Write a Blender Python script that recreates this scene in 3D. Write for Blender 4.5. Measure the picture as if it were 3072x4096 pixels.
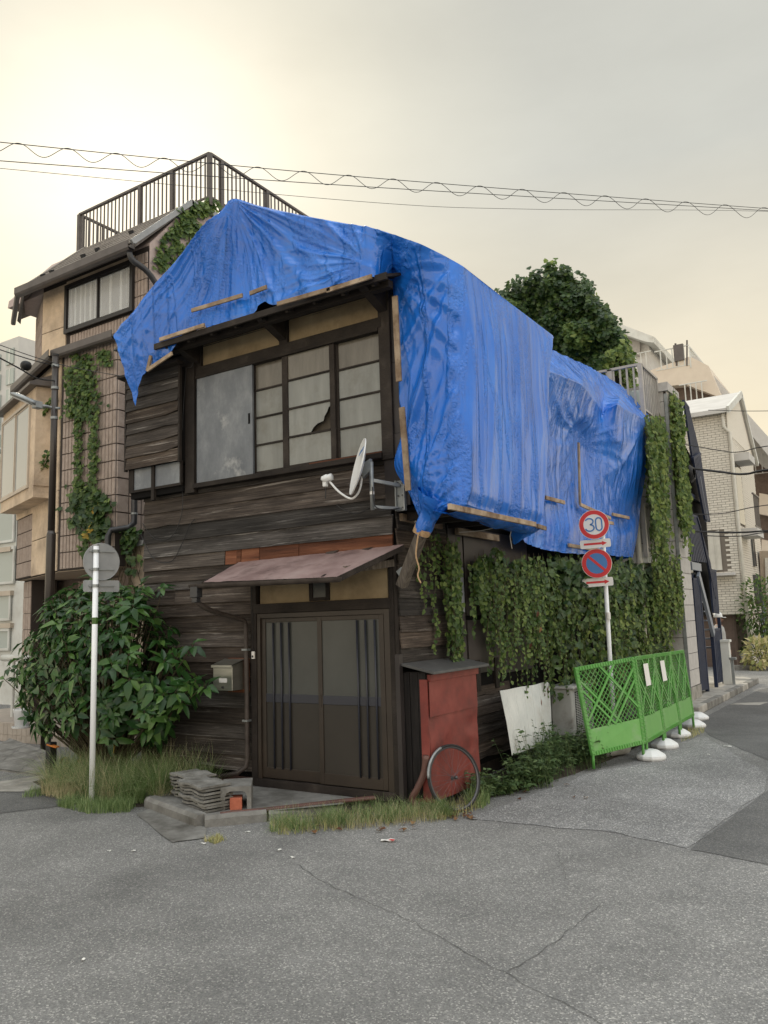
import bpy, bmesh, math, random
from mathutils import Vector, Matrix, noise as mnoise
R = math.radians
random.seed(7)
for _o in list(bpy.data.objects): bpy.data.objects.remove(_o)
SC = bpy.context.scene
COL = SC.collection

# ------------------------------------------------------------------ camera
CAM = Vector((4.085, -6.576, 1.78))
PIT, ROL, YAW = R(7.78), R(-1.825), R(-32.58)
FWD = Vector((math.sin(YAW)*math.cos(PIT), math.cos(YAW)*math.cos(PIT), math.sin(PIT)))
_rt = Vector((math.cos(YAW), -math.sin(YAW), 0)); _up = _rt.cross(FWD)
RT = math.cos(ROL)*_rt + math.sin(ROL)*_up
UP = -math.sin(ROL)*_rt + math.cos(ROL)*_up
cd = bpy.data.cameras.new('camera'); cam = bpy.data.objects.new('camera', cd); COL.objects.link(cam)
m = Matrix((RT, UP, -FWD)).transposed().to_4x4(); m.translation = CAM
cam.matrix_world = m
cd.sensor_fit = 'VERTICAL'; cd.sensor_height = 24.0; cd.lens = 18.543
cd.clip_start = 0.05; cd.clip_end = 2000
SC.camera = cam

# ------------------------------------------------------------------ sky, sun, exposure
SUN_AZ, SUN_EL = R(-50), R(30)
wd = bpy.data.worlds.new('World'); SC.world = wd; wd.use_nodes = True
nt = wd.node_tree; nt.nodes.clear()
def N(tree, typ, **kw):
    n = tree.nodes.new(typ)
    for k, v in kw.items():
        if k == 'inp':
            for kk, vv in v.items(): n.inputs[kk].default_value = vv
        else: setattr(n, k, v)
    return n
sky = N(nt, 'ShaderNodeTexSky', sky_type='NISHITA', sun_disc=False, sun_elevation=SUN_EL, sun_rotation=SUN_AZ,
        altitude=20, air_density=1.0, dust_density=6.0, ozone_density=1.0)
geo = N(nt, 'ShaderNodeTexCoord')
sunv = (math.sin(SUN_AZ)*math.cos(SUN_EL), math.cos(SUN_AZ)*math.cos(SUN_EL), math.sin(SUN_EL))
dot = N(nt, 'ShaderNodeVectorMath', operation='DOT_PRODUCT'); dot.inputs[1].default_value = sunv
nrm = N(nt, 'ShaderNodeVectorMath', operation='NORMALIZE')
nt.links.new(geo.outputs['Generated'], nrm.inputs[0]); nt.links.new(nrm.outputs[0], dot.inputs[0])
# the overcast veil: warm towards the hidden sun, extra bright behind camera as fill
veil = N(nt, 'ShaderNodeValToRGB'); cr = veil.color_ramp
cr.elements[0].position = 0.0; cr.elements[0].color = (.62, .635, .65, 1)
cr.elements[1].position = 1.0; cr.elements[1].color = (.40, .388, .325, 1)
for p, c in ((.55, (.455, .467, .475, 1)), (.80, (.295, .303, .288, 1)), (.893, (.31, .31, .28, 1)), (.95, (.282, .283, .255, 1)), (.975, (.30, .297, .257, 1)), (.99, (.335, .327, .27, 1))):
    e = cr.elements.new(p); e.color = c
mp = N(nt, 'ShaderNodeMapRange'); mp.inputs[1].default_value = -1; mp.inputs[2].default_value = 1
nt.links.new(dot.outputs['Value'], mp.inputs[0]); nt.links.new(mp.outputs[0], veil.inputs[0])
cl = N(nt, 'ShaderNodeTexNoise'); cl.inputs['Scale'].default_value = 2.2; cl.inputs['Detail'].default_value = 7; cl.inputs['Roughness'].default_value = .55
cmap = N(nt, 'ShaderNodeMapping'); cmap.inputs['Scale'].default_value = (1, 1, 2.6); cmap.inputs['Rotation'].default_value = (.3, .5, .2)
nt.links.new(nrm.outputs[0], cmap.inputs[0]); nt.links.new(cmap.outputs[0], cl.inputs[0])
clr = N(nt, 'ShaderNodeMapRange'); clr.inputs[1].default_value = .3; clr.inputs[2].default_value = .7; clr.inputs[3].default_value = .91; clr.inputs[4].default_value = 1.09
nt.links.new(cl.outputs['Fac'], clr.inputs[0])
vm = N(nt, 'ShaderNodeMix', data_type='RGBA', blend_type='MULTIPLY'); vm.inputs[0].default_value = 1; vm.clamp_result = False
nt.links.new(veil.outputs[0], vm.inputs[6])
# overcast zenith, boosted further out of view to light the ground and walls
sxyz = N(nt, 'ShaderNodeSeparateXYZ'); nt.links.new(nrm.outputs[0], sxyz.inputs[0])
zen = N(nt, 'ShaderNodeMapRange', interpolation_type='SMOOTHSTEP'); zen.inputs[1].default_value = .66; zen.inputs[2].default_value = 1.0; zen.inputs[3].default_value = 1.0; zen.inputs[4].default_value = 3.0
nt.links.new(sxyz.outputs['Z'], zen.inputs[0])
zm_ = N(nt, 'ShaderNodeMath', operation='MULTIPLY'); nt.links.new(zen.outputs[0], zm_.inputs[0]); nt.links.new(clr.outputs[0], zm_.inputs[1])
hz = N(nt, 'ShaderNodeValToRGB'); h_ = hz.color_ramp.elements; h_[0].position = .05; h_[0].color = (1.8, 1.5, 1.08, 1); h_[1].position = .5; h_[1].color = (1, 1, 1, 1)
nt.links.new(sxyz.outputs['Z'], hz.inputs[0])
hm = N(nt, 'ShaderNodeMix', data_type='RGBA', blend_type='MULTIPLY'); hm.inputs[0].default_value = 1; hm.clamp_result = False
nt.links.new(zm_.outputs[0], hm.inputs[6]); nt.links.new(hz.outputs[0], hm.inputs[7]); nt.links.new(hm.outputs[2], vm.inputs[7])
bg1 = N(nt, 'ShaderNodeBackground'); bg1.inputs[1].default_value = 0.05
bg2 = N(nt, 'ShaderNodeBackground'); bg2.inputs[1].default_value = 1.0
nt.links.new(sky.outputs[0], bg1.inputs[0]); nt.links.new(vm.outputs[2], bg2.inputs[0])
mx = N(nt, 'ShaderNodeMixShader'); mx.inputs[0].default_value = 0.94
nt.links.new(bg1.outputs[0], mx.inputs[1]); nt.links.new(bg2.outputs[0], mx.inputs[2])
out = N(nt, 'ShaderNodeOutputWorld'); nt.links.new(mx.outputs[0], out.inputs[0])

sl = bpy.data.lights.new('sun', 'SUN'); sl.energy = 1.4; sl.angle = R(14); sl.color = (1, .9, .72)
so = bpy.data.objects.new('sun', sl); COL.objects.link(so)
so.rotation_euler = Vector(sunv).to_track_quat('Z', 'Y').to_euler()
SC.view_settings.view_transform = 'Standard'; SC.view_settings.look = 'None'
SC.view_settings.exposure = 1.12; SC.view_settings.gamma = 1.0
SC.cycles.max_bounces = 6; SC.cycles.diffuse_bounces = 3; SC.cycles.glossy_bounces = 3
SC.cycles.transmission_bounces = 4; SC.cycles.transparent_max_bounces = 8

# ------------------------------------------------------------------ measuring helpers: a sight line meets a plane of the place
SCALE = 3072/1659.0
def ray(px, py):
    return FWD*3164.6 + RT*(px*SCALE-1536) - UP*(py*SCALE-2048)
def fx(px, py, x=0.0): d = ray(px, py); return CAM + d*((x-CAM.x)/d.x)
def fy(px, py, y=0.0): d = ray(px, py); return CAM + d*((y-CAM.y)/d.y)
def fz(px, py, z=0.0): d = ray(px, py); return CAM + d*((z-CAM.z)/d.z)
def ft(px, py, t): return CAM + ray(px, py)*(t/3164.6)

# ------------------------------------------------------------------ mesh helpers
V3 = Vector
class MB:
    def __init__(s): s.v = []; s.f = []
    def add(s, vs, fs):
        o = len(s.v); s.v += [Vector(a) for a in vs]; s.f += [tuple(i+o for i in f) for f in fs]; return s
    def box(s, a, b):
        x0, y0, z0 = a; x1, y1, z1 = b
        return s.add([(x0,y0,z0),(x1,y0,z0),(x1,y1,z0),(x0,y1,z0),(x0,y0,z1),(x1,y0,z1),(x1,y1,z1),(x0,y1,z1)],
                     [(0,3,2,1),(4,5,6,7),(0,1,5,4),(1,2,6,5),(2,3,7,6),(3,0,4,7)])
    def bar(s, p, q, w, h, up=(0,0,1)):
        p = Vector(p); q = Vector(q); d = (q-p).normalized(); up = Vector(up)
        a = d.cross(up)
        if a.length < 1e-4: a = d.cross(Vector((1,0,0)))
        a.normalize(); b = a.cross(d).normalized()
        c = [(-1,-1),(1,-1),(1,1),(-1,1)]
        vs = [P + a*(i*w/2) + b*(j*h/2) for P in (p, q) for i, j in c]
        return s.add(vs, [(3,2,1,0),(4,5,6,7),(0,1,5,4),(1,2,6,5),(2,3,7,6),(3,0,4,7)])
    def tube(s, pts, r, n=8, cap=True):
        pts = [Vector(p) for p in pts]; k = len(pts); rs = r if isinstance(r, (list, tuple)) else [r]*k
        o = len(s.v); a = None
        for i, p in enumerate(pts):
            d = (pts[min(i+1, k-1)] - pts[max(i-1, 0)]).normalized()
            if a is None:
                a = d.cross(Vector((0,0,1)))
                if a.length < 1e-3: a = d.cross(Vector((1,0,0)))
            a = (a - d*a.dot(d)).normalized(); b = d.cross(a)
            for j in range(n):
                t = 2*math.pi*j/n; s.v.append(p + (a*math.cos(t)+b*math.sin(t))*rs[i])
        for i in range(k-1):
            for j in range(n):
                s.f.append((o+i*n+j, o+i*n+(j+1)%n, o+(i+1)*n+(j+1)%n, o+(i+1)*n+j))
        if cap: s.f.append(tuple(o+j for j in reversed(range(n)))); s.f.append(tuple(o+(k-1)*n+j for j in range(n)))
        return s
    def lathe(s, prof, c=(0,0,0), n=24):
        o = len(s.v); c = Vector(c)
        for r, z in prof:
            for j in range(n):
                t = 2*math.pi*j/n; s.v.append(c + Vector((r*math.cos(t), r*math.sin(t), z)))
        for i in range(len(prof)-1):
            for j in range(n): s.f.append((o+i*n+j, o+i*n+(j+1)%n, o+(i+1)*n+(j+1)%n, o+(i+1)*n+j))
        s.f.append(tuple(o+j for j in reversed(range(n)))); s.f.append(tuple(o+(len(prof)-1)*n+j for j in range(n)))
        return s
    def prism(s, poly, vec):
        n = len(poly); vec = Vector(vec); poly = [Vector(p) for p in poly]
        return s.add(poly + [p+vec for p in poly], [tuple(range(n))[::-1], tuple(range(n, 2*n))] + [(i, (i+1)%n, n+(i+1)%n, n+i) for i in range(n)])
    def grid(s, rows):
        o = len(s.v); n = len(rows[0])
        for r in rows: s.v += [Vector(p) for p in r]
        for i in range(len(rows)-1):
            for j in range(n-1): s.f.append((o+i*n+j, o+i*n+j+1, o+(i+1)*n+j+1, o+(i+1)*n+j))
        return s
    def xf(s, M):
        s.v = [M @ v for v in s.v]; return s
    def build(s, name, mt, parent=None, smooth=False, bevel=0, kind=None, root=None):
        me = bpy.data.meshes.new(name)
        o = bpy.data.objects.new(name, me); COL.objects.link(o)
        off = Vector((0,0,0))
        if parent is not None:
            p = parent
            while p is not None: off = off + p.location; p = p.parent
        if parent is None and root is not None: off = Vector(root); o.location = off
        me.from_pydata([tuple(v-off) for v in s.v], [], s.f)
        bm = bmesh.new(); bm.from_mesh(me); bmesh.ops.recalc_face_normals(bm, faces=bm.faces); bm.to_mesh(me); bm.free()
        if parent is not None: o.parent = parent
        if mt is not None: me.materials.append(mt)
        if smooth:
            for p in me.polygons: p.use_smooth = True
        if bevel:
            b = o.modifiers.new('bevel', 'BEVEL'); b.width = bevel; b.segments = 2; b.limit_method = 'ANGLE'
        if kind: o['kind'] = kind
        return o
def tag(o, label, cat, group=None, kind=None):
    o['label'] = label
    if cat: o['category'] = cat
    if group: o['group'] = group
    if kind: o['kind'] = kind
    return o
def thing(name, loc, label, cat, group=None):
    o = bpy.data.objects.new(name, None); COL.objects.link(o); o.location = loc; o.empty_display_size = .1
    return tag(o, label, cat, group)
def struct(o): o['kind'] = 'structure'; return o
def dup(o, parent=None):
    c = o.copy(); COL.objects.link(c); c.parent = parent
    for ch in list(o.children): dup(ch, c)
    return c
def nz(*a): return mnoise.noise(Vector(a))
def smoothstep(a, b, x): t = max(0, min(1, (x-a)/(b-a))); return t*t*(3-2*t)
def cat(pts, n):
    """Catmull-Rom resample of a point list into n points"""
    pts = [Vector(p) for p in pts]; k = len(pts)-1; out = []
    for i in range(n):
        u = i/(n-1)*k; j = min(int(u), k-1); t = u-j
        p0 = pts[max(j-1,0)]; p1 = pts[j]; p2 = pts[j+1]; p3 = pts[min(j+2,k)]
        out.append(0.5*((2*p1)+(p2-p0)*t+(2*p0-5*p1+4*p2-p3)*t*t+(3*p1-p0-3*p2+p3)*t**3))
    return out
def lin(pts, n):
    pts = [Vector(p) for p in pts]; k = len(pts)-1; out = []
    for i in range(n):
        u = i/(n-1)*k; j = min(int(u), k-1); out.append(pts[j].lerp(pts[j+1], u-j))
    return out

# ------------------------------------------------------------------ materials
def mat(name, cols, rough=.7, scale=5, stretch=(1,1,1), detail=6, nrough=.6, bump=0, bscale=None, bstretch=None, bdetail=4, spec=.4, metal=0,
        rnd=0, dirt=None, dscale=1.2, dlo=.45, dhi=.7, rvar=0, sub=0, trans=0, alpha=1, emis=None, estr=0, btype='FBM'):
    """cols: list of (pos, rgb). dirt: colour blended by a large noise. rnd: per-object brightness variation."""
    mt = bpy.data.materials.new(name); mt.use_nodes = True; t = mt.node_tree; L = t.links.new
    b = t.nodes['Principled BSDF']
    tc = N(t, 'ShaderNodeTexCoord'); mpn = N(t, 'ShaderNodeMapping'); mpn.inputs['Scale'].default_value = stretch
    L(tc.outputs['Object'], mpn.inputs[0])
    vec = mpn.outputs[0]
    oi = N(t, 'ShaderNodeObjectInfo')
    if rnd:
        ad = N(t, 'ShaderNodeVectorMath', operation='ADD'); sc = N(t, 'ShaderNodeVectorMath', operation='SCALE'); sc.inputs[3].default_value = 37
        cb = N(t, 'ShaderNodeCombineXYZ'); L(oi.outputs['Random'], cb.inputs[0]); L(oi.outputs['Random'], cb.inputs[1]); L(oi.outputs['Random'], cb.inputs[2])
        L(cb.outputs[0], sc.inputs[0]); L(vec, ad.inputs[0]); L(sc.outputs[0], ad.inputs[1]); vec = ad.outputs[0]
    if isinstance(cols, tuple): cols = [(0, cols)]
    if len(cols) == 1:
        col = N(t, 'ShaderNodeRGB'); col.outputs[0].default_value = (*cols[0][1], 1); colo = col.outputs[0]
        nzf = None
    else:
        nn = N(t, 'ShaderNodeTexNoise'); nn.inputs['Scale'].default_value = scale; nn.inputs['Detail'].default_value = detail; nn.inputs['Roughness'].default_value = nrough
        L(vec, nn.inputs['Vector']); nzf = nn.outputs['Fac']
        rp = N(t, 'ShaderNodeValToRGB'); e = rp.color_ramp.elements
        e[0].position = cols[0][0]; e[0].color = (*cols[0][1], 1); e[1].position = cols[-1][0]; e[1].color = (*cols[-1][1], 1)
        for p, c in cols[1:-1]: q = e.new(p); q.color = (*c, 1)
        L(nzf, rp.inputs[0]); colo = rp.outputs[0]
    if dirt is not None:
        dn = N(t, 'ShaderNodeTexNoise'); dn.inputs['Scale'].default_value = dscale; dn.inputs['Detail'].default_value = 5; dn.inputs['Roughness'].default_value = .65
        L(tc.outputs['Object'], dn.inputs['Vector'])
        dm = N(t, 'ShaderNodeMapRange'); dm.inputs[1].default_value = dlo; dm.inputs[2].default_value = dhi; L(dn.outputs['Fac'], dm.inputs[0])
        mi = N(t, 'ShaderNodeMix', data_type='RGBA'); mi.inputs[7].default_value = (*dirt, 1)
        L(dm.outputs[0], mi.inputs[0]); L(colo, mi.inputs[6]); colo = mi.outputs[2]
    if rnd:
        hv = N(t, 'ShaderNodeHueSaturation'); mr = N(t, 'ShaderNodeMapRange'); mr.inputs[3].default_value = 1-rnd; mr.inputs[4].default_value = 1+rnd
        L(oi.outputs['Random'], mr.inputs[0]); L(mr.outputs[0], hv.inputs['Value']); L(colo, hv.inputs['Color']); colo = hv.outputs[0]
    L(colo, b.inputs['Base Color'])
    b.inputs['Roughness'].default_value = rough; b.inputs['Specular IOR Level'].default_value = spec; b.inputs['Metallic'].default_value = metal
    if rvar and nzf is not None:
        rm = N(t, 'ShaderNodeMapRange'); rm.inputs[3].default_value = max(0, rough-rvar); rm.inputs[4].default_value = min(1, rough+rvar); L(nzf, rm.inputs[0]); L(rm.outputs[0], b.inputs['Roughness'])
    if bump:
        bn = N(t, 'ShaderNodeTexNoise'); bn.inputs['Scale'].default_value = bscale or scale*4; bn.inputs['Detail'].default_value = bdetail
        if btype != 'FBM': bn.noise_type = btype
        if bstretch:
            m2 = N(t, 'ShaderNodeMapping'); m2.inputs['Scale'].default_value = bstretch; L(tc.outputs['Object'], m2.inputs[0]); L(m2.outputs[0], bn.inputs['Vector'])
        else: L(vec, bn.inputs['Vector'])
        bp = N(t, 'ShaderNodeBump'); bp.inputs['Strength'].default_value = min(1, bump); bp.inputs['Distance'].default_value = .01*max(1, bump)
        L(bn.outputs['Fac'], bp.inputs['Height']); L(bp.outputs[0], b.inputs['Normal'])
    if trans: b.inputs['Transmission Weight'].default_value = trans
    if sub: 
        b.inputs['Subsurface Weight'].default_value = sub
    if alpha < 1: b.inputs['Alpha'].default_value = alpha
    if emis: b.inputs['Emission Color'].default_value = (*emis, 1); b.inputs['Emission Strength'].default_value = estr
    return mt
def leafmat(name, c0, c1, c2, rough=.45, tl=.25):
    """leaf: colour by a per-island random value, a little light through the blade"""
    mt = bpy.data.materials.new(name); mt.use_nodes = True; t = mt.node_tree; L = t.links.new
    b = t.nodes['Principled BSDF']; g = N(t, 'ShaderNodeNewGeometry'); oi = N(t, 'ShaderNodeObjectInfo')
    ad = N(t, 'ShaderNodeMath', operation='ADD'); L(g.outputs['Random Per Island'], ad.inputs[0]); L(oi.outputs['Random'], ad.inputs[1])
    fr = N(t, 'ShaderNodeMath', operation='FRACT'); L(ad.outputs[0], fr.inputs[0])
    rp = N(t, 'ShaderNodeValToRGB'); e = rp.color_ramp.elements
    e[0].color = (*c0, 1); e[1].color = (*c2, 1); e[1].position = 1; q = e.new(.55); q.color = (*c1, 1)
    L(fr.outputs[0], rp.inputs[0]); L(rp.outputs[0], b.inputs['Base Color']); b.inputs['Roughness'].default_value = rough
    b.inputs['Specular IOR Level'].default_value = .4
    tr = N(t, 'ShaderNodeBsdfTranslucent'); L(rp.outputs[0], tr.inputs[0]); mxs = N(t, 'ShaderNodeMixShader'); mxs.inputs[0].default_value = tl
    o = t.nodes['Material Output']; L(b.outputs[0], mxs.inputs[1]); L(tr.outputs[0], mxs.inputs[2]); L(mxs.outputs[0], o.inputs[0])
    return mt
M = {}
def woodmat(name, ax):
    """weathered boards: long soft patches, fine grain and pale worn streaks along the board"""
    mt = bpy.data.materials.new(name); mt.use_nodes = True; t = mt.node_tree; L = t.links.new; b = t.nodes['Principled BSDF']
    tc = N(t, 'ShaderNodeTexCoord'); oi = N(t, 'ShaderNodeObjectInfo')
    cb = N(t, 'ShaderNodeCombineXYZ')
    for k in range(3): L(oi.outputs['Random'], cb.inputs[k])
    sc = N(t, 'ShaderNodeVectorMath', operation='SCALE'); sc.inputs[3].default_value = 41; L(cb.outputs[0], sc.inputs[0])
    ad = N(t, 'ShaderNodeVectorMath', operation='ADD'); L(tc.outputs['Object'], ad.inputs[0]); L(sc.outputs[0], ad.inputs[1])
    def nse(st, scale, det, rough=.6, dist=0):
        m_ = N(t, 'ShaderNodeMapping'); m_.inputs['Scale'].default_value = st if ax == 'x' else (st[1], st[0], st[2]); L(ad.outputs[0], m_.inputs[0])
        n_ = N(t, 'ShaderNodeTexNoise'); n_.inputs['Scale'].default_value = scale; n_.inputs['Detail'].default_value = det; n_.inputs['Roughness'].default_value = rough; n_.inputs['Distortion'].default_value = dist; L(m_.outputs[0], n_.inputs['Vector']); return n_.outputs['Fac']
    patch_ = nse((.6,1,3), 2.2, 6, .6); grain = nse((.55,1,30), 2.6, 9, .74, .12); wear = nse((.35,1,10), 2.6, 8, .75, .3)
    def ramp(f, els):
        r_ = N(t, 'ShaderNodeValToRGB'); e = r_.color_ramp.elements; e[0].position = els[0][0]; e[0].color = (*els[0][1],1); e[1].position = els[-1][0]; e[1].color = (*els[-1][1],1)
        for p, c in els[1:-1]: q = e.new(p); q.color = (*c,1)
        L(f, r_.inputs[0]); return r_.outputs[0]
    base = ramp(grain, [(.28,(.011,.009,.0078)),(.46,(.027,.0215,.018)),(.60,(.050,.041,.034)),(.78,(.12,.104,.09))])
    tint = ramp(patch_, [(.34,(.55,.50,.47)),(.5,(.95,.92,.9)),(.68,(1.55,1.5,1.45))])
    mi = N(t, 'ShaderNodeMix', data_type='RGBA', blend_type='MULTIPLY'); mi.inputs[0].default_value = 1; mi.clamp_result = False; L(base, mi.inputs[6]); L(tint, mi.inputs[7])
    wr = N(t, 'ShaderNodeMapRange'); wr.inputs[1].default_value = .57; wr.inputs[2].default_value = .74; L(wear, wr.inputs[0])
    m2 = N(t, 'ShaderNodeMix', data_type='RGBA'); m2.inputs[7].default_value = (.21,.19,.168,1); L(wr.outputs[0], m2.inputs[0]); L(mi.outputs[2], m2.inputs[6])
    hv = N(t, 'ShaderNodeHueSaturation'); mr = N(t, 'ShaderNodeMapRange'); mr.inputs[3].default_value = .75; mr.inputs[4].default_value = 2.2; L(oi.outputs['Random'], mr.inputs[0]); L(mr.outputs[0], hv.inputs['Value']); wn = N(t, 'ShaderNodeTexWhiteNoise', noise_dimensions='1D'); L(oi.outputs['Random'], wn.inputs['W']); ms_ = N(t, 'ShaderNodeMapRange'); ms_.inputs[3].default_value = .35; ms_.inputs[4].default_value = 1.15; L(wn.outputs['Value'], ms_.inputs[0]); L(ms_.outputs[0], hv.inputs['Saturation']); L(m2.outputs[2], hv.inputs['Color'])
    L(hv.outputs[0], b.inputs['Base Color']); b.inputs['Roughness'].default_value = .8; b.inputs['Specular IOR Level'].default_value = .25
    bp = N(t, 'ShaderNodeBump'); bp.inputs['Strength'].default_value = .6; bp.inputs['Distance'].default_value = .01; L(grain, bp.inputs['Height']); L(bp.outputs[0], b.inputs['Normal'])
    return mt
M['siding'] = woodmat('siding', 'x'); M['siding_y'] = woodmat('siding_y', 'y')
M['siding_red'] = mat('siding_red', [(.3, (.05,.02,.012)), (.55, (.14,.055,.03)), (.8, (.24,.11,.06))], rough=.8, scale=2, stretch=(.6,3,8), detail=8, bump=.7, bscale=3, bstretch=(1,6,24), rnd=.35, spec=.2)
M['darkwood'] = mat('darkwood', [(.3, (.012,.009,.008)), (.6, (.03,.024,.02)), (.85, (.07,.058,.05))], rough=.75, scale=3, stretch=(1,3,1), detail=8, bump=.5, bscale=8, bstretch=(2,10,10), rnd=.2, spec=.25)
M['batten'] = mat('batten', [(.3, (.20,.14,.095)), (.55, (.36,.28,.2)), (.8, (.48,.40,.31))], rough=.8, scale=4, stretch=(1,1,1), detail=7, bump=.4, bscale=30, rnd=.3, dirt=(.14,.09,.055), dscale=5, spec=.2)
M['post'] = mat('post', [(.3, (.05,.042,.036)), (.6, (.14,.12,.1)), (.85, (.25,.22,.19))], rough=.85, scale=4, stretch=(9,9,1), detail=8, bump=.7, bscale=6, bstretch=(18,18,1), spec=.2)
M['plaster'] = mat('plaster', [(.3, (.25,.19,.115)), (.7, (.34,.27,.17))], rough=.9, scale=4, bump=.2, bscale=90, dirt=(.13,.095,.06), dscale=1.5, dlo=.5, dhi=.8, spec=.1)
M['metal_sheet'] = mat('metal_sheet', [(.35, (.028,.023,.022)), (.7, (.048,.04,.038))], rough=.55, scale=2, bump=.15, bscale=5, spec=.4, rnd=.15)
M['zinc'] = mat('zinc', [(.28, (.10,.112,.13)), (.5, (.155,.17,.19)), (.72, (.26,.275,.29))], rough=.5, scale=3.2, stretch=(1,1,.55), detail=9, nrough=.7, bump=.2, bscale=30, spec=.4, metal=.25, rvar=.12,
                dirt=(.34,.35,.355), dscale=2.6, dlo=.58, dhi=.72)
M['frost'] = mat('frost', [(.3, (.155,.162,.152)), (.7, (.235,.243,.228))], rough=.3, scale=2.2, stretch=(3,1,.5), detail=5, spec=.5, bump=.15, bscale=14, dirt=(.12,.115,.095), dscale=3, dlo=.5, dhi=.8, rnd=.1)
M['doorglass'] = mat('doorglass', [(.3, (.035,.038,.036)), (.7, (.06,.064,.06))], rough=.32, scale=1.5, spec=.5, bump=.1, bscale=160)
M['behindglass'] = mat('behindglass', [(.3, (.05,.042,.032)), (.7, (.10,.085,.065))], rough=.9, scale=3, stretch=(5,5,.5))
M['dark'] = mat('dark', (.008,.0075,.0075), rough=.9, spec=.1)
M['dooral'] = mat('dooral', [(.35, (.026,.019,.014)), (.7, (.040,.029,.021))], rough=.45, scale=3, spec=.45, bump=.05)
M['doorpanel'] = mat('doorpanel', [(.35, (.024,.021,.017)), (.7, (.034,.029,.024))], rough=.5, scale=1.5, spec=.4)
M['doorrail'] = mat('doorrail', [(.35, (.02,.022,.032)), (.7, (.028,.031,.045))], rough=.4, scale=2, spec=.5)
M['awning'] = mat('awning', [(.3, (.17,.11,.105)), (.55, (.30,.215,.205)), (.8, (.38,.30,.285))], rough=.5, scale=2.6, detail=8, spec=.4, bump=.12, bscale=9, dirt=(.09,.06,.055), dscale=2.4, dlo=.55, dhi=.75)
M['copper'] = mat('copper', [(.35, (.035,.026,.022)), (.7, (.075,.06,.052))], rough=.55, scale=6, spec=.4)
def tarpmat():
    mt = mat('tarp', [(.3, (.009,.13,.56)), (.5, (.014,.165,.68)), (.75, (.03,.22,.78))], rough=.2, scale=1.1, detail=4, spec=.7)
    t = mt.node_tree; L = t.links.new; b = t.nodes['Principled BSDF']; tc = N(t, 'ShaderNodeTexCoord')
    b.inputs['Coat Weight'].default_value = .0; b.inputs['Coat Roughness'].default_value = .16; b.inputs['Coat IOR'].default_value = 1.5
    # crinkles of stiff plastic sheet: many small straight creases, a few long ones, and the woven tape grid
    def crk(sc_, st, det, dist, off):
        m_ = N(t, 'ShaderNodeMapping'); m_.inputs['Scale'].default_value = st; m_.inputs['Location'].default_value = off; L(tc.outputs['Object'], m_.inputs[0])
        n_ = N(t, 'ShaderNodeTexNoise'); n_.inputs['Scale'].default_value = sc_; n_.inputs['Detail'].default_value = det; n_.inputs['Distortion'].default_value = dist; L(m_.outputs[0], n_.inputs['Vector'])
        s1 = N(t, 'ShaderNodeMath', operation='SUBTRACT'); s1.inputs[1].default_value = .5; L(n_.outputs['Fac'], s1.inputs[0])
        s2 = N(t, 'ShaderNodeMath', operation='ABSOLUTE'); L(s1.outputs[0], s2.inputs[0])
        s3 = N(t, 'ShaderNodeMapRange'); s3.inputs[1].default_value = 0; s3.inputs[2].default_value = .09; s3.inputs[3].default_value = 1; s3.inputs[4].default_value = 0; s3.interpolation_type = 'SMOOTHSTEP'; L(s2.outputs[0], s3.inputs[0])
        return s3.outputs[0]
    nrm3 = None
    for h_, st_, dd_ in ((crk(1.5, (1.3,1.3,.14), 1, .2, (0,0,0)), .6, .016), (crk(4, (1.2,1.2,.3), 2, .3, (3,1,2)), .25, .008), (crk(9, (1,1,.6), 3, .4, (7,5,1)), .12, .005)):
        bq = N(t, 'ShaderNodeBump'); bq.inputs['Strength'].default_value = st_; bq.inputs['Distance'].default_value = dd_; L(h_, bq.inputs['Height'])
        if nrm3 is not None: L(nrm3, bq.inputs['Normal'])
        nrm3 = bq.outputs[0]
    n2 = N(t, 'ShaderNodeTexNoise'); n2.inputs['Scale'].default_value = 34; n2.inputs['Detail'].default_value = 4; L(tc.outputs['Object'], n2.inputs['Vector'])
    # the crinkling is strongest along the folds, which is where the sheet glitters
    k1 = crk(1.5, (1.3,1.3,.14), 1, .2, (0,0,0)); k2 = crk(3.1, (1.2,1.2,.16), 2, .3, (9,4,2))
    mxm = N(t, 'ShaderNodeMath', operation='MAXIMUM'); L(k1, mxm.inputs[0]); L(k2, mxm.inputs[1])
    mr2 = N(t, 'ShaderNodeMapRange'); mr2.inputs[1].default_value = .35; mr2.inputs[3].default_value = .2; mr2.inputs[4].default_value = 3.2; L(mxm.outputs[0], mr2.inputs[0])
    hm2 = N(t, 'ShaderNodeMath', operation='MULTIPLY'); L(n2.outputs['Fac'], hm2.inputs[0]); L(mr2.outputs[0], hm2.inputs[1])
    b2 = N(t, 'ShaderNodeBump'); b2.inputs['Strength'].default_value = .8; b2.inputs['Distance'].default_value = .008; L(hm2.outputs[0], b2.inputs['Height']); L(nrm3, b2.inputs['Normal'])
    L(b2.outputs[0], b.inputs['Normal']); L(b2.outputs[0], b.inputs['Coat Normal'])
    tr = N(t, 'ShaderNodeBsdfTranslucent'); tr.inputs[0].default_value = (.02,.2,.75,1); mxs = N(t, 'ShaderNodeMixShader'); mxs.inputs[0].default_value = .12
    o = t.nodes['Material Output']; L(b.outputs[0], mxs.inputs[1]); L(tr.outputs[0], mxs.inputs[2]); L(mxs.outputs[0], o.inputs[0])
    return mt
M['tarp'] = tarpmat()
M['rope'] = mat('rope', [(.3, (.32,.2,.11)), (.7, (.5,.36,.22))], rough=.9, scale=60, spec=.1)
M['string'] = mat('string', (.5,.47,.42), rough=.9, spec=.1)
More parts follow.
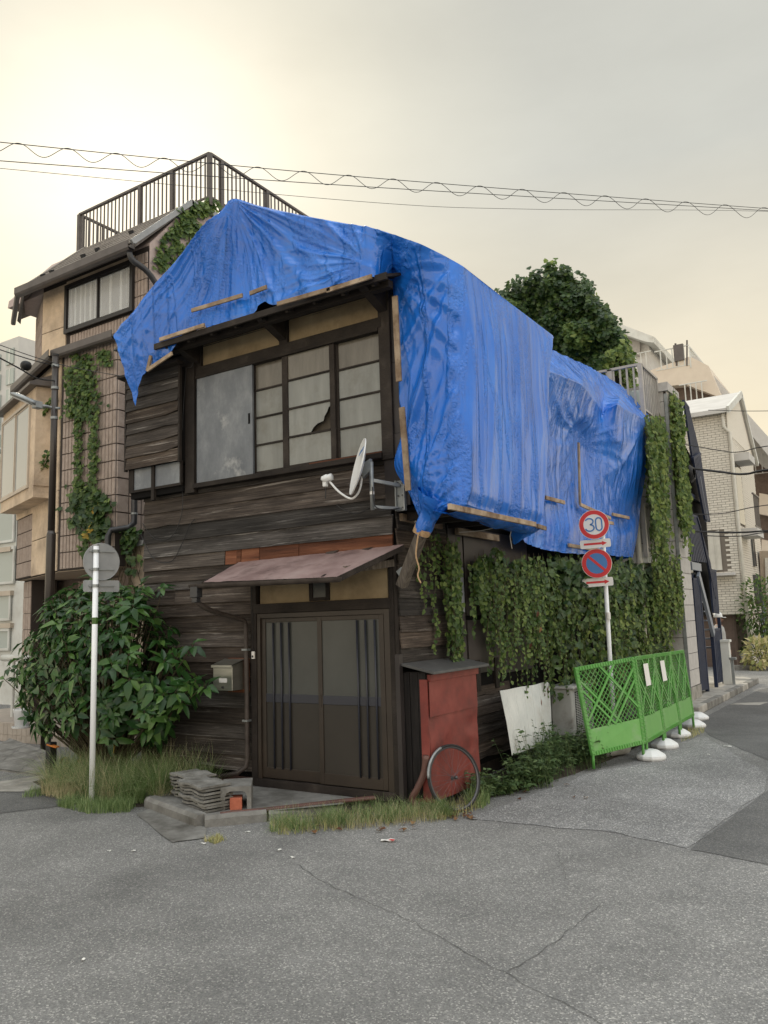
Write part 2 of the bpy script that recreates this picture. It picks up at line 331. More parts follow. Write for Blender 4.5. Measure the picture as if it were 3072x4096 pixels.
M['white'] = mat('white', [(.3, (.62,.63,.63)), (.7, (.74,.75,.75))], rough=.4, scale=3, spec=.5, dirt=(.5,.49,.46), dscale=4, dlo=.6, dhi=.85)
M['galv'] = mat('galv', [(.3, (.2,.215,.22)), (.7, (.32,.34,.345))], rough=.45, scale=8, metal=.5, spec=.5)
M['steel'] = mat('steel', [(.3, (.33,.33,.29)), (.7, (.46,.46,.42))], rough=.3, scale=3, stretch=(1,1,8), metal=.85)
M['redsheet'] = mat('redsheet', [(.3, (.09,.02,.017)), (.52, (.19,.036,.028)), (.72, (.25,.06,.047)), (.85, (.3,.13,.105))], rough=.55, scale=3, detail=8, spec=.4, bump=.4, bscale=4, dirt=(.05,.03,.028), dscale=1.4, dlo=.55, dhi=.75, rvar=.12)
M['blackboard'] = mat('blackboard', [(.35, (.008,.007,.007)), (.7, (.02,.017,.016)), (.86, (.07,.06,.055))], rough=.75, scale=3, stretch=(12,12,1), detail=8, bump=.6, bscale=5, bstretch=(20,20,1), spec=.25)
M['grayroof'] = mat('grayroof', [(.3, (.055,.055,.055)), (.7, (.1,.1,.098))], rough=.6, scale=4, bump=.1)
M['rubber'] = mat('rubber', [(.3, (.008,.008,.008)), (.7, (.018,.018,.018))], rough=.7, scale=20, bump=.2)
M['chrome'] = mat('chrome', (.10,.10,.105), rough=.5, metal=.6)
M['pvc'] = mat('pvc', [(.3, (.09,.042,.034)), (.7, (.14,.07,.055))], rough=.5, scale=5, dirt=(.06,.035,.03), dscale=3)
M['cement'] = mat('cement', [(.3, (.13,.126,.116)), (.55, (.21,.205,.19)), (.8, (.32,.31,.29))], rough=.9, scale=9, detail=9, bump=.6, bscale=40, rnd=.2, dirt=(.09,.085,.07), dscale=5, dlo=.5, dhi=.75, spec=.15)
M['concrete'] = mat('concrete', [(.3, (.15,.145,.135)), (.55, (.22,.215,.2)), (.8, (.31,.3,.28))], rough=.9, scale=6, detail=10, bump=.6, bscale=60, dirt=(.08,.075,.065), dscale=1.8, dlo=.48, dhi=.72, spec=.15)
M['concrete_light'] = mat('concrete_light', [(.3, (.3,.285,.255)), (.7, (.45,.43,.39))], rough=.9, scale=6, detail=9, bump=.4, bscale=50, dirt=(.19,.18,.16), dscale=2, spec=.15)
M['redbrick'] = mat('redbrick', [(.3, (.33,.09,.05)), (.7, (.45,.14,.08))], rough=.85, scale=15, bump=.4)
M['graywhite'] = mat('graywhite', [(.3, (.48,.5,.48)), (.7, (.62,.63,.6))], rough=.5, scale=4, dirt=(.33,.32,.28), dscale=2, dlo=.5, dhi=.8, spec=.4)
M['rust'] = mat('rust', [(.3, (.1,.03,.012)), (.7, (.24,.09,.04))], rough=.9, scale=20)
M['acwhite'] = mat('acwhite', [(.3, (.42,.43,.41)), (.7, (.56,.56,.53))], rough=.5, scale=4, dirt=(.22,.2,.17), dscale=4, dlo=.5, dhi=.75)
M['green'] = mat('green', [(.3, (.075,.25,.045)), (.7, (.105,.33,.065))], rough=.5, scale=4, spec=.4, dirt=(.17,.27,.13), dscale=6, dlo=.5, dhi=.75)
M['green2'] = mat('green2', [(.3, (.10,.30,.065)), (.7, (.14,.36,.085))], rough=.45, scale=3, spec=.45, dirt=(.22,.33,.18), dscale=4, dlo=.5, dhi=.8)
M['paper'] = mat('paper', (.72,.71,.67), rough=.7, spec=.2)
M['polewhite'] = mat('polewhite', [(.3, (.80,.83,.86)), (.7, (.86,.88,.90))], rough=.4, scale=6, spec=.45, dirt=(.5,.5,.48), dscale=7, dlo=.62, dhi=.85)
M['signback'] = mat('signback', [(.3, (.25,.26,.27)), (.7, (.34,.35,.355))], rough=.5, scale=5, metal=.3)
M['signred'] = mat('signred', [(.3, (.52,.014,.022)), (.7, (.60,.022,.03))], rough=.4, scale=5)
M['signblue'] = mat('signblue', [(.3, (.035,.155,.40)), (.7, (.05,.19,.46))], rough=.4, scale=5)
M['signwhite'] = mat('signwhite', [(.3, (.68,.66,.64)), (.7, (.76,.74,.71))], rough=.45, scale=5)
M['lamppole'] = mat('lamppole', [(.3, (.028,.021,.018)), (.7, (.042,.033,.028))], rough=.35, scale=5, spec=.5)
M['black'] = mat('black', (.012,.012,.013), rough=.5)
M['cable'] = mat('cable', (.02,.02,.022), rough=.6)
M['gutter'] = mat('gutter', [(.3, (.02,.021,.024)), (.7, (.035,.036,.04))], rough=.4, scale=4, spec=.5)
# --- left tiled building
M['tile'] = mat('tile', [(.3, (.30,.24,.205)), (.7, (.40,.33,.285))], rough=.85, scale=9, detail=6, bump=1.0, bscale=45, rnd=.07, spec=.2)
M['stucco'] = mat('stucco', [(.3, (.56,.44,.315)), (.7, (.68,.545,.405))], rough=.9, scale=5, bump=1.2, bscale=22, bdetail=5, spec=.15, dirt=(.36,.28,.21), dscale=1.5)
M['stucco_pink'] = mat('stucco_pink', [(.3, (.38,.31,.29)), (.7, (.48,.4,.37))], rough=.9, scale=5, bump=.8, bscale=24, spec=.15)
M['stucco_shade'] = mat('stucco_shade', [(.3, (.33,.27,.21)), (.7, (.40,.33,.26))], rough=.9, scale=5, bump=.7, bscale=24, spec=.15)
M['roofslate'] = mat('roofslate', [(.3, (.14,.125,.115)), (.7, (.23,.21,.19))], rough=.8, scale=14, bump=.4, rnd=.15)
M['railmetal'] = mat('railmetal', [(.3, (.075,.065,.06)), (.7, (.115,.10,.093))], rough=.45, scale=4)
M['frameblack'] = mat('frameblack', (.02,.018,.017), rough=.4)
M['framebeige'] = mat('framebeige', [(.3, (.42,.36,.29)), (.7, (.5,.43,.35))], rough=.5, scale=4)
M['glass'] = mat('glass', (.30,.32,.33), rough=.06, spec=.9)
M['glassdark'] = mat('glassdark', (.05,.055,.06), rough=.05, spec=.9)
M['curtain'] = mat('curtain', [(.3, (.42,.44,.44)), (.7, (.6,.62,.61))], rough=.9, scale=3, stretch=(9,9,.4))
M['winglass'] = mat('winglass', (.9,.92,.92), rough=.03, spec=.7, alpha=.28)
M['browntile'] = mat('browntile', [(.3, (.12,.09,.075)), (.7, (.18,.14,.12))], rough=.8, scale=8, bump=.5, rnd=.1)
M['steptile'] = mat('steptile', [(.3, (.3,.26,.22)), (.7, (.4,.35,.3))], rough=.75, scale=10, bump=.3, rnd=.08)
M['grout'] = mat('grout', (.05,.042,.038), rough=.95, spec=.1)
M['offwhite'] = mat('offwhite', [(.3, (.56,.57,.54)), (.7, (.68,.69,.66))], rough=.8, scale=3, dirt=(.45,.44,.4), dscale=1.5)
M['towergray'] = mat('towergray', [(.3, (.42,.42,.41)), (.7, (.5,.5,.49))], rough=.8, scale=1)
M['farwindow'] = mat('farwindow', (.34,.38,.36), rough=.2, spec=.6)
M['graypanel'] = mat('graypanel', [(.3, (.40,.385,.37)), (.7, (.50,.485,.465))], rough=.8, scale=8, bump=.3, bscale=60, rnd=.05, spec=.2)
M['grayside'] = mat('grayside', [(.3, (.36,.35,.34)), (.7, (.46,.45,.43))], rough=.85, scale=3, bump=.4, bscale=40, dirt=(.26,.25,.23), dscale=1.2)
M['railgray'] = mat('railgray', [(.3, (.30,.285,.265)), (.7, (.40,.38,.355))], rough=.5, scale=6)
M['navy'] = mat('navy', [(.3, (.012,.018,.042)), (.7, (.022,.032,.066))], rough=.6, scale=3, spec=.25)
M['navylight'] = mat('navylight', [(.3, (.16,.19,.24)), (.7, (.22,.25,.3))], rough=.45, scale=3)
M['whitebrick'] = mat('whitebrick', [(.3, (.62,.58,.5)), (.7, (.74,.70,.62))], rough=.8, scale=20, bump=.3, rnd=.08)
M['mortar'] = mat('mortar', (.2,.175,.145), rough=.95)
M['brownwall'] = mat('brownwall', [(.3, (.10,.07,.055)), (.7, (.15,.11,.09))], rough=.8, scale=6, bump=.3)
M['peach'] = mat('peach', [(.3, (.60,.52,.43)), (.7, (.68,.6,.5))], rough=.85, scale=2)
M['fargray'] = mat('fargray', [(.3, (.46,.45,.43)), (.7, (.55,.54,.52))], rough=.85, scale=2)
M['vinyl'] = mat('vinyl', [(.3, (.5,.48,.42)), (.7, (.62,.6,.53))], rough=.6, scale=3)
M['terracotta'] = mat('terracotta', (.3,.13,.08), rough=.8)
# --- plants
M['leaf'] = leafmat('leaf', (.016,.05,.014), (.036,.10,.024), (.11,.21,.05), .28, .3)
M['leafyellow'] = leafmat('leafyellow', (.35,.2,.02), (.42,.28,.03), (.45,.34,.06), .5, .3)
M['ivy'] = leafmat('ivy', (.035,.075,.018), (.085,.15,.035), (.19,.26,.065), .5, .35)
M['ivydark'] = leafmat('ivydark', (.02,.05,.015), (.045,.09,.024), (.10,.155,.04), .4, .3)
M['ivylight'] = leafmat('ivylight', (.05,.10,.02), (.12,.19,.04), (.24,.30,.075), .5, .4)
M['weed'] = leafmat('weed', (.045,.085,.03), (.085,.145,.05), (.16,.22,.085), .55, .3)
M['grass'] = leafmat('grass', (.10,.17,.055), (.19,.28,.10), (.36,.43,.2), .6, .35)
M['grassdry'] = leafmat('grassdry', (.26,.30,.10), (.44,.42,.18), (.66,.57,.32), .7, .35)
M['drygrass'] = leafmat('drygrass', (.34,.33,.19), (.48,.44,.26), (.64,.57,.36), .8, .3)
M['frosttop'] = mat('frosttop', [(.3, (.085,.075,.058)), (.7, (.16,.145,.118))], rough=.25, scale=2.2, stretch=(3,1,.6), detail=6, spec=.6, bump=.3, bscale=9)
M['deadleaf'] = leafmat('deadleaf', (.08,.035,.02), (.16,.07,.03), (.3,.19,.09), .8, .2)
M['stem'] = mat('stem', [(.3, (.05,.04,.025)), (.7, (.1,.085,.05))], rough=.9, scale=20)
M['soil'] = mat('soil', [(.3, (.03,.024,.018)), (.7, (.075,.06,.045))], rough=.95, scale=14, bump=1, bscale=50)
# --- ground
def asphalt(name, base, lo, hi, speck=.5, spscale=150):
    mt = mat(name, [(.3, lo), (.5, base), (.72, hi)], rough=.85, scale=1.1, detail=12, nrough=.72, spec=.3)
    t = mt.node_tree; L = t.links.new; b = t.nodes['Principled BSDF']; tc = N(t, 'ShaderNodeTexCoord')
    prev = b.inputs['Base Color'].links[0].from_socket
    v = N(t, 'ShaderNodeTexVoronoi'); v.inputs['Scale'].default_value = spscale; L(tc.outputs['Object'], v.inputs['Vector'])
    sp = N(t, 'ShaderNodeSeparateColor'); L(v.outputs['Color'], sp.inputs[0])
    rp = N(t, 'ShaderNodeValToRGB'); e = rp.color_ramp.elements; e[0].position = 0; e[0].color = (.45,.45,.46,1); e[1].position = 1; e[1].color = (2.6,2.55,2.45,1)
    for p, c in ((.5,(.85,.85,.86,1)), (.86,(1.15,1.15,1.13,1)), (.93,(2.0,1.97,1.9,1))): q = e.new(p); q.color = c
    L(sp.outputs[0], rp.inputs[0])
    mi = N(t, 'ShaderNodeMix', data_type='RGBA', blend_type='MULTIPLY'); mi.inputs[0].default_value = speck; mi.clamp_result = False
    st = N(t, 'ShaderNodeTexNoise'); st.inputs['Scale'].default_value = .42; st.inputs['Detail'].default_value = 6; st.inputs['Roughness'].default_value = .6; L(tc.outputs['Object'], st.inputs['Vector'])
    sr = N(t, 'ShaderNodeMapRange'); sr.inputs[1].default_value = .35; sr.inputs[2].default_value = .68; sr.inputs[3].default_value = .74; sr.inputs[4].default_value = 1.16; L(st.outputs['Fac'], sr.inputs[0])
    ms = N(t, 'ShaderNodeMix', data_type='RGBA', blend_type='MULTIPLY'); ms.inputs[0].default_value = 1; ms.clamp_result = False; L(prev, ms.inputs[6]); L(sr.outputs[0], ms.inputs[7]); prev = ms.outputs[2]
    L(prev, mi.inputs[6]); L(rp.outputs[0], mi.inputs[7]); L(mi.outputs[2], b.inputs['Base Color'])
    bp = N(t, 'ShaderNodeBump'); bp.inputs['Strength'].default_value = .8; bp.inputs['Distance'].default_value = .006
    L(v.outputs['Distance'], bp.inputs['Height']); L(bp.outputs[0], b.inputs['Normal'])
    return mt
M['asphalt'] = asphalt('asphalt', (.225,.223,.216), (.175,.174,.17), (.275,.272,.262), .62, 120)
M['asphalt_worn'] = asphalt('asphalt_worn', (.275,.274,.27), (.215,.215,.212), (.345,.343,.337), .75, 100)
M['asphalt_dark'] = asphalt('asphalt_dark', (.145,.145,.142), (.11,.11,.11), (.18,.179,.176), .5, 130)
M['crack'] = mat('crack', (.11,.11,.107), rough=.95, spec=.05)
M['paint'] = mat('paint', [(.35, (.3,.3,.29)), (.6, (.6,.6,.58))], rough=.8, scale=20)
# ================================================================== GROUND
def sheet(name, pts, z, mt, parent=None):
    mb = MB(); mb.add([(p[0], p[1], z) for p in pts], [tuple(range(len(pts)))])
    return mb.build(name, mt, parent)
def gz(*pp): return [fz(x, y, 0) for x, y in pp]
road = struct(sheet('road', [(-150,-60),(150,-60),(150,220),(-150,220)], 0, M['asphalt']))
def jag(pts, n, a, seed=0):
    out = []
    for p, q in zip(pts, pts[1:]+pts[:1]):
        for i in range(n):
            t = i/n; c = p.lerp(q, t); d = (q-p)
            if d.length > 1e-6:
                nrm2 = Vector((-d.y, d.x, 0)).normalized(); c = c + nrm2*a*nz(c.x*3+seed, c.y*3, seed)
            out.append(c)
    return out
worn = gz((1000,1768),(1080,1745),(1225,1690),(1290,1664),(1400,1650),(1470,1606),(1520,1590),(1659,1672),(1650,1710),(1485,1832),(1330,1800),(1180,1785))
struct(sheet('worn_pavement', jag(worn, 14, .05, 1), .004, M['asphalt_worn'])) 
dk = gz((1488,1836),(1662,1705),(1750,1650),(1900,1800),(1800,1900),(1659,1868))
struct(sheet('road_patch', jag(dk, 8, .02, 3), .004, M['asphalt_dark']))
street = gz((1500,1560),(1560,1530),(1640,1490),(1760,1470),(1800,1600),(1700,1660),(1530,1588))
struct(sheet('side_street', jag(street, 8, .02, 6), .0035, M['asphalt_dark']))
lf = gz((-200,1720),(0,1700),(150,1690),(270,1722),(240,1728),(0,1758),(-200,1785))
struct(sheet('pavement_strip', jag(lf, 8, .02, 5), .004, M['asphalt_dark']))
def strip_crack(pp, w, seed):
    pts = gz(*pp); res = []
    for p, q in zip(pts, pts[1:]):
        n = max(2, int((q-p).length/.04))
        for i in range(n):
            c = p.lerp(q, i/n); d = (q-p).normalized(); res.append((c + Vector((-d.y, d.x, 0))*(.025*nz(c.x*9, c.y*9, seed)+.03*nz(c.x*2.3, c.y*2.3, seed)), Vector((-d.y, d.x, 0))))
    mb = MB(); rows = []
    for i, (c, nn) in enumerate(res):
        ww = w*(.35+.9*abs(nz(i*.23, seed, 4)))
        rows.append([c+nn*ww+Vector((0,0,.0045)), c-nn*ww+Vector((0,0,.0045))])
    mb.grid(rows); mb.build('crack', M['crack'], road)
strip_crack([(638,1868),(700,1908),(760,1935),(850,1972),(900,2000),(1010,2062),(1090,2100),(1180,2150),(1250,2180),(1400,2265),(1520,2330)], .0042, 1)
strip_crack([(1095,2098),(1150,2070),(1200,2038),(1250,1995),(1300,1950)], .004, 2)
strip_crack([(1170,1890),(1210,1868),(1250,1840)], .0025, 3)
strip_crack([(1205,1838),(1215,1870),(1230,1905)], .003, 5)
strip_crack([(240,1729),(130,1742),(0,1760),(-80,1770)], .005, 4)
# concrete apron in front of the raised doorway
ap = gz((295,1760),(340,1742),(400,1765),(445,1792),(440,1812),(370,1822))
struct(sheet('concrete_apron', jag(ap, 6, .02, 9), .008, M['concrete']))
sl1 = gz((-60,1695),(0,1690),(95,1676),(150,1680),(120,1700),(60,1712),(-60,1712))
struct(sheet('concrete_slab', jag(sl1, 5, .015, 11), .012, M['concrete_light']))
# raised doorstep, rounded concrete kerb at its edge
step = [(-3.62,-.42),(-3.0,-.62),(-2.42,-.90),(-1.34,-1.24),(-.95,-.80),(-.55,-.32),(-.12,.22),(.15,.55),(0,.6),(0,.03),(-3.62,.03)]
mb = MB(); mb.prism([(x, y, 0) for x, y in step], (0,0,.085)); doorstep = struct(mb.build('doorstep', M['concrete']))
def kerb(name, pts, w, h, mt, parent, nseg=10):
    mb = MB(); P = lin([Vector((*p, 0)) for p in pts], nseg*(len(pts)-1)+1); rows = []
    for i, p in enumerate(P):
        d = (P[min(i+1, len(P)-1)]-P[max(i-1, 0)]).normalized(); n2 = Vector((d.y, -d.x, 0)); j = .006*nz(p.x*7, p.y*7, 2)
        rows.append([p+n2*w/2, p+n2*(w/2+j)+Vector((0,0,h*.7+j)), p+n2*(w*.3+j)+Vector((0,0,h+j)), p-n2*w*.4+Vector((0,0,h+j)), p-n2*w/2+Vector((0,0,0))])
    mb.grid(rows); mb.f.append(tuple(range(5))); k = len(mb.v); mb.f.append(tuple(range(k-5, k))[::-1])
    return mb.build(name, mt, parent)
kerb('kerb_stone', [(-2.42,-.93),(-1.36,-1.26)], .13, .105, M['concrete'], doorstep)
kerb('kerb_stone', [(-1.335,-1.25),(-.97,-.84)], .13, .10, M['concrete'], doorstep)
kerb('kerb_stone', [(-.955,-.825),(-.5,-.29)], .12, .09, M['concrete'], doorstep)
mb = MB(); mb.tube(cat([(-1.25,-1.14,.085),(-.9,-.75,.09),(-.45,-.2,.095),(-.05,.2,.1),(.12,.35,.08)], 24), .024, 8); mb.build('edge_pipe', M['pvc'], doorstep, smooth=True)
# planting strip of bare soil along the front and side walls
soil = MB()
def mound(poly, z, seed):
    bmn = [Vector((x, y, z)) for x, y in poly]; c = sum(bmn, Vector())/len(bmn)
    vs = [c+Vector((0,0,.05))]; ring = [p.lerp(c, .35)+Vector((0,0,.04+.03*nz(p.x*3, p.y*3, seed))) for p in bmn]; low = [Vector((p.x, p.y, 0.0)) for p in bmn]
    n = len(bmn); soil.add(vs+ring+low, [(0, 1+i, 1+(i+1)%n) for i in range(n)]+[(1+i, 1+n+i, 1+n+(i+1)%n, 1+(i+1)%n) for i in range(n)])
mound([(-5.0,.3),(-4.9,-.7),(-4.1,-1.0),(-3.3,-1.18),(-2.5,-1.0),(-2.45,-.86),(-3.6,-.4),(-3.66,.3)], 0, 1)
mound([(0.02,.5),(.3,.35),(.62,1.2),(.85,2.3),(.95,3.4),(1.0,5),(.95,7.5),(.02,8.5)], 0, 2)
struct(soil.build('planting_soil', M['soil']))
# right-hand pavement with a kerb of concrete blocks
mb = MB(); mb.prism([(.3,8.4,0),(.95,8.0,0),(1.0,10.5,0),(1.06,14.3,0),(.7,15.0,0),(-.8,15.2,0),(-.8,8.6,0)], (0,0,.115)); walk = struct(mb.build('pavement', M['concrete_light']))
for i in range(9):
    y0 = 8.0+i*.72; x0 = 1.0+(y0-8)*.011
    kb = MB(); kb.box((x0-.09, y0+.008, 0), (x0+.05, y0+.712, .132+.004*nz(i, 3, 3))); kb.build('kerb_block', M['concrete'] if i % 3 else M['concrete_light'], walk, bevel=.015)
for i, (x, y, dx, dy) in enumerate([(1.25,9.7,.5,.3),]):
    pt = MB(); pt.add([(x,y,.006),(x+dx,y+.05,.006),(x+dx+.1,y+dy+.35,.006),(x+.05,y+dy,.006)], [(0,1,2,3)]); struct(pt.build('manhole_cover', M['concrete_light']))
# ================================================================== THE WOODEN HOUSE
house = thing('wooden_house', (-1.8, 3.5, 0), 'old two storey house clad in dark weathered boards under blue tarpaulin', 'house')
# body behind the cladding
mb = MB(); mb.box((-3.6,.05,.0), (-.03,7.4,2.85)); mb.box((-3.6,.05,2.85), (-.03,7.4,5.1)); mb.prism([(-3.6,.05,5.1),(-.03,.05,5.1),(-1.8,.05,6.2)], (0,2.3,0))
mb.box((-.03,.05,2.9), (.7,1.95,5.0))
wall_core = mb.build('wall_core', M['darkwood'], house)
RR = random.Random(11)
def board(x0, x1, z0, z1, y=0.0, tilt=.026, th=.018, mt=None, parent=None, axis='x', name='siding_board', seed=0, split=0):
    """one lap board: lower edge proud and uneven; axis 'x' faces -y, axis 'y' faces +x"""
    n = max(4, int(abs(x1-x0)/.22)); rows = []
    for i in range(n+1):
        u = x0+(x1-x0)*i/n
        a = .0025*nz(u*1.1, z0*7, seed)+.002*nz(u*9, z0*5, seed+3); c = .004*nz(u*2.3, z1*7, seed+9); b = .004*nz(u*1.3, z0*3, seed+5)
        if split and RR.random() < split: a += RR.uniform(.005, .03)
        e0 = 0; 
        if i in (0, n): e0 = RR.uniform(-.006, .006)
        o = y-tilt+b
        rows.append([(u+e0, o+th, z0+a), (u+e0, o, z0+a), (u+e0, y-.004+b*.5, z1+c), (u+e0, y+th*.8, z1+c)])
    mb = MB(); mb.grid(rows); mb.f.append((0,1,2,3)); k = len(mb.v); mb.f.append((k-1,k-2,k-3,k-4))
    for i in range(n): mb.f.append((i*4+3, i*4, (i+1)*4, (i+1)*4+3))
    if axis == 'y': mb.v = [Vector((-(v.y), v.x, v.z)) for v in mb.v]
    o_ = mb.build(name, mt, parent)
    return o_
# ---- front wall boards
mb = MB(); mb.box((-3.62,.03,.1), (-1.86,.05,3.4)); mb.box((-1.86,.03,2.24), (-.03,.05,3.4)); front = mb.build('front_wall', M['dark'], house)
z = .22; k = 0
while z < 3.34:
    h = RR.uniform(.145, .185); z1 = min(z+h, 3.37)
    xs = [-3.63, -1.87] if z < 2.28 else [-3.63, -.02]
    if z < 2.28 and z1 > 2.28: z1 = 2.31
    cuts = [xs[0]]
    if xs[1]-xs[0] > 2:
        if not (2.42 < z < 2.62) and RR.random() < .45: cuts.append(RR.uniform(-2.6, -1.2))
    elif RR.random() < .25: cuts.append(RR.uniform(-3.1, -2.3))
    cuts.append(xs[1])
    for a, b in zip(cuts, cuts[1:]):
        if 2.4 < z < 2.6 and b > -2.2:
            board(a, -2.27, z, z1+.02, mt=M['siding'], parent=front, seed=k)
            for (p, q) in ((-2.26,-2.10),(-2.095,-2.03),(-2.025,-1.76),(-1.755,-1.2),(-1.195,-.03)):
                board(p, q, z, z1+.02, mt=M['siding_red'], parent=front, seed=k, tilt=.015); k += 1
        else: board(a, b-.004, z, z1+.02, y=RR.uniform(-.003,.003), mt=M['siding'], parent=front, seed=k, split=.015)
        k += 1
    z = z1
    if z >= 2.31 and z < 2.32: z = 2.31
# ---- upper storey timbers
def wbox(name, x0, x1, z0, z1, y0=-.05, y1=.04, mt='darkwood', parent=None, bevel=.004): 
    q = MB(); q.box((x0,y0,z0), (x1,y1,z1)); return q.build(name, M[mt], parent or house, bevel=bevel)
wbox('plaster_panel', -2.62,-1.405, 4.84,5.12, -.005,.04,'plaster'); wbox('plaster_panel', -1.29,-.085, 4.855,5.12,-.005,.04,'plaster')
wbox('lintel', -2.82,-.05, 4.735,4.845, -.06,.04); wbox('post', -1.405,-1.29, 4.845,5.14,-.045,.04); wbox('post', -2.74,-2.62, 4.845,5.14,-.045,.04); wbox('post', -.085,.05,3.36,5.14,-.055,.05)
wbox('post', -2.84,-2.69, 3.33,4.9, -.085,.03)
wbox('window_sill', -2.70,-.07, 3.375,3.43, -.10,.03); q = wbox('sill_board', -1.0,-.09,3.43,3.452,-.065,.02,'siding_red')
wbox('head_track', -2.69,-.085, 4.70,4.735, -.07,.02)
# zinc covered shutter
mb = MB(); mb.box((-2.68,-.052,3.43), (-1.80,-.02,4.80)); shut = mb.build('storm_shutter', M['zinc'], house, bevel=.004)
mb = MB(); mb.box((-1.86,-.056,4.02), (-1.835,-.05,4.14)); mb.build('finger_pull', M['dark'], shut)
# sliding sashes
def sash(x0, x1, y, bars, z0=3.43, z1=4.735, st=(.05,.05), broken=None):
    fr = MB(); fr.box((x0,y,z0), (x0+st[0],y+.03,z1)); fr.box((x1-st[1],y,z0), (x1,y+.03,z1)); fr.box((x0+st[0],y+.002,z0), (x1-st[1],y+.028,z0+.038)); fr.box((x0+st[0],y+.002,z1-.03), (x1-st[1],y+.028,z1))
    s_ = fr.build('window_sash', M['darkwood'], house, bevel=.003)
    zs = [z0+.038]+bars+[z1-.03]
    for i, bz in enumerate(bars):
        q = MB(); q.box((x0+st[0], y-.002, bz-.010), (x1-st[1], y+.03, bz+.010)); q.build('glazing_bar', M['darkwood'], s_)
    for i in range(len(zs)-1):
        a, b = zs[i]+(.010 if i else 0), zs[i+1]-(.010 if i < len(zs)-2 else 0); X0, X1 = x0+st[0], x1-st[1]
        q = MB()
        if broken == i:
            pl = [(X0,a),(X1-.27,a),(X1-.235,a+.05),(X1-.18,a+.085),(X1-.10,a+.10),(X1-.085,a+.15),(X1-.05,a+.19),(X1-.03,a+.235),(X1,a+.25),(X1,b),(X0,b)]
        else: pl = [(X0,a),(X1,a),(X1,b),(X0,b)]
        q.prism([(px, y+.013, pz) for px, pz in pl], (0,.005,0)); q.build('pane', M['frosttop' if i == len(zs)-2 else 'frost'], s_)
    return s_
sash(-1.845,-1.295, -.01, [3.766,4.082,4.402], st=(.055,.075))
sash(-1.37,-.655, -.045, [3.777,4.093,4.413], st=(.08,.065), broken=1)
sash(-.70,-.085, -.01, [3.771,4.086,4.408], st=(.07,.02))
mb = MB(); mb.box((-2.69,.03,3.4), (-.08,.045,4.74)); mb.build('window_backing', M['behindglass'], house)
# pent eave above the window
mb = MB(); mb.prism([(-2.9,-.47,5.03),(-2.9,.04,5.24),(-2.9,.04,5.27),(-2.9,-.47,5.06)], (3.2,0,0)); pent = mb.build('pent_roof', M['darkwood'], house)
mb = MB(); mb.box((-2.92,-.50,4.995), (.31,-.47,5.065)); mb.build('fascia', M['darkwood'], pent, bevel=.004)
mb = MB(); mb.box((-2.9,-.36,4.985), (.25,-.28,5.06)); mb.build('eave_purlin', M['darkwood'], pent)
for x in (-2.68,-1.35,-.02):
    mb = MB(); mb.prism([(x-.05,.0,4.86),(x-.05,-.08,4.9),(x-.05,-.42,5.02),(x-.05,-.42,5.06),(x-.05,.0,5.16)], (.1,0,0)); mb.build('bracket', M['darkwood'], pent)
for i in range(9):
    x = -2.75+i*.36; mb = MB(); mb.bar((x,.03,5.2), (x,-.46,5.0), .035, .04); mb.build('rafter', M['darkwood'], pent)
# gable boards above the pent roof
gb = MB(); gb.prism([(-3.6,.03,5.1),(0.0,.03,5.1),(.1,.03,5.3),(-1.8,.03,6.25),(-3.7,.03,5.25)], (0,.02,0)); gable = gb.build('gable_wall', M['dark'], house)
z = 5.1
while z < 6.1:
    hw = 1.85*(1-(z-5.1)/1.12); board(-1.8-hw, -1.8+hw, z, min(z+.19, 6.2), y=.02, mt=M['siding'], parent=gable, seed=k); k += 1; z += .17
# ---- shutter box on the left
mb = MB(); mb.box((-3.77,-.16,3.72), (-2.84,.02,4.87)); tob = mb.build('shutter_box', M['dark'], house)
zz = [3.715,3.86,4.01,4.155,4.3,4.45,4.605,4.74,4.868]
for a, b in zip(zz, zz[1:]):
    board(-3.77, -2.845, a, b+.012, y=-.172, mt=M['siding'], parent=tob, seed=k, split=.15); k += 1
mb = MB(); mb.bar((-3.87,-.2,4.895), (-2.79,-.2,4.90), .12, .03, up=(0,.1,1)); mb.build('box_lid', M['darkwood'], tob)
for x in (-3.785,-2.835):
    mb = MB(); mb.box((x-.014,-.19,3.70), (x+.014,-.15,4.87)); mb.build('corner_strip', M['darkwood'], tob)
# small pane strip under the shutter box
mb = MB(); mb.box((-3.76,-.14,3.43), (-2.85,-.11,3.46)); mb.box((-3.35,-.15,3.30), (-3.30,-.11,3.72)); mb.box((-3.76,-.14,3.46), (-3.68,-.11,3.72)); mb.box((-2.87,-.14,3.46),(-2.84,-.11,3.72)); low = mb.build('low_window', M['darkwood'], house)
for a, b in ((-3.68,-3.35),(-3.30,-2.87)):
    mb = MB(); mb.box((a,-.128,3.46), (b,-.122,3.72)); mb.build('pane', M['zinc'], low)
mb = MB(); mb.box((-3.76,-.11,3.36), (-2.85,.02,3.43)); mb.build('soffit', M['dark'], low)
# dark metal cladding at the right of the window, seams between sheets
z = 2.885
for i, h in enumerate((.73,.73,.72)):
    mb = MB(); mb.box((-.078 if i == 0 else .052,-.028+.003*i,z), (.205,-.012,z+h-.004)); mb.build('metal_cladding', M['metal_sheet'], house); z += h
wbox('corner_trim', -.02,.0,.1,2.45,-.03,.03)
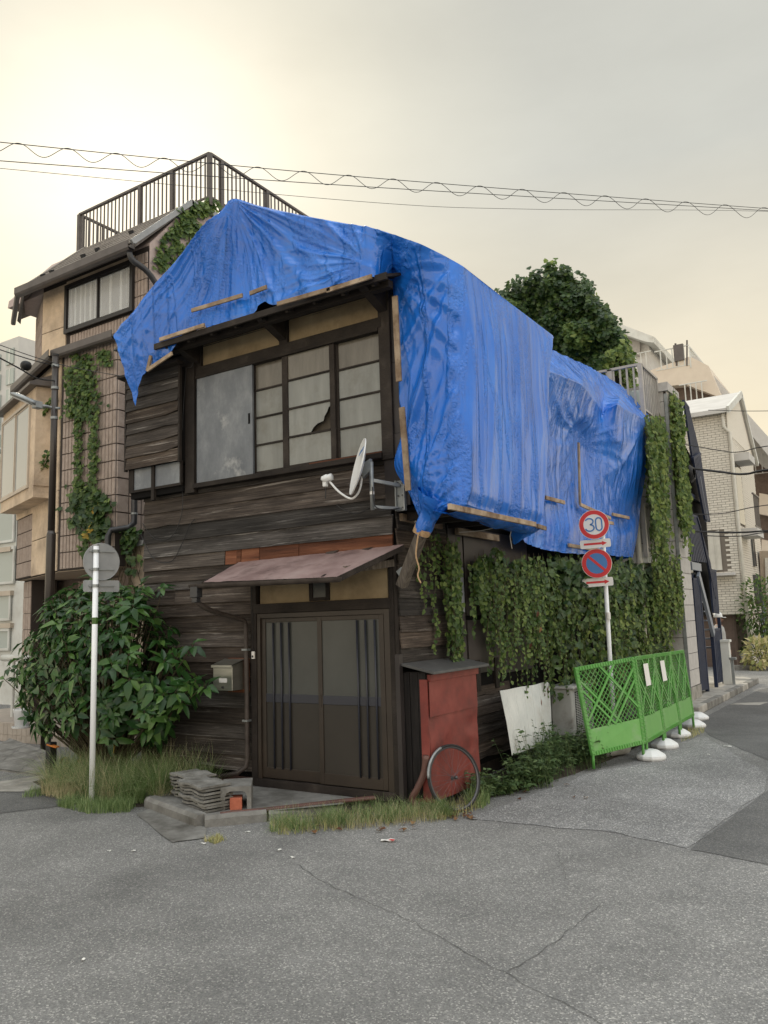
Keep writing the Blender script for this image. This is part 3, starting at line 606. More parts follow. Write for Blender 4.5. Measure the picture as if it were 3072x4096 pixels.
# ---- entrance
wbox('plaster_panel', -1.75,-.095,1.995,2.42,-.01,.04,'plaster'); wbox('door_lintel', -1.80,-.055,1.893,1.995,-.05,.04)
wbox('door_post', -1.86,-1.782,.08,2.42,-.045,.04); wbox('door_post', -.072,-.02,.06,2.42,-.04,.04)
mb = MB(); mb.box((-1.06,-.03,2.0), (-1.015,.0,2.26)); mb.box((-.845,-.03,2.0), (-.80,.0,2.26)); mb.box((-1.015,-.03,2.0), (-.845,.0,2.035)); tw = mb.build('transom_window', M['darkwood'], house, bevel=.003)
mb = MB(); mb.box((-1.015,-.018,2.035), (-.845,-.013,2.26)); mb.build('pane', M['doorglass'], tw)
wbox('threshold', -1.78,-.06,.075,.165,-.05,.03,'darkwood')
mb = MB(); mb.box((-1.778,-.035,.165), (-1.735,.0,1.89)); mb.box((-.14,-.035,.165), (-.075,.0,1.89)); mb.box((-1.735,-.034,1.84), (-.14,0,1.89)); mb.build('door_frame', M['dooral'], house, bevel=.003)
def sliding(x0, x1, y, bars, hand):
    fr = MB(); zb, zt = .175, 1.838
    fr.box((x0,y,zb), (x0+.055,y+.028,zt)); fr.box((x1-.055,y,zb), (x1,y+.028,zt)); fr.box((x0+.055,y+.001,zb), (x1-.055,y+.027,zb+.11)); fr.box((x0+.055,y+.001,zt-.045), (x1-.055,y+.027,zt))
    d = fr.build('sliding_door', M['dooral'], house, bevel=.004)
    q = MB(); q.box((x0+.055,y+.004,.955), (x1-.055,y+.024,1.042)); q.build('middle_rail', M['doorrail'], d, bevel=.003)
    q = MB(); q.box((x0+.055,y+.012,1.042), (x1-.055,y+.017,zt-.045)); q.build('pane', M['doorglass'], d)
    q = MB(); q.box((x0+.055,y+.012,zb+.11), (x1-.055,y+.018,.955)); q.build('lower_panel', M['doorpanel'], d)
    for bx in bars:
        q = MB(); q.tube([(bx,y-.004,zb+.10), (bx,y-.004,zt-.05)], .0095, 8); q.build('grille_bar', M['doorrail'], d, smooth=True)
    q = MB(); q.box((hand-.012,y-.006,.93), (hand+.012,y+.002,1.05)); q.build('door_pull', M['dooral'], d, bevel=.004)
sliding(-1.735,-.905,-.012,[-1.567,-1.458,-1.349],-.93); sliding(-.955,-.142,-.040,[-.455,-.353,-.244],-.93)
mb = MB(); mb.box((-1.76,.03,.1), (-.1,.045,1.9)); mb.build('door_backing', M['dark'], house)
# dark metal strip right of the door
mb = MB(); mb.box((-.018,-.045,.1), (.03,.02,1.45)); mb.build('metal_strip', M['metal_sheet'], house)
# doorbell with its wire
mb = MB(); mb.box((-1.835,-.066,1.41), (-1.795,-.045,1.49)); bell = mb.build('doorbell', M['signwhite'], house, bevel=.006)
mb = MB(); mb.box((-1.825,-.069,1.425), (-1.805,-.066,1.447)); mb.build('button', M['black'], bell)
mb = MB(); mb.tube(cat([(-1.815,-.05,1.49),(-1.828,-.05,1.65),(-1.82,-.05,1.8),(-1.835,-.05,1.95),(-1.84,-.05,2.2)], 14), .0025, 5); mb.build('bell_wire', M['cable'], bell)
# ---- awning over the door
A = [Vector((-2.06,-.005,2.475)), Vector((.105,-.005,2.505)), Vector((-.17,-.72,2.185)), Vector((-1.9,-.72,2.225))]
rows = []
for i in range(13):
    v = i/12; a = A[0].lerp(A[3], v); b = A[1].lerp(A[2], v)
    rows.append([a.lerp(b, j/30)+Vector((0,0,.005*nz(j*.4,i*.5,2)+.006*abs(math.sin(j/30*math.pi*4))*0)) for j in range(31)])
mb = MB(); mb.grid(rows); top = [list(r) for r in rows]; mb.grid([[p-Vector((0,0,.012)) for p in r] for r in reversed(rows)]); awn = mb.build('awning', M['awning'], house)
mb = MB(); mb.bar(A[2]+Vector((0,0,-.02)), A[1]+Vector((-.0,0,-.03)), .02, .05); mb.bar(A[3]+Vector((0,.0,-.02)), A[2]+Vector((0,.0,-.022)), .02, .035); mb.bar(A[3]+Vector((0,.0,-.02)), A[0]+Vector((0,0,-.03)), .02, .05); mb.build('edge_board', M['darkwood'], awn)
for x in (-1.75,-1.3,-.85,-.4):
    mb = MB(); mb.bar((x,-.03,2.43),(x+.03,-.7,2.185), .03, .035); mb.build('rafter', M['darkwood'], awn)
mb = MB(); mb.bar((-.26,-.5,2.26), (-.02,-.02,2.33), .05, .07); mb.build('support_arm', M['post'], awn)
for x, w in ((-.83,.16),(-.38,.13)):
    mb = MB(); mb.add([(x,-.01,2.5),(x+w,-.01,2.51),(x+w*.8,-.06,2.475),(x-.01,-.05,2.465),(x,-.0,2.56),(x+w,-.0,2.57)], [(0,1,2,3),(0,1,5,4)]); mb.build('flashing', M['copper'], awn)
gp = [(-2.02,-.765,2.185),(-1.0,-.765,2.170),(-.13,-.765,2.158)]
mb = MB(); rows = []
for p in lin(gp, 12):
    rows.append([p+Vector((0,.04*math.cos(t),.045*math.sin(t)+.02)) for t in [math.pi+math.pi*i/8 for i in range(9)]])
mb.grid(rows); mb.f.append(tuple(range(9))); k_ = len(mb.v); mb.f.append(tuple(range(k_-9,k_))[::-1]); gut = mb.build('gutter', M['copper'], house, smooth=True)
mb = MB(); mb.box((-2.0,-.80,2.07), (-1.9,-.72,2.18)); mb.prism([(-1.985,-.79,2.07),(-1.915,-.79,2.07),(-1.915,-.73,2.07),(-1.985,-.73,2.07)], (0,0,-.05)); mb.build('rain_head', M['gutter'], gut, bevel=.005)
mb = MB(); mb.tube(cat([(-1.95,-.76,2.08),(-1.95,-.74,2.02),(-1.93,-.55,1.93),(-1.91,-.2,1.85),(-1.9,-.09,1.8),(-1.9,-.075,1.6)], 18)+[Vector((-1.9,-.07,1.0)),Vector((-1.9,-.07,.36)),Vector((-1.91,-.08,.28)),Vector((-1.98,-.14,.22)),Vector((-2.25,-.32,.17))], .027, 8); dp = mb.build('downpipe', M['copper'], house, smooth=True)
for zc in (1.5,.75):
    mb = MB(); mb.box((-1.94,-.105,zc), (-1.865,-.03,zc+.02)); mb.build('pipe_clip', M['galv'], dp)
mb = MB(); mb.box((-2.35,-.42,.085), (-1.86,-.02,.17)); mb.build('foot_stone', M['pvc'], house, bevel=.02)
# ---- right side wall (faces +x)
mb = MB(); mb.box((-.03,.05,.15), (-.005,7.4,2.85)); side = mb.build('side_wall', M['dark'], house)
z = 1.34
while z < 2.75:
    h = RR.uniform(.15,.175); board(.02, 1.02+RR.uniform(-.03,.03), z, z+h+.015, y=-.006, mt=M['siding_y'], parent=side, axis='y', seed=k); k += 1; z += h
z = .2
while z < .98:
    h = RR.uniform(.085,.115); board(1.05, 2.6+RR.uniform(-.1,.1), z, z+h+.006, y=-.006, mt=M['siding_y'], parent=side, axis='y', seed=k, split=.3, tilt=.016); k += 1; z += h
def sheetx(name, y0, y1, z0, z1, x=.012, mt='metal_sheet', parent=None):
    q = MB(); q.box((-.004,y0,z0), (x,y1,z1)); return q.build(name, M[mt], parent or side)
sheetx('metal_cladding', 1.08,1.42,1.28,1.84); sheetx('metal_cladding',1.08,1.42,2.35,2.8); sheetx('metal_cladding', 1.46,2.35,1.15,1.75,.014); sheetx('metal_cladding',2.38,3.3,1.1,1.8,.012); sheetx('metal_cladding',1.46,3.3,1.8,2.8,.01)
sw = sheetx('side_window', 1.09,1.40,1.84,2.34,.02,'zinc')
for y in (1.06,1.6,2.1): sheetx('side_post', y,y+.1,.95,1.3,.03,'darkwood')
# projecting upper bay: floor joists and soffit seen from below
mb = MB(); mb.box((-.0,.06,2.84), (.72,1.9,2.88)); bay = mb.build('bay_floor', M['dark'], house)
for y in (.15,.6,1.1,1.6):
    mb = MB(); mb.box((-.02,y,2.76), (.7,y+.07,2.84)); mb.build('joist', M['darkwood'], bay)
# lower roof at the back under the second tarpaulin
mb = MB(); mb.box((-3.4,2.5,2.85), (.2,7.2,5.0)); mb.build('rear_wall', M['darkwood'], house)
mb = MB(); mb.prism([(-3.9,-.3,5.25),(.3,-.3,5.35),(-1.75,-.3,6.42)], (0,2.6,0)); mb.build('roof', M['grayroof'], house)
# loose cables on the front
for i, pts in enumerate(([(-2.80,-.1,4.86),(-2.83,-.1,4.6),(-2.84,-.12,4.2),(-2.86,-.12,3.7),(-2.9,-.06,3.2),(-3.0,-.05,2.95),(-3.15,-.05,2.83),(-3.4,-.05,2.85),(-3.6,-.06,3.05)], [(-3.62,-.06,2.9),(-3.4,-.05,2.6),(-3.1,-.05,2.55),(-2.92,-.05,2.75),(-2.8,-.05,2.95),(-2.72,-.04,3.02)], [(-2.79,-.1,4.85),(-2.7,-.12,4.84),(-2.68,-.1,4.9)])):
    mb = MB(); mb.tube(cat(pts, 40), .0045, 5); mb.build('loose_cable', M['cable'], house)
# ================================================================== BLUE TARPAULINS
tarp = thing('blue_tarpaulin', (-1.7, 0, 5.0), 'big blue tarpaulin draped over the gable and projecting upper side of the house', 'tarpaulin')
def ridged(x, y, z): return 1-2*abs(nz(x, y, z))
def crease(x, y, z, k=2.5): return max(0, 1-2.4*abs(nz(x, y, z)))**k
def foldsheet(rows, disp):
    return [[p+disp(p, i/(len(rows)-1), j/(len(r)-1)) for j, p in enumerate(r)] for i, r in enumerate(rows)]
def patch(tops, bots, nu, nv, mids=None):
    T = cat(tops, nu); B = cat(bots, nu); Ms = [cat(m_, nu) for m_ in (mids or [])]
    cols = []
    for j in range(nu): cols.append(cat([T[j]]+[m_[j] for m_ in Ms]+[B[j]], nv) if Ms else lin([T[j], B[j]], nv))
    return [[cols[j][i] for j in range(nu)] for i in range(nv)]
PK = fy(505,430,-.48)
# --- gable drape
tp = [fy(x, y, -.48) for x, y in ((252,722),(262,706),(285,680),(330,621),(385,560),(435,500),(480,455),(505,430),(560,445),(650,465),(740,482),(800,492),(845,505))]
bt = [fy(x, y, yy) for x, y, yy in ((301,880,-.24),(318,814,-.3),(372,766,-.4),(402,722,-.42),(448,712,-.42),(500,694,-.4),(548,684,-.4),(578,655,-.38),(602,662,-.4),(680,640,-.45),(760,615,-.47),(815,603,-.45),(848,612,-.10))]
md = []
for i, (a, b) in enumerate(zip(tp, bt)): 
    c = a.lerp(b, .5); c.y += (.05 if 3 < i < 10 else .0); md.append(c)
g = patch(tp, bt, 190, 90, [md])
KP = fy(846,600,-.1)
def dgable(p, v, u):
    d = Vector((p.x-PK.x, p.z-PK.z)); ang = math.atan2(d.x, -d.y); r = d.length
    ang += .06*nz(p.x*1.3,p.z*1.3,8); f = (.035*crease(ang*4.2, 1.3, .2)+.022*crease(ang*9, 3, .5)+.012*crease(ang*17,5,2)+.02*ridged(ang*3,2,7))*smoothstep(.0,.5,r)*(1-.45*smoothstep(.9,1.6,r))
    d2 = Vector((p.x-KP.x, p.z-KP.z)); a2 = math.atan2(d2.y, d2.x); r2 = d2.length
    a2 += .1*nz(p.x*1.5,p.z*1.5,4); f += (.04*crease(a2*2.6, 7, 1, 1.6)+.015*crease(a2*7, 2, 1))*smoothstep(0,.5,r2)*(1-smoothstep(.6,1.9,r2))
    f += .025*nz(p.x*1.4, p.z*1.4, 3)+.009*crease(p.x*2.4+p.z*2, p.z*2.5-p.x*1.2, 5)
    # puckers along the batten line
    f += .022*crease(p.x*5, p.z*.7, 9)*smoothstep(.55,.85,v)
    f += .05*ridged(p.x*5+p.z*3, p.z*4, 2)*smoothstep(.28,.0,u)*.6
    e = smoothstep(0,.05,v)*smoothstep(1,.95,u)
    return Vector((0,-f*e-.01*smoothstep(1,.97,u),.010*nz(p.x*5,p.z*5,8)*smoothstep(.9,1,v)*2))
g = foldsheet(g, dgable)
mb = MB(); mb.grid(g)
# --- over the roof
def roofslope(front, back, n=20, amp=.012):
    F = front; B = [Vector((p.x, back, p.z+.02*nz(p.x,1,2))) for p in F]
    mb.grid([[F[j].lerp(B[j], i/n)+Vector((0,0,amp*nz(F[j].x*3, i*.5, 4)*smoothstep(0,.2,i/n))) for j in range(len(F))] for i in range(n+1)])
rf = g[0]; roofslope([p for p in rf], 2.35)
# --- front of the projecting side: from the batten at the wall to the outer corner
Lb = [fy(845,505,-.48), fy(846.5,558,-.29), fy(849,615,-.10), fy(854,700,-.06), fy(860,790,-.06), fy(862,860,-.06), fy(868,930,-.06), fy(852,1005,-.14), fy(882,1062,-.07), fy(900,1105,-.06), fy(916,1140,-.05)]
Rb = [fx(1000,575,.9), fx(1001,630,.9), fx(1001,700,.9), fx(1001,770,.9), fx(1001,840,.9), fx(1000,900,.9), fx(999,960,.9), fx(998,1020,.9), fx(996,1088,.89), fx(962,1100,.72), fx(934,1142,.42)]
nv, nu = 120, 70
L_ = cat(Lb, nv); R_ = cat(Rb, nv)
rows = []
for i in range(nv):
    v = i/(nv-1); r = []
    for j in range(nu):
        u = j/(nu-1); p = L_[i].lerp(R_[i], u)
        bow = .10*math.sin(math.pi*u)*(1-smoothstep(.85,1,v))
        d = Vector(((p.x-KP.x), (p.z-KP.z))); a = math.atan2(d.y, d.x); rr = d.length
        a += .1*nz(p.x*1.4,p.z*1.1,4); f = (.045*crease(a*2.6, 4.4, 2, 1.6)+.02*crease(a*6, 1, 6))*smoothstep(.05,.5,rr)*(1-smoothstep(1.1,2.2,rr))
        TP = fy(915,1140,0); d3 = Vector((p.x-TP.x, p.z-TP.z)); a3 = math.atan2(d3.x, d3.y); r3 = d3.length
        f += (.035*crease(a3*5, 8, 2)+.018*crease(a3*11, 3, 9))*smoothstep(.02,.25,r3)*(1-smoothstep(.8,1.8,r3))
        BP = fy(880,1040,0); d4 = Vector((p.x-BP.x, p.z-BP.z)); a4 = math.atan2(d4.y, d4.x); r4 = d4.length
        f += (.028*crease(a4*5, 5, 4)+.014*crease(a4*11,3,4))*smoothstep(.05,.3,r4)*(1-smoothstep(.7,1.7,r4))
        # gathers hanging from the outer top corner
        C0 = R_[0]; d5 = Vector((p.x-C0.x, p.z-C0.z)); a5 = math.atan2(d5.x, -d5.y); r5 = d5.length
        f += .03*crease(a5*5.5, 2, 3)*smoothstep(.1,.6,r5)*(1-smoothstep(1.2,2.4,r5))*(1-smoothstep(.6,1,u))
        f *= .55; f += .015*nz(p.x*2, p.z*1.2, 6)
        for (la, lb, am, wd_) in ((C0, BP, .075, .13), (KP, fy(990,760,-.2), .04, .10), (fy(858,780,-.06), C0, .045, .09), (TP, fy(985,830,-.2), .04, .08)):
            ab = Vector((lb.x-la.x, lb.z-la.z)); ap = Vector((p.x-la.x, p.z-la.z)); tt = max(0, min(1, ap.dot(ab)/ab.length_squared)); ds = (ap-ab*tt).length; f += am*max(0, 1-ds/wd_)**1.4*smoothstep(0,.12,tt)*smoothstep(1,.85,tt)
        e = smoothstep(0,.06,u)*smoothstep(1,.93,u)
        r.append(p+Vector((.25*bow, -bow*.6-f*e, 0)))
    rows.append(r)
mb.grid(rows); front_face = rows
# --- long outer side face, hanging in vertical folds
RbS = [r[-1] for r in rows if True]
nvs = 110; top_ = RbS[0]; 
T0 = cat(Rb[:9], nvs)
Bk = [fx(x, y, xx) for x, y, xx in ((1196,728,.9),(1192,745,.9),(1183,800,.88),(1181,860,.86),(1179,930,.87),(1172,1000,.86),(1170,1070,.86),(1167,1138,.86))]
T1 = cat(Bk, nvs); rows2 = []; nu = 150
for i in range(nvs):
    v = i/(nvs-1); r = []
    for j in range(nu):
        u = j/(nu-1); p = T0[i].lerp(T1[i], u)
        s = p.y+ .18*(v-.3)*nz(p.y*1.5, 2, 2)*1.2 - .25*v*v*.4
        s += .28*v; f = (.028*ridged(s*1.1, v*.25, 3.3)+.034*crease(s*1.7, v*.22, 5.1, 4)+.020*crease(s*3.6, v*.25, 7.7, 4)+.006*crease(s*8, v*.4, 4.1))*smoothstep(.0,.4,v)*(1-.3*smoothstep(.75,1,v))
        f += .035*math.sin(math.pi*v)+.02*nz(p.y*1.1, p.z*1.1, 4)
        f += .05*smoothstep(.82,.98,v)*ridged(p.y*3, 2, 5)*.5
        # puckers where the batten clamps the bottom
        f -= .03*smoothstep(.93,.985,v)
        e = smoothstep(0,.025,u)*smoothstep(1,.97,u)
        r.append(p+Vector((f*e, 0, .025*nz(p.y*2, 3, 1)*smoothstep(.8,1,v)-.03*smoothstep(.3,.6,u)*smoothstep(.9,1,v)*0)))
    rows2.append(r)
mb.grid(rows2)
# roof strip from the kink to the outer edge
k0 = g[0][-1]; kE = rows[0]
mb.grid([[p.lerp(Vector((p.x, 2.35, rows2[0][-1].z+(p.z-rows[0][-1].z))), i/14) for p in kE] for i in range(15)])
# back return and tucked lower lip
br = [r[-1] for r in rows2]
mb.grid([[p, p+Vector((-.12,.06,.0)), p+Vector((-.35,.10,.02)), p+Vector((-.8,.12,.05))] for p in br])
lip = rows2[-1]
mb.grid([[p for p in lip], [p+Vector((-.05,0,-.06+.02*nz(p.y*4,1,1))) for p in lip], [p+Vector((-.16,0,-.075+.03*nz(p.y*3,4,1))) for p in lip], [p+Vector((-.3,.0,-.03+.04*nz(p.y*2.5,6,1))) for p in lip]])
# loose tail hanging at the back corner
tl = [fx(1100,1135,.55), fx(1125,1140,.7), fx(1150,1142,.8), fx(1170,1132,.86)]; tb = [fx(1107,1172,.5), fx(1112,1176,.55), fx(1128,1166,.65), fx(1172,1140,.86)]
mb.grid([[a.lerp(b, i/8)+Vector((.02*nz(j*.5,i*.4,1),0,0)) for j, (a, b) in enumerate(zip(cat(tl, 14), cat(tb, 14)))] for i in range(9)])
mb.build('sheet', M['tarp'], tarp, smooth=True)
# --- wooden battens that clamp it
def batten(p, q, w=.045, h=.02, up=(0,-1,0), parent=None, off=(0,-.05,0)):
    q_ = MB(); q_.bar(Vector(p)+Vector(off), Vector(q)+Vector(off), h, w, up=(0,0,1)) if False else q_.bar(Vector(p)+Vector(off), Vector(q)+Vector(off), w, h, up=up)
    o = q_.build('batten', M['batten'], parent, bevel=.002)
    d = (Vector(q)-Vector(p)); n_ = max(2, int(d.length/.35)); nb = MB()
    for i in range(n_):
        c = Vector(p)+Vector(off)+d*((i+.5)/n_)+Vector(up).normalized()*h*.5
        a = d.normalized(); b2 = Vector(up).cross(a).normalized()
        nb.add([c+a*.004+Vector(up)*.001, c+b2*.004+Vector(up)*.001, c-a*.004+Vector(up)*.001, c-b2*.004+Vector(up)*.001], [(0,1,2,3)])
    nb.build('nail', M['rust'], o)
    return o
for (a, b), yy in ((((414,671),(524,638)),-.52),(((540,634),(576,620)),-.53),(((599,657),(714,624)),-.56),(((706,628),(803,597)),-.56),(((345,734),(442,702)),-.52),(((318,802),(326,768)),-.44),(((318,800),(372,763)),-.47),(((420,722),(444,708)),-.47)):
    batten(fy(*a, yy), fy(*b, yy), parent=tarp, off=(0,0,0))
for a, b, yy in (((853,640),(862,824),-.24),((868,880),(882,1060),-.30)):
    batten(fy(*a, yy), fy(*b, yy), w=.06, h=.022, parent=tarp, off=(0,0,0))
batten(fx(970,1094,.97), fx(1156,1133,.97), w=.05, h=.03, up=(1,0,0), parent=tarp, off=(0,0,0))
batten(fx(1160,1136,.87), fx(1176,1141,.87), w=.045, h=.03, up=(1,0,0), parent=tarp, off=(0,0,0))
# --- second tarpaulin over the lower rear part
tarp2 = thing('blue_tarpaulin', (0, 5, 4.0), 'smaller blue tarpaulin slung over the lower rear roof behind the road sign', 'tarpaulin')
rws = [
 [(1165,742,.10),(1225,772,.10),(1262,788,.10),(1300,810,.10),(1340,833,.12),(1370,858,.18),(1390,884,.36)],
 [(1160,772,.42),(1222,797,.42),(1258,812,.42),(1302,850,.30),(1338,856,.42),(1370,878,.46),(1400,903,.56)],
 [(1155,790,.70),(1220,815,.70),(1255,828,.70),(1302,890,.46),(1333,874,.70),(1370,894,.70),(1406,916,.68)],
 [(1150,868,.50),(1214,885,.50),(1250,898,.46),(1290,925,.42),(1326,930,.58),(1364,945,.62),(1402,958,.64)],
 [(1140,968,.36),(1212,962,.34),(1246,955,.26),(1286,985,.34),(1322,1000,.46),(1358,1010,.53),(1394,1025,.56)],
 [(1130,1070,.32),(1212,1086,.28),(1250,1092,.26),(1286,1106,.28),(1318,1115,.32),(1355,1118,.34),(1385,1078,.46)],
 [(1120,1120,.32),(1195,1140,.33),(1240,1148,.32),(1278,1152,.32),(1310,1158,.34),(1345,1160,.35),(1378,1145,.40)],
 [(1128,1172,.30),(1178,1188,.30),(1230,1196,.30),(1270,1198,.30),(1300,1198,.30),(1335,1202,.30),(1366,1204,.30)]]
W = [[fx(*p) for p in r] for r in rws]
nu, nv = 150, 130
Cs = [(lin(r, nu) if k_ in (1,2) else cat(r, nu)) for k_, r in enumerate(W)]; cols = [lin([Cs[0][j], Cs[1][j], Cs[2][j]], 38)[:-1]+cat([c[j] for c in Cs[2:]], nv-37) for j in range(nu)]
# keep the eave crisp: linear blend between the roof rows and the wall rows
rows3 = []
BT = fx(1247,955,.28)
for i in range(nv):
    r = []
    for j in range(nu):
        u, v = j/(nu-1), i/(nv-1); p = cols[j][i]
        d = Vector((p.y-BT.y, p.z-BT.z)); a = math.atan2(d.x, d.y); rr = d.length
        a += .12*nz(p.y*.9,p.z*.9,7); f = (.035*crease(a*2.1, 2, 2, 1.6)+.018*crease(a*5, 6, 1))*smoothstep(.05,.8,rr)*(1-smoothstep(1.0,2.4,rr))*smoothstep(.33,.45,v)
        f += (.03*crease(p.y*3-p.z*.8, p.z*.3, 3)+.016*crease(p.y*7-p.z*1.5, p.z*.4, 8))*smoothstep(.6,.75,v)
        f += (.022*crease(p.y*2.5+p.z*1.5, p.z*1, 5)+.012*crease(p.y*6, p.z*2, 2))*(1-smoothstep(.2,.32,v))+.015*nz(p.y*1.5,p.z*1.5,9)
        f += .03*crease(p.y*1.0-p.z*1.4, p.z*.5+p.y*.2, 12)*smoothstep(.34,.42,v)*(1-smoothstep(.55,.75,v))
        r.append(p+Vector((f, 0, .012*nz(p.y*4, v*6, 2))))
    rows3.append(r)
mb = MB(); mb.grid(rows3)
en = [r[-1] for r in rows3]; mb.grid([[p, p+Vector((-.25,.05,-.02)), p+Vector((-.7,.05,-.03))] for p in en])
tpz = rows3[0]; mb.grid([[p for p in tpz], [p+Vector((-.6,0,-.1)) for p in tpz], [p+Vector((-1.6,0,-.35)) for p in tpz]])
mb.build('sheet', M['tarp'], tarp2, smooth=True)
for a, b in (((1247,957,.36),(1250,1090,.36)),((1250,1090,.38),(1316,1120,.40)),((1320,1111,.42),(1356,1119,.42)),((1175,1075,.40),(1216,1086,.38)),((1160,1137,.38),(1176,1142,.38)),((1308,1128,.40),(1322,1131,.40)),((1225,1178,.36),(1300,1190,.36))):
    batten(fx(*a), fx(*b), w=.05, h=.025, up=(1,0,0), parent=tarp2, off=(0.02,0,0))
# --- diagonal prop with the tarpaulin's corner lashed round it
pt, pb = Vector((.40,-.13,2.62)), Vector((.075,-.03,2.10))
prop = thing('wooden_prop', tuple(pb), 'weathered diagonal timber prop lashed with rope below the tarpaulin corner', 'prop')
mb = MB(); mb.bar(pb, pt+(pt-pb).normalized()*.22, .085, .1, up=(0,1,0)); mb.build('timber', M['post'], prop, bevel=.006)
rp = MB(); dd = (pt-pb).normalized(); ce = pt-dd*.05
a1 = dd.cross(Vector((0,1,0))).normalized(); b1 = dd.cross(a1)
rp.tube([ce+dd*(.012*t/6.28)+(a1*math.cos(t)+b1*math.sin(t))*(.078+.006*math.sin(t*3)) for t in [i*.35 for i in range(92)]], .008, 6)
rp.tube(cat([ce+a1*.0+Vector((.02,-.09,0)), ce+Vector((.0,-.1,-.12)), ce+Vector((-.005,-.11,-.22)), ce+Vector((.02,-.105,-.33)), ce+Vector((0.0,-.1,-.40)), ce+Vector((.03,-.1,-.47))], 24), .008, 6)
rp.build('rope', M['rope'], prop, smooth=True)
mb = MB(); rows = []
for i in range(14):
    t = i/13; c = ce+dd*(t*.42-.01); rr = .062+.012*math.sin(t*9)+.10*t*t
    rows.append([c+(a1*math.cos(q)+b1*math.sin(q))*rr*(1+.15*ridged(q*2.2, t*2, 4)) for q in [2*math.pi*j/30 for j in range(31)]])
mb.grid(rows); mb.build('lashed_corner', M['tarp'], tarp, smooth=True)
mb = MB(); mb.bar(pb+Vector((.06,-.06,.16)), pb+Vector((.0,-.06,.12)), .015,.05); mb.build('iron_strap', M['galv'], prop)
# --- rails under the projecting storey, tied with string
rail = thing('wooden_rail', tuple(fx(885,1125,.02)), 'rough timber rail tied along the side wall under the tarpaulin', 'rail')
for a, b in (((865,1117,.03),(952,1136,.05)),((986,1147,.05),(1075,1163,.08))):
    mb = MB(); mb.bar(fx(*a), fx(*b), .05, .075); mb.build('rail_length', M['batten'], rail, bevel=.003)
mb = MB(); mb.tube(cat([fx(895,1128,.1), fx(903,1124,.14), fx(912,1121,.2)], 8), .006, 5); mb.tube(cat([fx(896,1122,.09), fx(899,1130,.10), fx(896,1141,.10)], 8), .006, 5); mb.tube(cat([fx(992,1150,.1), fx(1040,1146,.3), fx(1100,1136,.6), fx(1102,1160,.6), fx(1106,1185,.6)], 20), .005, 5)
mb.build('string', M['string'], rail)
# ================================================================== THINGS ON AND AROUND THE HOUSE
# satellite dish on a wall bracket
dish = thing('satellite_dish', (.15,-.03,2.85), 'white satellite dish on a grey bracket below the upper window', 'satellite dish')
mb = MB(); mb.box((.06,-.05,2.83), (.17,-.03,3.13)); mb.box((.06,-.075,2.83), (.075,-.05,3.13)); mb.box((.155,-.075,2.83),(.17,-.05,3.13)); pl = mb.build('wall_plate', M['galv'], dish, bevel=.003)
for x, z in ((.09,3.11),(.14,3.10),(.09,2.86),(.14,2.86),(.09,2.98),(.14,2.98)):
    q = MB(); q.tube([(x,-.05,z),(x,-.065,z)], .009, 6); q.build('bolt', M['chrome'], pl)
mxp = Vector((-.055,-.30,0))
mb = MB(); mb.bar((.11,-.06,3.08), (mxp.x,mxp.y,3.12), .03,.035); mb.build('bracket_arm', M['galv'], dish, bevel=.003); mb = MB(); mb.bar((.11,-.06,2.85), (mxp.x,mxp.y,2.86), .03,.03); mb.build('bracket_arm', M['galv'], dish, bevel=.003)
mb = MB(); mb.tube([mxp+Vector((0,0,2.83)), mxp+Vector((0,0,3.30))], .021, 12); ms = mb.build('mast', M['galv'], dish, smooth=True)
mb = MB(); mb.tube([mxp+Vector((0,0,2.98)), mxp+Vector((0,0,3.01))], .0225, 12); mb.build('tape', M['signwhite'], ms)
# dish: offset bowl, edge-on to the street, facing -x
cx = Vector((-.20,-.33,3.27)); nrm_ = Vector((-.70,-.69,.25)).normalized(); ua = Vector((0,0,1)).cross(nrm_).normalized(); va = nrm_.cross(ua)
mb = MB(); rows = []
for i in range(9):
    r = i/8*.275
    rows.append([cx + ua*(r*.94*math.cos(t)) + va*(r*1.04*math.sin(t)) + nrm_*(.05*(r/.275)**2-.05) for t in [2*math.pi*j/40 for j in range(41)]])
mb.grid(rows); mb.grid([[p-nrm_*.006 for p in r] for r in rows][::-1])
mb.grid([rows[-1], [p-nrm_*.012 for p in rows[-1]]]); bowl = mb.build('bowl', M['white'], dish, smooth=True)
# print on the bowl: a word of dark letters with a smaller line under it
def strokes(letters, org, ex, ey, h, w, gap, lw, nrm2, mt, parent, name):
    q = MB(); x = 0
    for L in letters:
        for (x0,y0),(x1,y1) in L:
            p = org+ex*(x+x0*w)+ey*(y0*h); r_ = org+ex*(x+x1*w)+ey*(y1*h); q.bar(p, r_, lw, .0016, up=nrm2)
        x += w+gap
    return q.build(name, mt, parent)
Dl = [((0,0),(0,1)),((0,1),(.8,.8)),((.8,.8),(.9,.4)),((.9,.4),(.7,.1)),((.7,.1),(0,0))]; Xl = [((0,0),(1,1)),((0,1),(1,0))]; Al = [((0,0),(.5,1)),((.5,1),(1,0)),((.2,.35),(.8,.35))]; Nl = [((0,0),(0,1)),((0,1),(1,0)),((1,0),(1,1))]; Tl = [((.5,0),(.5,1)),((0,1),(1,1))]; El = [((0,0),(0,1)),((0,1),(1,1)),((0,.5),(.8,.5)),((0,0),(1,0))]
exl = -ua; 
strokes([Dl,Xl,Al,Nl,Tl,El,Nl], cx+va*.15+ua*.12+nrm_*-.006, (-ua*.97-va*.1), va, .035, .024, .010, .006, nrm_, M['signblue'], bowl, 'lettering')
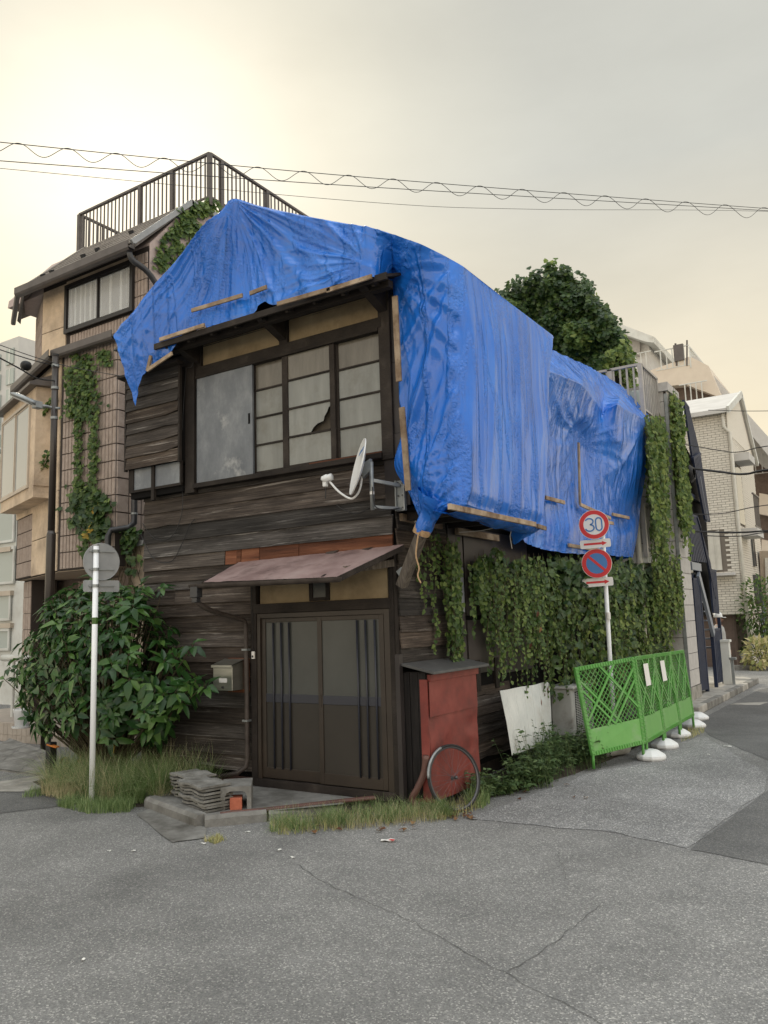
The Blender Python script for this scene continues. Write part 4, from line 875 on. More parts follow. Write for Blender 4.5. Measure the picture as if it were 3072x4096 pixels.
mb = MB(); mb.add([mxp+Vector((.0,-.02,3.33)), mxp+Vector((-.07,-.02,3.30)), mxp+Vector((-.1,-.02,3.22)), mxp+Vector((-.09,-.02,3.15)), mxp+Vector((.0,-.02,3.22)), mxp+Vector((.0,.02,3.33)), mxp+Vector((-.07,.02,3.30)), mxp+Vector((-.1,.02,3.22)), mxp+Vector((-.09,.02,3.15)), mxp+Vector((.0,.02,3.22))], [(0,1,2,3,4),(9,8,7,6,5)]+[(i,(i+1)%5,5+(i+1)%5,5+i) for i in range(5)]); mb.build('tilt_plate', M['galv'], dish)
lnb = Vector((-.57,-.32,3.19))
mb = MB(); mb.tube(cat([mxp+Vector((-.11,0,3.17)), mxp+Vector((-.14,0,3.05)), mxp+Vector((-.19,-.01,2.98)), mxp+Vector((-.26,-.01,2.97)), mxp+Vector((-.38,-.02,3.05)), lnb+Vector((.03,0,-.03))], 26), .011, 8); mb.build('feed_arm', M['white'], dish, smooth=True)
mb = MB(); mb.tube([lnb+Vector((-.05,0,-.01)), lnb+Vector((-.045,0,.0)), lnb+Vector((.0,0,.012)), lnb+Vector((.015,0,.013)), lnb+Vector((.05,0,.02))], [.03,.042,.042,.034,.036], 14); fd = mb.build('feed_horn', M['white'], dish, smooth=True)
mb = MB(); mb.box(lnb+Vector((-.05,-.025,-.075)), lnb+Vector((-.005,.025,.0))); mb.build('converter', M['white'], fd, bevel=.012)
mb = MB(); mb.tube(cat([lnb+Vector((-.03,0,-.07)), lnb+Vector((-.025,0,-.12)), lnb+Vector((-.03,0,-.19))], 8), .005, 6); mb.tube(cat([mxp+Vector((-.15,.25,2.92)), mxp+Vector((-.35,.26,2.86)), mxp+Vector((-.5,.26,2.90)), mxp+Vector((-.62,.27,2.97))], 14), .0045, 5); mb.tube(cat([mxp+Vector((.02,-.02,3.05)), mxp+Vector((.03,-.02,2.9)), mxp+Vector((.06,.0,2.84)), mxp+Vector((.14,.1,2.83)), mxp+Vector((.18,.2,2.85))], 16), .006, 5); mb.build('cable', M['cable'], dish)
# letterbox
lb = thing('letterbox', (-2.12,-.03,1.05), 'stainless steel letterbox fixed to the boards left of the door', 'letterbox')
mb = MB(); mb.box((-2.20,-.045,1.05), (-1.90,-.02,1.42)); mb.build('backboard', M['siding_red'], lb, bevel=.004)
x0, x1, yf, yb = -2.235, -1.955, -.235, -.045
mb = MB(); mb.prism([(x0,yf,1.085),(x0,yb,1.085),(x0,yb,1.40),(x0,yf,1.345)], (x1-x0,0,0)); bd = mb.build('body', M['steel'], lb, bevel=.004)
mb = MB(); mb.add([(x0-.012,yb,1.412),(x1+.012,yb,1.412),(x1+.012,yf-.02,1.355),(x0-.012,yf-.02,1.355),(x1+.012,yf-.02,1.33),(x0-.012,yf-.02,1.33),(x0-.012,yb,1.404),(x1+.012,yb,1.404)], [(0,1,2,3),(3,2,4,5),(5,4,7,6)]); mb.build('lid', M['steel'], lb)
mb = MB(); mb.box((x0+.09,yf-.004,1.17), (x0+.205,yf-.001,1.215)); mb.build('name_plate', M['signwhite'], bd)
mb = MB(); mb.tube([(x0+.145,yf+.002,1.12),(x0+.145,yf-.012,1.12)], .014, 10); mb.build('lock', M['chrome'], bd)
mb = MB(); mb.box((x0+.012,yf-.0025,1.322), (x1-.012,yf-.0005,1.327)); mb.build('slot_edge', M['dark'], bd)
# red sheet-metal cupboard on the corner
cb = thing('corner_cupboard', (.15,.55,0), 'red sheet metal cupboard with grey lid beside the sliding door', 'cupboard')
mb = MB(); mb.box((.02,.055,.12), (.27,.07,1.28)); mb.build('front_boards', M['blackboard'], cb)
for i, (a, b) in enumerate(((.0,.085),(.09,.175),(.18,.262))):
    q = MB(); q.box((a,.035+.004*(i%2),.10+.02*i), (b,.055,1.27)); q.build('upright_board', M['blackboard'], cb, bevel=.003)
def dented(y0, y1, z0, z1, x, amp, seed, ny=26, nz_=26):
    rows = []
    for i in range(nz_+1):
        z_ = z0+(z1-z0)*i/nz_; rows.append([(x+amp*(nz((y0+(y1-y0)*j/ny)*4, z_*4, seed)+.5*ridged((y0+(y1-y0)*j/ny)*6+z_*3, z_*5, seed+2)*smoothstep(.5,.9,nz(y0+j*.1,z_*2,seed+5)+.6)), y0+(y1-y0)*j/ny, z_) for j in range(ny+1)])
    return rows
mb = MB(); rr_ = dented(.06,1.06,.08,.87,.275,.016,3); mb.grid(rr_); mb.grid([[Vector(p)-Vector((.02,0,0)) for p in r] for r in rr_][::-1]); mb.build('lower_sheet', M['redsheet'], cb, smooth=True)
mb = MB(); mb.grid(dented(.05,1.06,.86,1.2,.29,.004,8)); mb.box((.02,.07,.08), (.255,1.05,1.22)); mb.build('upper_sheet', M['redsheet'], cb)
mb = MB(); mb.box((.20,.03,.1), (.28,.05,1.21)); mb.build('corner_flange', M['redsheet'], cb)
mb = MB(); mb.box((.03,.06,1.19), (.305,1.09,1.255)); mb.build('top_rail', M['redsheet'], cb, bevel=.003)
mb = MB(); mb.prism([(-.0,-.01,1.345),(.39,-.02,1.262),(.39,1.18,1.262),(0,1.16,1.345)], (0,0,.025)); mb.build('lid', M['grayroof'], cb, bevel=.003)
# bicycle wheel leaning on it
whl = thing('bicycle_wheel', (.42,.3,.02), 'bare bicycle wheel leaning against the red cupboard', 'wheel')
wc = (fz(966,1752,.0)); 
rad = .295; base = Vector((.50,.02,.01)); tilt = R(14)
yax = Vector((.40,.92,0)).normalized(); zax = (Vector((0,0,1))*math.cos(tilt)+Vector((-.92,.40,0))*math.sin(tilt)).normalized(); axl = yax.cross(zax).normalized(); wcen = base+zax*rad+Vector((0,.16,0))
circ = lambda r_, n_, o_=0: [wcen+yax*(r_*math.cos(2*math.pi*i/n_))+zax*(r_*math.sin(2*math.pi*i/n_))+axl*o_ for i in range(n_+1)]
mb = MB(); mb.tube(circ(rad, 60), .0125, 10, cap=False); tyre = mb.build('tyre', M['rubber'], whl, smooth=True)
mb = MB(); mb.grid([circ(rad-.012,60,.009), circ(rad-.026,60,.007), circ(rad-.026,60,-.007), circ(rad-.012,60,-.009)]); mb.build('rim', M['chrome'], whl, smooth=True)
mb = MB(); mb.tube([wcen+axl*.05, wcen+axl*.03, wcen+axl*.025, wcen-axl*.025, wcen-axl*.03, wcen-axl*.05], [.006,.02,.011,.011,.02,.006], 12); mb.build('hub', M['chrome'], whl, smooth=True)
for i in range(28):
    t = 2*math.pi*i/28; s_ = 1 if i % 2 else -1; t2 = t+(.9 if (i//2) % 2 else -.9)
    q = MB(); q.tube([wcen+axl*.026*s_+(yax*math.cos(t2)+zax*math.sin(t2))*.019, wcen+(yax*math.cos(t)+zax*math.sin(t))*(rad-.026)], .001, 4); q.build('spoke', M['chrome'], whl)
mb = MB(); mb.tube([p+axl*.004 for p in circ(rad+.003, 60)[18:30]], .0125, 8); mb.build('torn_tyre', M['galv'], tyre, smooth=True)
# clay drain pipe beside the cupboard
mb = MB(); mb.tube(cat([(.26,.0,.52),(.23,-.0,.36),(.17,-.03,.22),(.12,-.04,.13),(.16,-.02,.07),(.26,.03,.05)], 20), .032, 10); tag(mb.build('drain_pipe', M['pvc'], smooth=True, root=(.2,0,0)), 'short reddish brown drain pipe bent behind the bicycle wheel', 'pipe')
# stack of wavy cement sheets on the doorstep
SR = random.Random(5)
org = Vector((-1.95,-1.0,.095))
def slab(name, c, L, Wd, rot, th, wav, label, grp):
    n = 12; rows_t = []; rows_b = []
    for i in range(n+1):
        u = i/n-.5; zt = wav*math.cos(u*2*math.pi*1.5); rows_t.append([(u*L+.006*SR.uniform(-1,1), -Wd/2+.006*SR.uniform(-1,1), zt), (u*L, Wd/2, zt)]); rows_b.append([(rows_t[-1][0][0], rows_t[-1][0][1], zt-th), (u*L, Wd/2, zt-th)])
    mb = MB(); mb.grid(rows_t); mb.grid([r for r in rows_b[::-1]]); mb.grid([[a[0], b[0]] for a, b in zip(rows_t, rows_b)]); mb.grid([[b[1], a[1]] for a, b in zip(rows_t, rows_b)]); mb.f.append((0,1,(n+1)*2+n*2+1,(n+1)*2+n*2)) if False else None
    for rt, rb in ((rows_t[0], rows_b[0]), (rows_t[-1], rows_b[-1])): mb.add([rt[0], rt[1], rb[1], rb[0]], [(0,1,2,3)])
    mb.xf(Matrix.Translation(c) @ Matrix.Rotation(rot, 4, 'Z') @ Matrix.Rotation(SR.uniform(-.015,.015), 4, 'Y'))
    return tag(mb.build(name, M['cement'], root=tuple(c)), label, 'cement sheet', grp)
for i in range(8):
    top_ = i == 7
    slab('cement_sheet', Vector((-1.60+SR.uniform(-.02,.02), -.97+SR.uniform(-.02,.02), .11+i*.030)), .52, .30, R(-17+SR.uniform(-3,3)), .02, .008,
         'top grey cement sheet of the nearer stack on the doorstep' if top_ else 'grey wavy cement sheet within the nearer stack on the doorstep', 'sheets in the nearer stack')
for i in range(7):
    top_ = i == 6
    slab('cement_sheet', Vector((-2.02+SR.uniform(-.02,.02), -.72+SR.uniform(-.02,.02), .115+i*.034)), .44, .30, R(-20+SR.uniform(-4,4)), .02, .008,
         'top grey cement sheet of the farther stack beside the tall grass' if top_ else 'grey wavy cement sheet within the farther stack beside the tall grass', 'sheets in the farther stack')
# U-shaped concrete block and a red brick inside its opening
mb = MB(); arch = [(-.14,0),(-.14,.205),(.14,.205),(.14,0),(.10,0),(.10,.12),(.085,.15),(.05,.165),(-.05,.165),(-.085,.15),(-.10,.12),(-.10,0)]
Mx = Matrix.Translation((-1.38,-.78,.085)) @ Matrix.Rotation(R(40), 4, 'Z')
pf = [Mx @ Vector((x,-.2,z)) for x, z in arch]; pbk = [Mx @ Vector((x,.2,z)) for x, z in arch]; n = len(arch)
tri = [(0,1,10,11),(1,9,10),(1,8,9),(1,2,7,8),(2,6,7),(2,5,6),(2,3,4,5)]
mb.add(pf+pbk, tri+[tuple(n+i for i in f[::-1]) for f in tri]+[(i,(i+1)%n,n+(i+1)%n,n+i) for i in range(n)]); tag(mb.build('channel_block', M['concrete'], root=(-1.38,-.78,.085)), 'grey concrete channel block turned over beside the cement sheets', 'concrete block')
mb = MB(); mb.box((-.055,-.225,.0), (.055,-.05,.105)); mb.xf(Mx); tag(mb.build('red_brick', M['redbrick'], bevel=.004, root=(-1.38,-.78,.085)), 'single red brick standing in the opening of the concrete channel block', 'brick')
# white corrugated panel leaning on the side wall
cp = MB(); TL, TR_, BL, BR_ = fx(998,1497+0,.30), fx(1185,1473,.30), fx(1022,1640,.42), fx(1200,1600,.42)
TL, TR_, BL, BR_ = fx(1080,1492,.30), fx(1186,1473,.28), fx(1106,1632,.42), fx(1192,1600,.42)
n = 90; rows = []
for i in range(n+1):
    u = i/n; w = .007*math.sin(u*2*math.pi*24); a = TL.lerp(TR_, u); b = BL.lerp(BR_, u); a = a+Vector((w,0,.012*nz(u*4,1,1))); b = b+Vector((w,0,0)); rows.append([a, a.lerp(b,.5)+Vector((.01,0,0)), b])
cp.grid(rows); cp.grid([[p-Vector((.003,0,0)) for p in r] for r in rows][::-1])
cpo = tag(cp.build('corrugated_panel', M['graywhite'], root=tuple((BL+BR_)/2)), 'whitish corrugated panel leaning against the side wall behind the weeds', 'panel')
for (u, v, w, h) in ((.78,.33,.02,.05),(.95,.13,.03,.05),(.87,.2,.015,.02)):
    c = TL.lerp(TR_,u).lerp(BL.lerp(BR_,u), v)+Vector((.011,0,0)); q = MB(); q.add([c+Vector((0,-w,0)), c+Vector((0,0,-h)), c+Vector((0,w*.6,h*.2)), c+Vector((0,0,h))], [(0,1,2,3)]); q.build('rust_spot', M['rust'], cpo)
# air-conditioner outdoor unit
ac = thing('outdoor_unit', (.3,4.05,.0), 'old white air conditioner outdoor unit between the panel and green barrier', 'outdoor unit')
mb = MB(); mb.box((.08,3.65,.2), (.38,4.45,.80)); mb.build('casing', M['acwhite'], ac, bevel=.02)
mb = MB(); mb.box((.02,3.63,.80), (.41,4.48,.835)); mb.build('top_cover', M['acwhite'], ac, bevel=.008)
mb = MB(); mb.box((.38,3.76,.27), (.384,4.4,.76)); mb.build('fan_opening', M['dark'], ac)
for i in range(22):
    q = MB(); q.box((.384,3.76,.275+i*.022), (.395,4.4,.282+i*.022)); q.build('grille_bar', M['acwhite'], ac)
for i in range(10):
    q = MB(); q.box((.395,3.78+i*.068,.27), (.399,3.786+i*.068,.76)); q.build('grille_rod', M['acwhite'], ac)
for y in (3.75,4.25):
    q = MB(); q.box((.06,y,.0), (.42,y+.1,.2)); q.build('foot_block', M['concrete'], ac)
# ================================================================== LEFT: TILED BUILDING AND STREET
lbd = thing('tiled_building', (-7.5, 4, 0), 'three storey building with pinkish ribbed tiles and roof railing left of the wooden house', 'building')
XR = -6.07
# solid volumes
mb = MB()
foot2 = [(XR,1.5),(-7.5,1.5),(-10.05,2.37),(-10.05,9.5),(XR,9.5)]
mb.prism([(x,y,2.75) for x,y in foot2], (0,0,3.75)); 
foot3 = [(XR,2.1),(-9.0,2.1),(-10.2,2.75),(-10.2,9.5),(XR,9.5)]
mb.prism([(x,y,6.5) for x,y in foot3], (0,0,1.75)); core = mb.build('wall', M['grout'], lbd)
mb = MB(); mb.box((-10.0,2.95,0), (XR,9.4,2.75)); mb.build('ground_floor_wall', M['browntile'], lbd)
# generic ribbed tile field: each strip a piece of its own, the far surplus joined
tile_me = {}
tile_count = [0]; spare = MB()
def tiles(p0, ex, zlist, L, w, nrm2, mt='tile', gap=.012, skip=None, th=.018):
    ex = Vector(ex); p0 = Vector(p0); nrm2 = Vector(nrm2); n = int(L/w)
    for zi in range(len(zlist)-1):
        z0, z1 = zlist[zi]+gap/2, zlist[zi+1]-gap/2
        for j in range(n):
            a = p0+ex*(j*w+gap/2); b = p0+ex*((j+1)*w-gap/2)
            c = (a+b)/2; c.z = (z0+z1)/2
            if skip and skip(c): continue
            key = (round(w,3), round(z1-z0,3), round(ex.x,2), mt)
            if tile_count[0] < 300 and mt == 'tile':
                if key not in tile_me:
                    q = MB(); h = (z1-z0)/2; e = ex*(b-a).length/2; f_ = nrm2*th; e2 = ex*((b-a).length/2-.006)
                    q.add([-e+Vector((0,0,-h)), e+Vector((0,0,-h)), e+Vector((0,0,h)), -e+Vector((0,0,h)), -e2+f_+Vector((0,0,-h+.004)), e2+f_+Vector((0,0,-h+.004)), e2+f_+Vector((0,0,h-.004)), -e2+f_+Vector((0,0,h-.004))], [(4,5,6,7),(0,1,5,4),(1,2,6,5),(2,3,7,6),(3,0,4,7)])
                    o = q.build('tile', M[mt], None); o.parent = lbd; o.location = c-lbd.location; tile_me[key] = o.data
                else:
                    o = bpy.data.objects.new('tile', tile_me[key]); COL.objects.link(o); o.parent = lbd; o.location = c-lbd.location
                tile_count[0] += 1
            else:
                h = (z1-z0)/2; e = ex*(b-a).length/2; f_ = nrm2*th
                spare.add([c-e+Vector((0,0,-h)), c+e+Vector((0,0,-h)), c+e+Vector((0,0,h)), c-e+Vector((0,0,h)), c-e*.9+f_+Vector((0,0,-h+.004)), c+e*.9+f_+Vector((0,0,-h+.004)), c+e*.9+f_+Vector((0,0,h-.004)), c-e*.9+f_+Vector((0,0,h-.004))], [(4,5,6,7),(0,1,5,4),(1,2,6,5),(2,3,7,6),(3,0,4,7)])
zrows = [2.77+.275*i for i in range(14)]
zrows[-1] = 6.42
tiles((XR-.0,1.5,0), (-1,0,0), zrows, 1.45, .0853, (0,-1,0))
tiles((-6.07,2.1,0), (-1,0,0), [6.55,6.83,7.11,7.39,7.67,7.95,8.15], .33, .082, (0,-1,0))
tiles((-6.42,2.1,0), (-1,0,0), [6.85,7.12], 1.8, .082, (0,-1,0))
AD = Vector((-.947,.322,0)); AN = Vector((-.322,-.947,0))
pA = Vector((-7.5,1.5,0))
tiles(pA+AD*1.55, AD, [2.77,3.05,3.33,3.61,3.9], 1.1, .085, AN)
# side wall strips (face +x)
tiles((XR,1.5,0), (0,1,0), zrows[2:], 1.0, .25, (1,0,0), gap=.014)
A3 = Vector((-1.2,.65,0)).normalized(); tiles(Vector((-9.0,2.1,0)), A3, [6.9,7.2,7.5,7.8,8.1], 1.3, .085, Vector((-.65,-1.2,0)).normalized())
tiles((-8.9,2.93,0), (1,0,0), [.3,.8,1.3,1.8,2.3,2.7], 2.7, .09, (0,-1,0), mt='browntile')
if spare.v: spare.build('tile_field', M['tile'], lbd, kind='stuff')
# stucco panels with recessed joint
def slabp(name, p0, p1, z0, z1, out, mt, off=.0, parent=None):
    p0 = Vector(p0); p1 = Vector(p1); out = Vector(out).normalized(); q = MB()
    a, b = p0+out*off, p1+out*off
    q.prism([a+Vector((0,0,z0)), b+Vector((0,0,z0)), b+Vector((0,0,z1)), a+Vector((0,0,z1))], out*.02); return q.build(name, M[mt], parent or lbd)
for a, b in ((2.76,3.38),(3.395,4.1),(4.11,6.4)): slabp('stucco_panel', pA+AD*.02, pA+AD*1.54, a, b, AN, 'stucco')
slabp('stucco_panel', pA+AD*1.54, pA+AD*2.68, 3.91,6.4, AN, 'stucco')
for a, b in ((6.55,7.32),(7.335,8.15)): slabp('stucco_panel', (-8.27,2.1,0), (-8.98,2.1,0), a, b, (0,-1,0), 'stucco')
slabp('stucco_panel', (-6.42,2.1,0), (-8.27,2.1,0), 6.55,6.845, (0,-1,0), 'stucco'); slabp('stucco_panel', (-6.42,2.1,0), (-8.27,2.1,0), 8.1,8.18, (0,-1,0), 'stucco')
# white soffit of the overhang
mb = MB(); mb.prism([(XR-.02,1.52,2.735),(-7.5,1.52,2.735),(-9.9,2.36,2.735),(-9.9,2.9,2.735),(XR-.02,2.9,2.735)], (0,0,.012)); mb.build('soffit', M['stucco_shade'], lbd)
mb = MB(); mb.box((XR-.4,1.9,0), (XR-.05,2.9,2.73)); mb.build('garage_side', M['browntile'], lbd)
# upper gable side wall and mansard roof
mb = MB(); mb.prism([(XR,2.1,8.15),(XR,2.12,8.3),(XR,3.05,9.42),(XR,9.5,9.42),(XR,9.5,8.15)], (-4.1,0,0)); mb.build('gable_wall', M['stucco_pink'], lbd)
mb = MB(); mb.prism([(XR+.012,2.75,6.5),(XR+.012,9.5,6.5),(XR+.012,9.5,9.42),(XR+.012,3.06,9.42),(XR+.012,2.12,8.3),(XR+.012,2.12,6.5)], (-.02,0,0)); mb.build('side_render', M['stucco_pink'], lbd)
rf_ = MB(); rf_.prism([(XR+.02,1.75,8.14),(XR+.02,3.08,9.47),(XR+.02,3.08,9.41),(XR+.02,1.8,8.10)], (-3.1,0,0)); roof_ = rf_.build('roof', M['roofslate'], lbd)
for i in range(9):
    t0, t1 = i/9, (i+1.12)/9
    for j in range(5):
        x0 = XR-.0-j*.62; x1 = x0-.612
        a = Vector((0,1.75,8.155)).lerp(Vector((0,3.08,9.485)), t0); b = Vector((0,1.75,8.155)).lerp(Vector((0,3.08,9.485)), min(t1,1))
        q = MB(); q.prism([(x0,a.y-.012,a.z+.028),(x0,a.y-.005,a.z+.008),(x0,b.y,b.z+.008),(x0,b.y,b.z+.014)], (x1-x0,0,0)); q.build('roof_slate', M['roofslate'], roof_)
for k2, (x, t) in enumerate(((-6.9,.5),(-7.9,.3),(-7.55,.33),(-8.75,.12),(-8.5,.13))):
    c = Vector((x,1.75,8.19)).lerp(Vector((x,3.08,9.52)), t); q = MB(); q.bar(c+Vector((0,-.03,0)), c+Vector((0,.04,.04)), .06, .07); q.build('snow_guard', M['black'], roof_)
mb = MB(); mb.bar((XR+.04,1.72,8.15), (XR+.04,3.08,9.49), .05, .09); mb.bar((XR+.04,3.05,9.46), (XR+.04,3.7,9.48), .05,.09); mb.build('verge_board', M['signback'], roof_)
# hip to the chamfer
mb = MB(); mb.add([(XR-3.08,1.75,8.14),(XR-3.08,3.08,9.47),(-10.1,3.1,8.5),(-10.4,2.45,8.05)], [(0,1,2,3)]); mb.add([(XR-3.08,1.80,8.08),(-10.35,2.5,7.98),(-10.4,2.45,8.05),(XR-3.08,1.75,8.14)], [(0,1,2,3)]); mb.build('hip_roof', M['roofslate'], roof_)
mb = MB(); mb.bar((XR-3.05,1.74,8.18), (XR-3.08,3.08,9.5), .12, .04); mb.build('hip_cap', M['roofslate'], roof_)
# gutters
def gutter(name, pts, r, mt, parent):
    q = MB(); rows = []
    for i, p in enumerate(pts):
        d = (Vector(pts[min(i+1,len(pts)-1)])-Vector(pts[max(i-1,0)])).normalized(); s = d.cross(Vector((0,0,1))).normalized()
        rows.append([Vector(p)+s*(r*x)+Vector((0,0,r*z)) for x, z in ((-1,1),(-1,-.6),(-.6,-1),(.6,-1),(1,-.6),(1,1),(.85,1),(.85,-.5),(-.85,-.5),(-.85,1),(-1,1))])
    q.grid(rows); return q.build(name, M[mt], parent)
gutter('eave_gutter', [(XR+.08,1.68,8.06),(-7.6,1.68,8.06),(XR-3.1,1.68,8.06)], .075, 'railmetal', lbd); gutter('eave_gutter', [(XR-3.1,1.68,8.06),(-10.45,2.4,8.0)], .045,'railmetal',lbd)
mb = MB(); mb.tube(cat([(XR+.0,1.70,7.98),(XR+.02,1.76,7.85),(XR+.1,2.0,7.72),(XR+.12,2.2,7.5),(XR+.1,2.25,7.2),(XR+.1,2.25,6.7)], 18), .05, 8); mb.build('downpipe', M['gutter'], lbd, smooth=True)
# band roof between first and second floor, with gutter
mb = MB(); mb.prism([(XR+.05,1.40,6.44),(XR+.05,2.12,6.62),(XR+.05,2.12,6.56),(XR+.05,1.40,6.38)], (-1.5,0,0)); mb.build('band_roof', M['railmetal'], lbd)
gutter('band_gutter', [(XR+.1,1.36,6.42),(-7.55,1.36,6.42)], .07, 'railmetal', lbd)
def ang(s, off, z): return pA+AD*s+AN*off+Vector((0,0,z))
mb = MB(); mb.add([ang(-.05,.14,6.43), ang(2.35,.14,6.43), ang(2.5,-.35,6.66), ang(.2,-.5,6.62), ang(-.05,.14,6.36), ang(2.35,.14,6.36)], [(0,1,2,3),(0,1,5,4)]); mb.build('band_roof', M['railmetal'], lbd)
gutter('band_gutter', [ang(-.1,.2,6.4), ang(2.4,.2,6.4)], .07, 'railmetal', lbd)
# window of the top floor
def window(p0, p1, z0, z1, out, frame, parent, fw=.06, proud=.05, panes=2, glass='winglass', curtain=True, name='window'):
    p0 = Vector(p0); p1 = Vector(p1); out = Vector(out).normalized(); d = (p1-p0); L = d.length; d.normalize()
    def bx(q, a, b, za, zb, o0, o1):
        q.prism([p0+d*a+out*o0+Vector((0,0,za)), p0+d*b+out*o0+Vector((0,0,za)), p0+d*b+out*o0+Vector((0,0,zb)), p0+d*a+out*o0+Vector((0,0,zb))], out*(o1-o0))
    q = MB(); bx(q,0,fw,z0,z1,.0,proud); bx(q,L-fw,L,z0,z1,.0,proud); bx(q,fw,L-fw,z0,z0+fw,.0,proud+.002); bx(q,fw,L-fw,z1-fw,z1,.0,proud+.002)
    w = q.build(name, M[frame], parent)
    n = panes; step_ = (L-2*fw)/n
    for i in range(n):
        a, b = fw+i*step_, fw+(i+1)*step_; o = .018*(i % 2)
        q = MB(); bx(q,a,a+.03,z0+fw,z1-fw,.005+o,.022+o); bx(q,b-.03,b,z0+fw,z1-fw,.005+o,.022+o); bx(q,a+.03,b-.03,z0+fw,z0+fw+.03,.005+o,.021+o); bx(q,a+.03,b-.03,z1-fw-.03,z1-fw,.005+o,.021+o); q.build('sash', M[frame], w)
        q = MB(); bx(q,a+.03,b-.03,z0+fw+.03,z1-fw-.03,.012+o,.016+o); q.build('pane', M[glass], w)
    if curtain:
        q = MB(); rows = []
        for zz_ in (z0+fw, z1-fw):
            rows.append([p0+d*(fw+(L-2*fw)*i/60)+out*(-.03+.02*math.sin(i*1.3)+.01*math.sin(i*.7))+Vector((0,0,zz_)) for i in range(61)])
        q.grid(rows); q.build('curtain', M['curtain'], w)
    return w
mb = MB(); mb.box((-8.22,2.05,7.17), (-6.42,2.3,8.06)); 
window((-6.38,2.08,0), (-8.25,2.08,0), 7.15, 8.08, (0,-1,0), 'frameblack', lbd, fw=.07, proud=.06, panes=2, glass='winglass')
# bay window on the angled face
bw = MB(); bw.prism([ang(.38,0,4.02), ang(2.62,0,4.02), ang(2.62,.32,4.02), ang(.38,.32,4.02)], (0,0,.2)); bay_ = bw.build('bay_window', M['stucco'], lbd)
for s0, s1 in ((.38,.62),): slabp('bay_cheek', ang(.38,.0,0), ang(.38,.32,0), 4.22,5.95, AD*-1, 'stucco', parent=bay_)
slabp('bay_cheek', ang(.38,.30,0), ang(.66,.30,0), 4.22,5.95, AN, 'stucco', parent=bay_)
slabp('bay_head', ang(.38,.30,0), ang(2.62,.30,0), 5.78,5.95, AN, 'stucco', off=.001, parent=bay_)
window(ang(.66,.30,0), ang(2.62,.30,0), 4.22,5.78, AN, 'framebeige', lbd, fw=.05, panes=2, glass='glass', curtain=False)
mb = MB(); mb.add([ang(.25,.46,5.98), ang(2.8,.46,5.98), ang(2.8,-.05,6.22), ang(.25,-.05,6.22), ang(.25,.46,5.93), ang(2.8,.46,5.93), ang(2.8,.0,5.95), ang(.25,.0,5.95)], [(0,1,2,3),(0,4,5,1),(4,7,6,5),(0,3,7,4)]); mb.build('bay_roof', M['railmetal'], bay_)
# downpipe of the front corner
mb = MB(); mb.box((XR+.12,1.62,6.22), (XR+.28,1.78,6.4)); mb.tube([(XR+.2,1.7,6.3),(XR+.2,1.7,5.0),(XR+.2,1.7,3.6),(XR+.2,1.7,3.42),(XR+.16,1.62,3.34),(XR+.0,1.42,3.3),(XR-.02,1.38,3.2),(XR-.02,1.38,2.4),(XR-.02,1.38,1.0),(XR-.02,1.38,0)], .048, 10); dp2 = mb.build('downpipe', M['gutter'], lbd, smooth=True)
for z in (5.9,4.7,3.55): 
    q = MB(); q.tube([(XR+.2,1.7,z),(XR+.2,1.7,z+.03)], .055, 10); q.build('pipe_clip', M['galv'], dp2)
# low rendered annex wall in the gap
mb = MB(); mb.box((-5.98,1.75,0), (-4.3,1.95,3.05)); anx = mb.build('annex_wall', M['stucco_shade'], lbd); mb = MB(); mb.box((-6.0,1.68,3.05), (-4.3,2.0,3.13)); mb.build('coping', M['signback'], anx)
# roof terrace railing
def railing(parent, p, q_, z0, z1, mt, posts=(), w=.03, gap=.115, top=.06, name='railing'):
    p = Vector(p); q_ = Vector(q_); d = q_-p; L = d.length; d.normalize()
    r = MB(); r.bar(p+Vector((0,0,z1)), q_+Vector((0,0,z1)), top, .045); ro = r.build(name, M[mt], parent)
    r = MB(); r.bar(p+Vector((0,0,z0+.06)), q_+Vector((0,0,z0+.06)), .03, .035); r.build('lower_rail', M[mt], ro)
    n = int(L/gap)
    for i in range(1, n):
        c = p+d*(L*i/n); b = MB(); b.bar(c+Vector((0,0,z0+.06)), c+Vector((0,0,z1)), w*.55, w, up=d); b.build('baluster', M[mt], ro)
    for s in posts:
        c = p+d*(L*s); b = MB(); b.bar(c+Vector((0,0,z0-.12)), c+Vector((0,0,z1-.0)), .07, .085, up=d); b.build('rail_post', M[mt], ro)
    return ro
mb = MB(); mb.box((-9.95,3.15,9.40), (XR-.02,9.4,9.5)); mb.build('roof_deck', M['roofslate'], lbd)
railing(lbd, (XR+.05,3.5,0), (-9.9,3.5,0), 9.72, 10.65, 'railmetal', posts=(0,.26,.5,1))
railing(lbd, (XR+.05,3.52,0), (XR+.05,8.4,0), 9.72, 10.65, 'railmetal', posts=(.06,.33,.66,1))
railing(lbd, (-9.9,3.5,0), (-9.9,7.5,0), 9.72, 10.65, 'railmetal', posts=(.5,1))
mb = MB(); mb.prism([(-7.0,4.2,9.6),(-9.4,4.2,9.6),(-9.5,4.05,9.9),(-7.0,4.05,10.2)], (0,2,0)); mb.build('stair_hood', M['railmetal'], lbd)
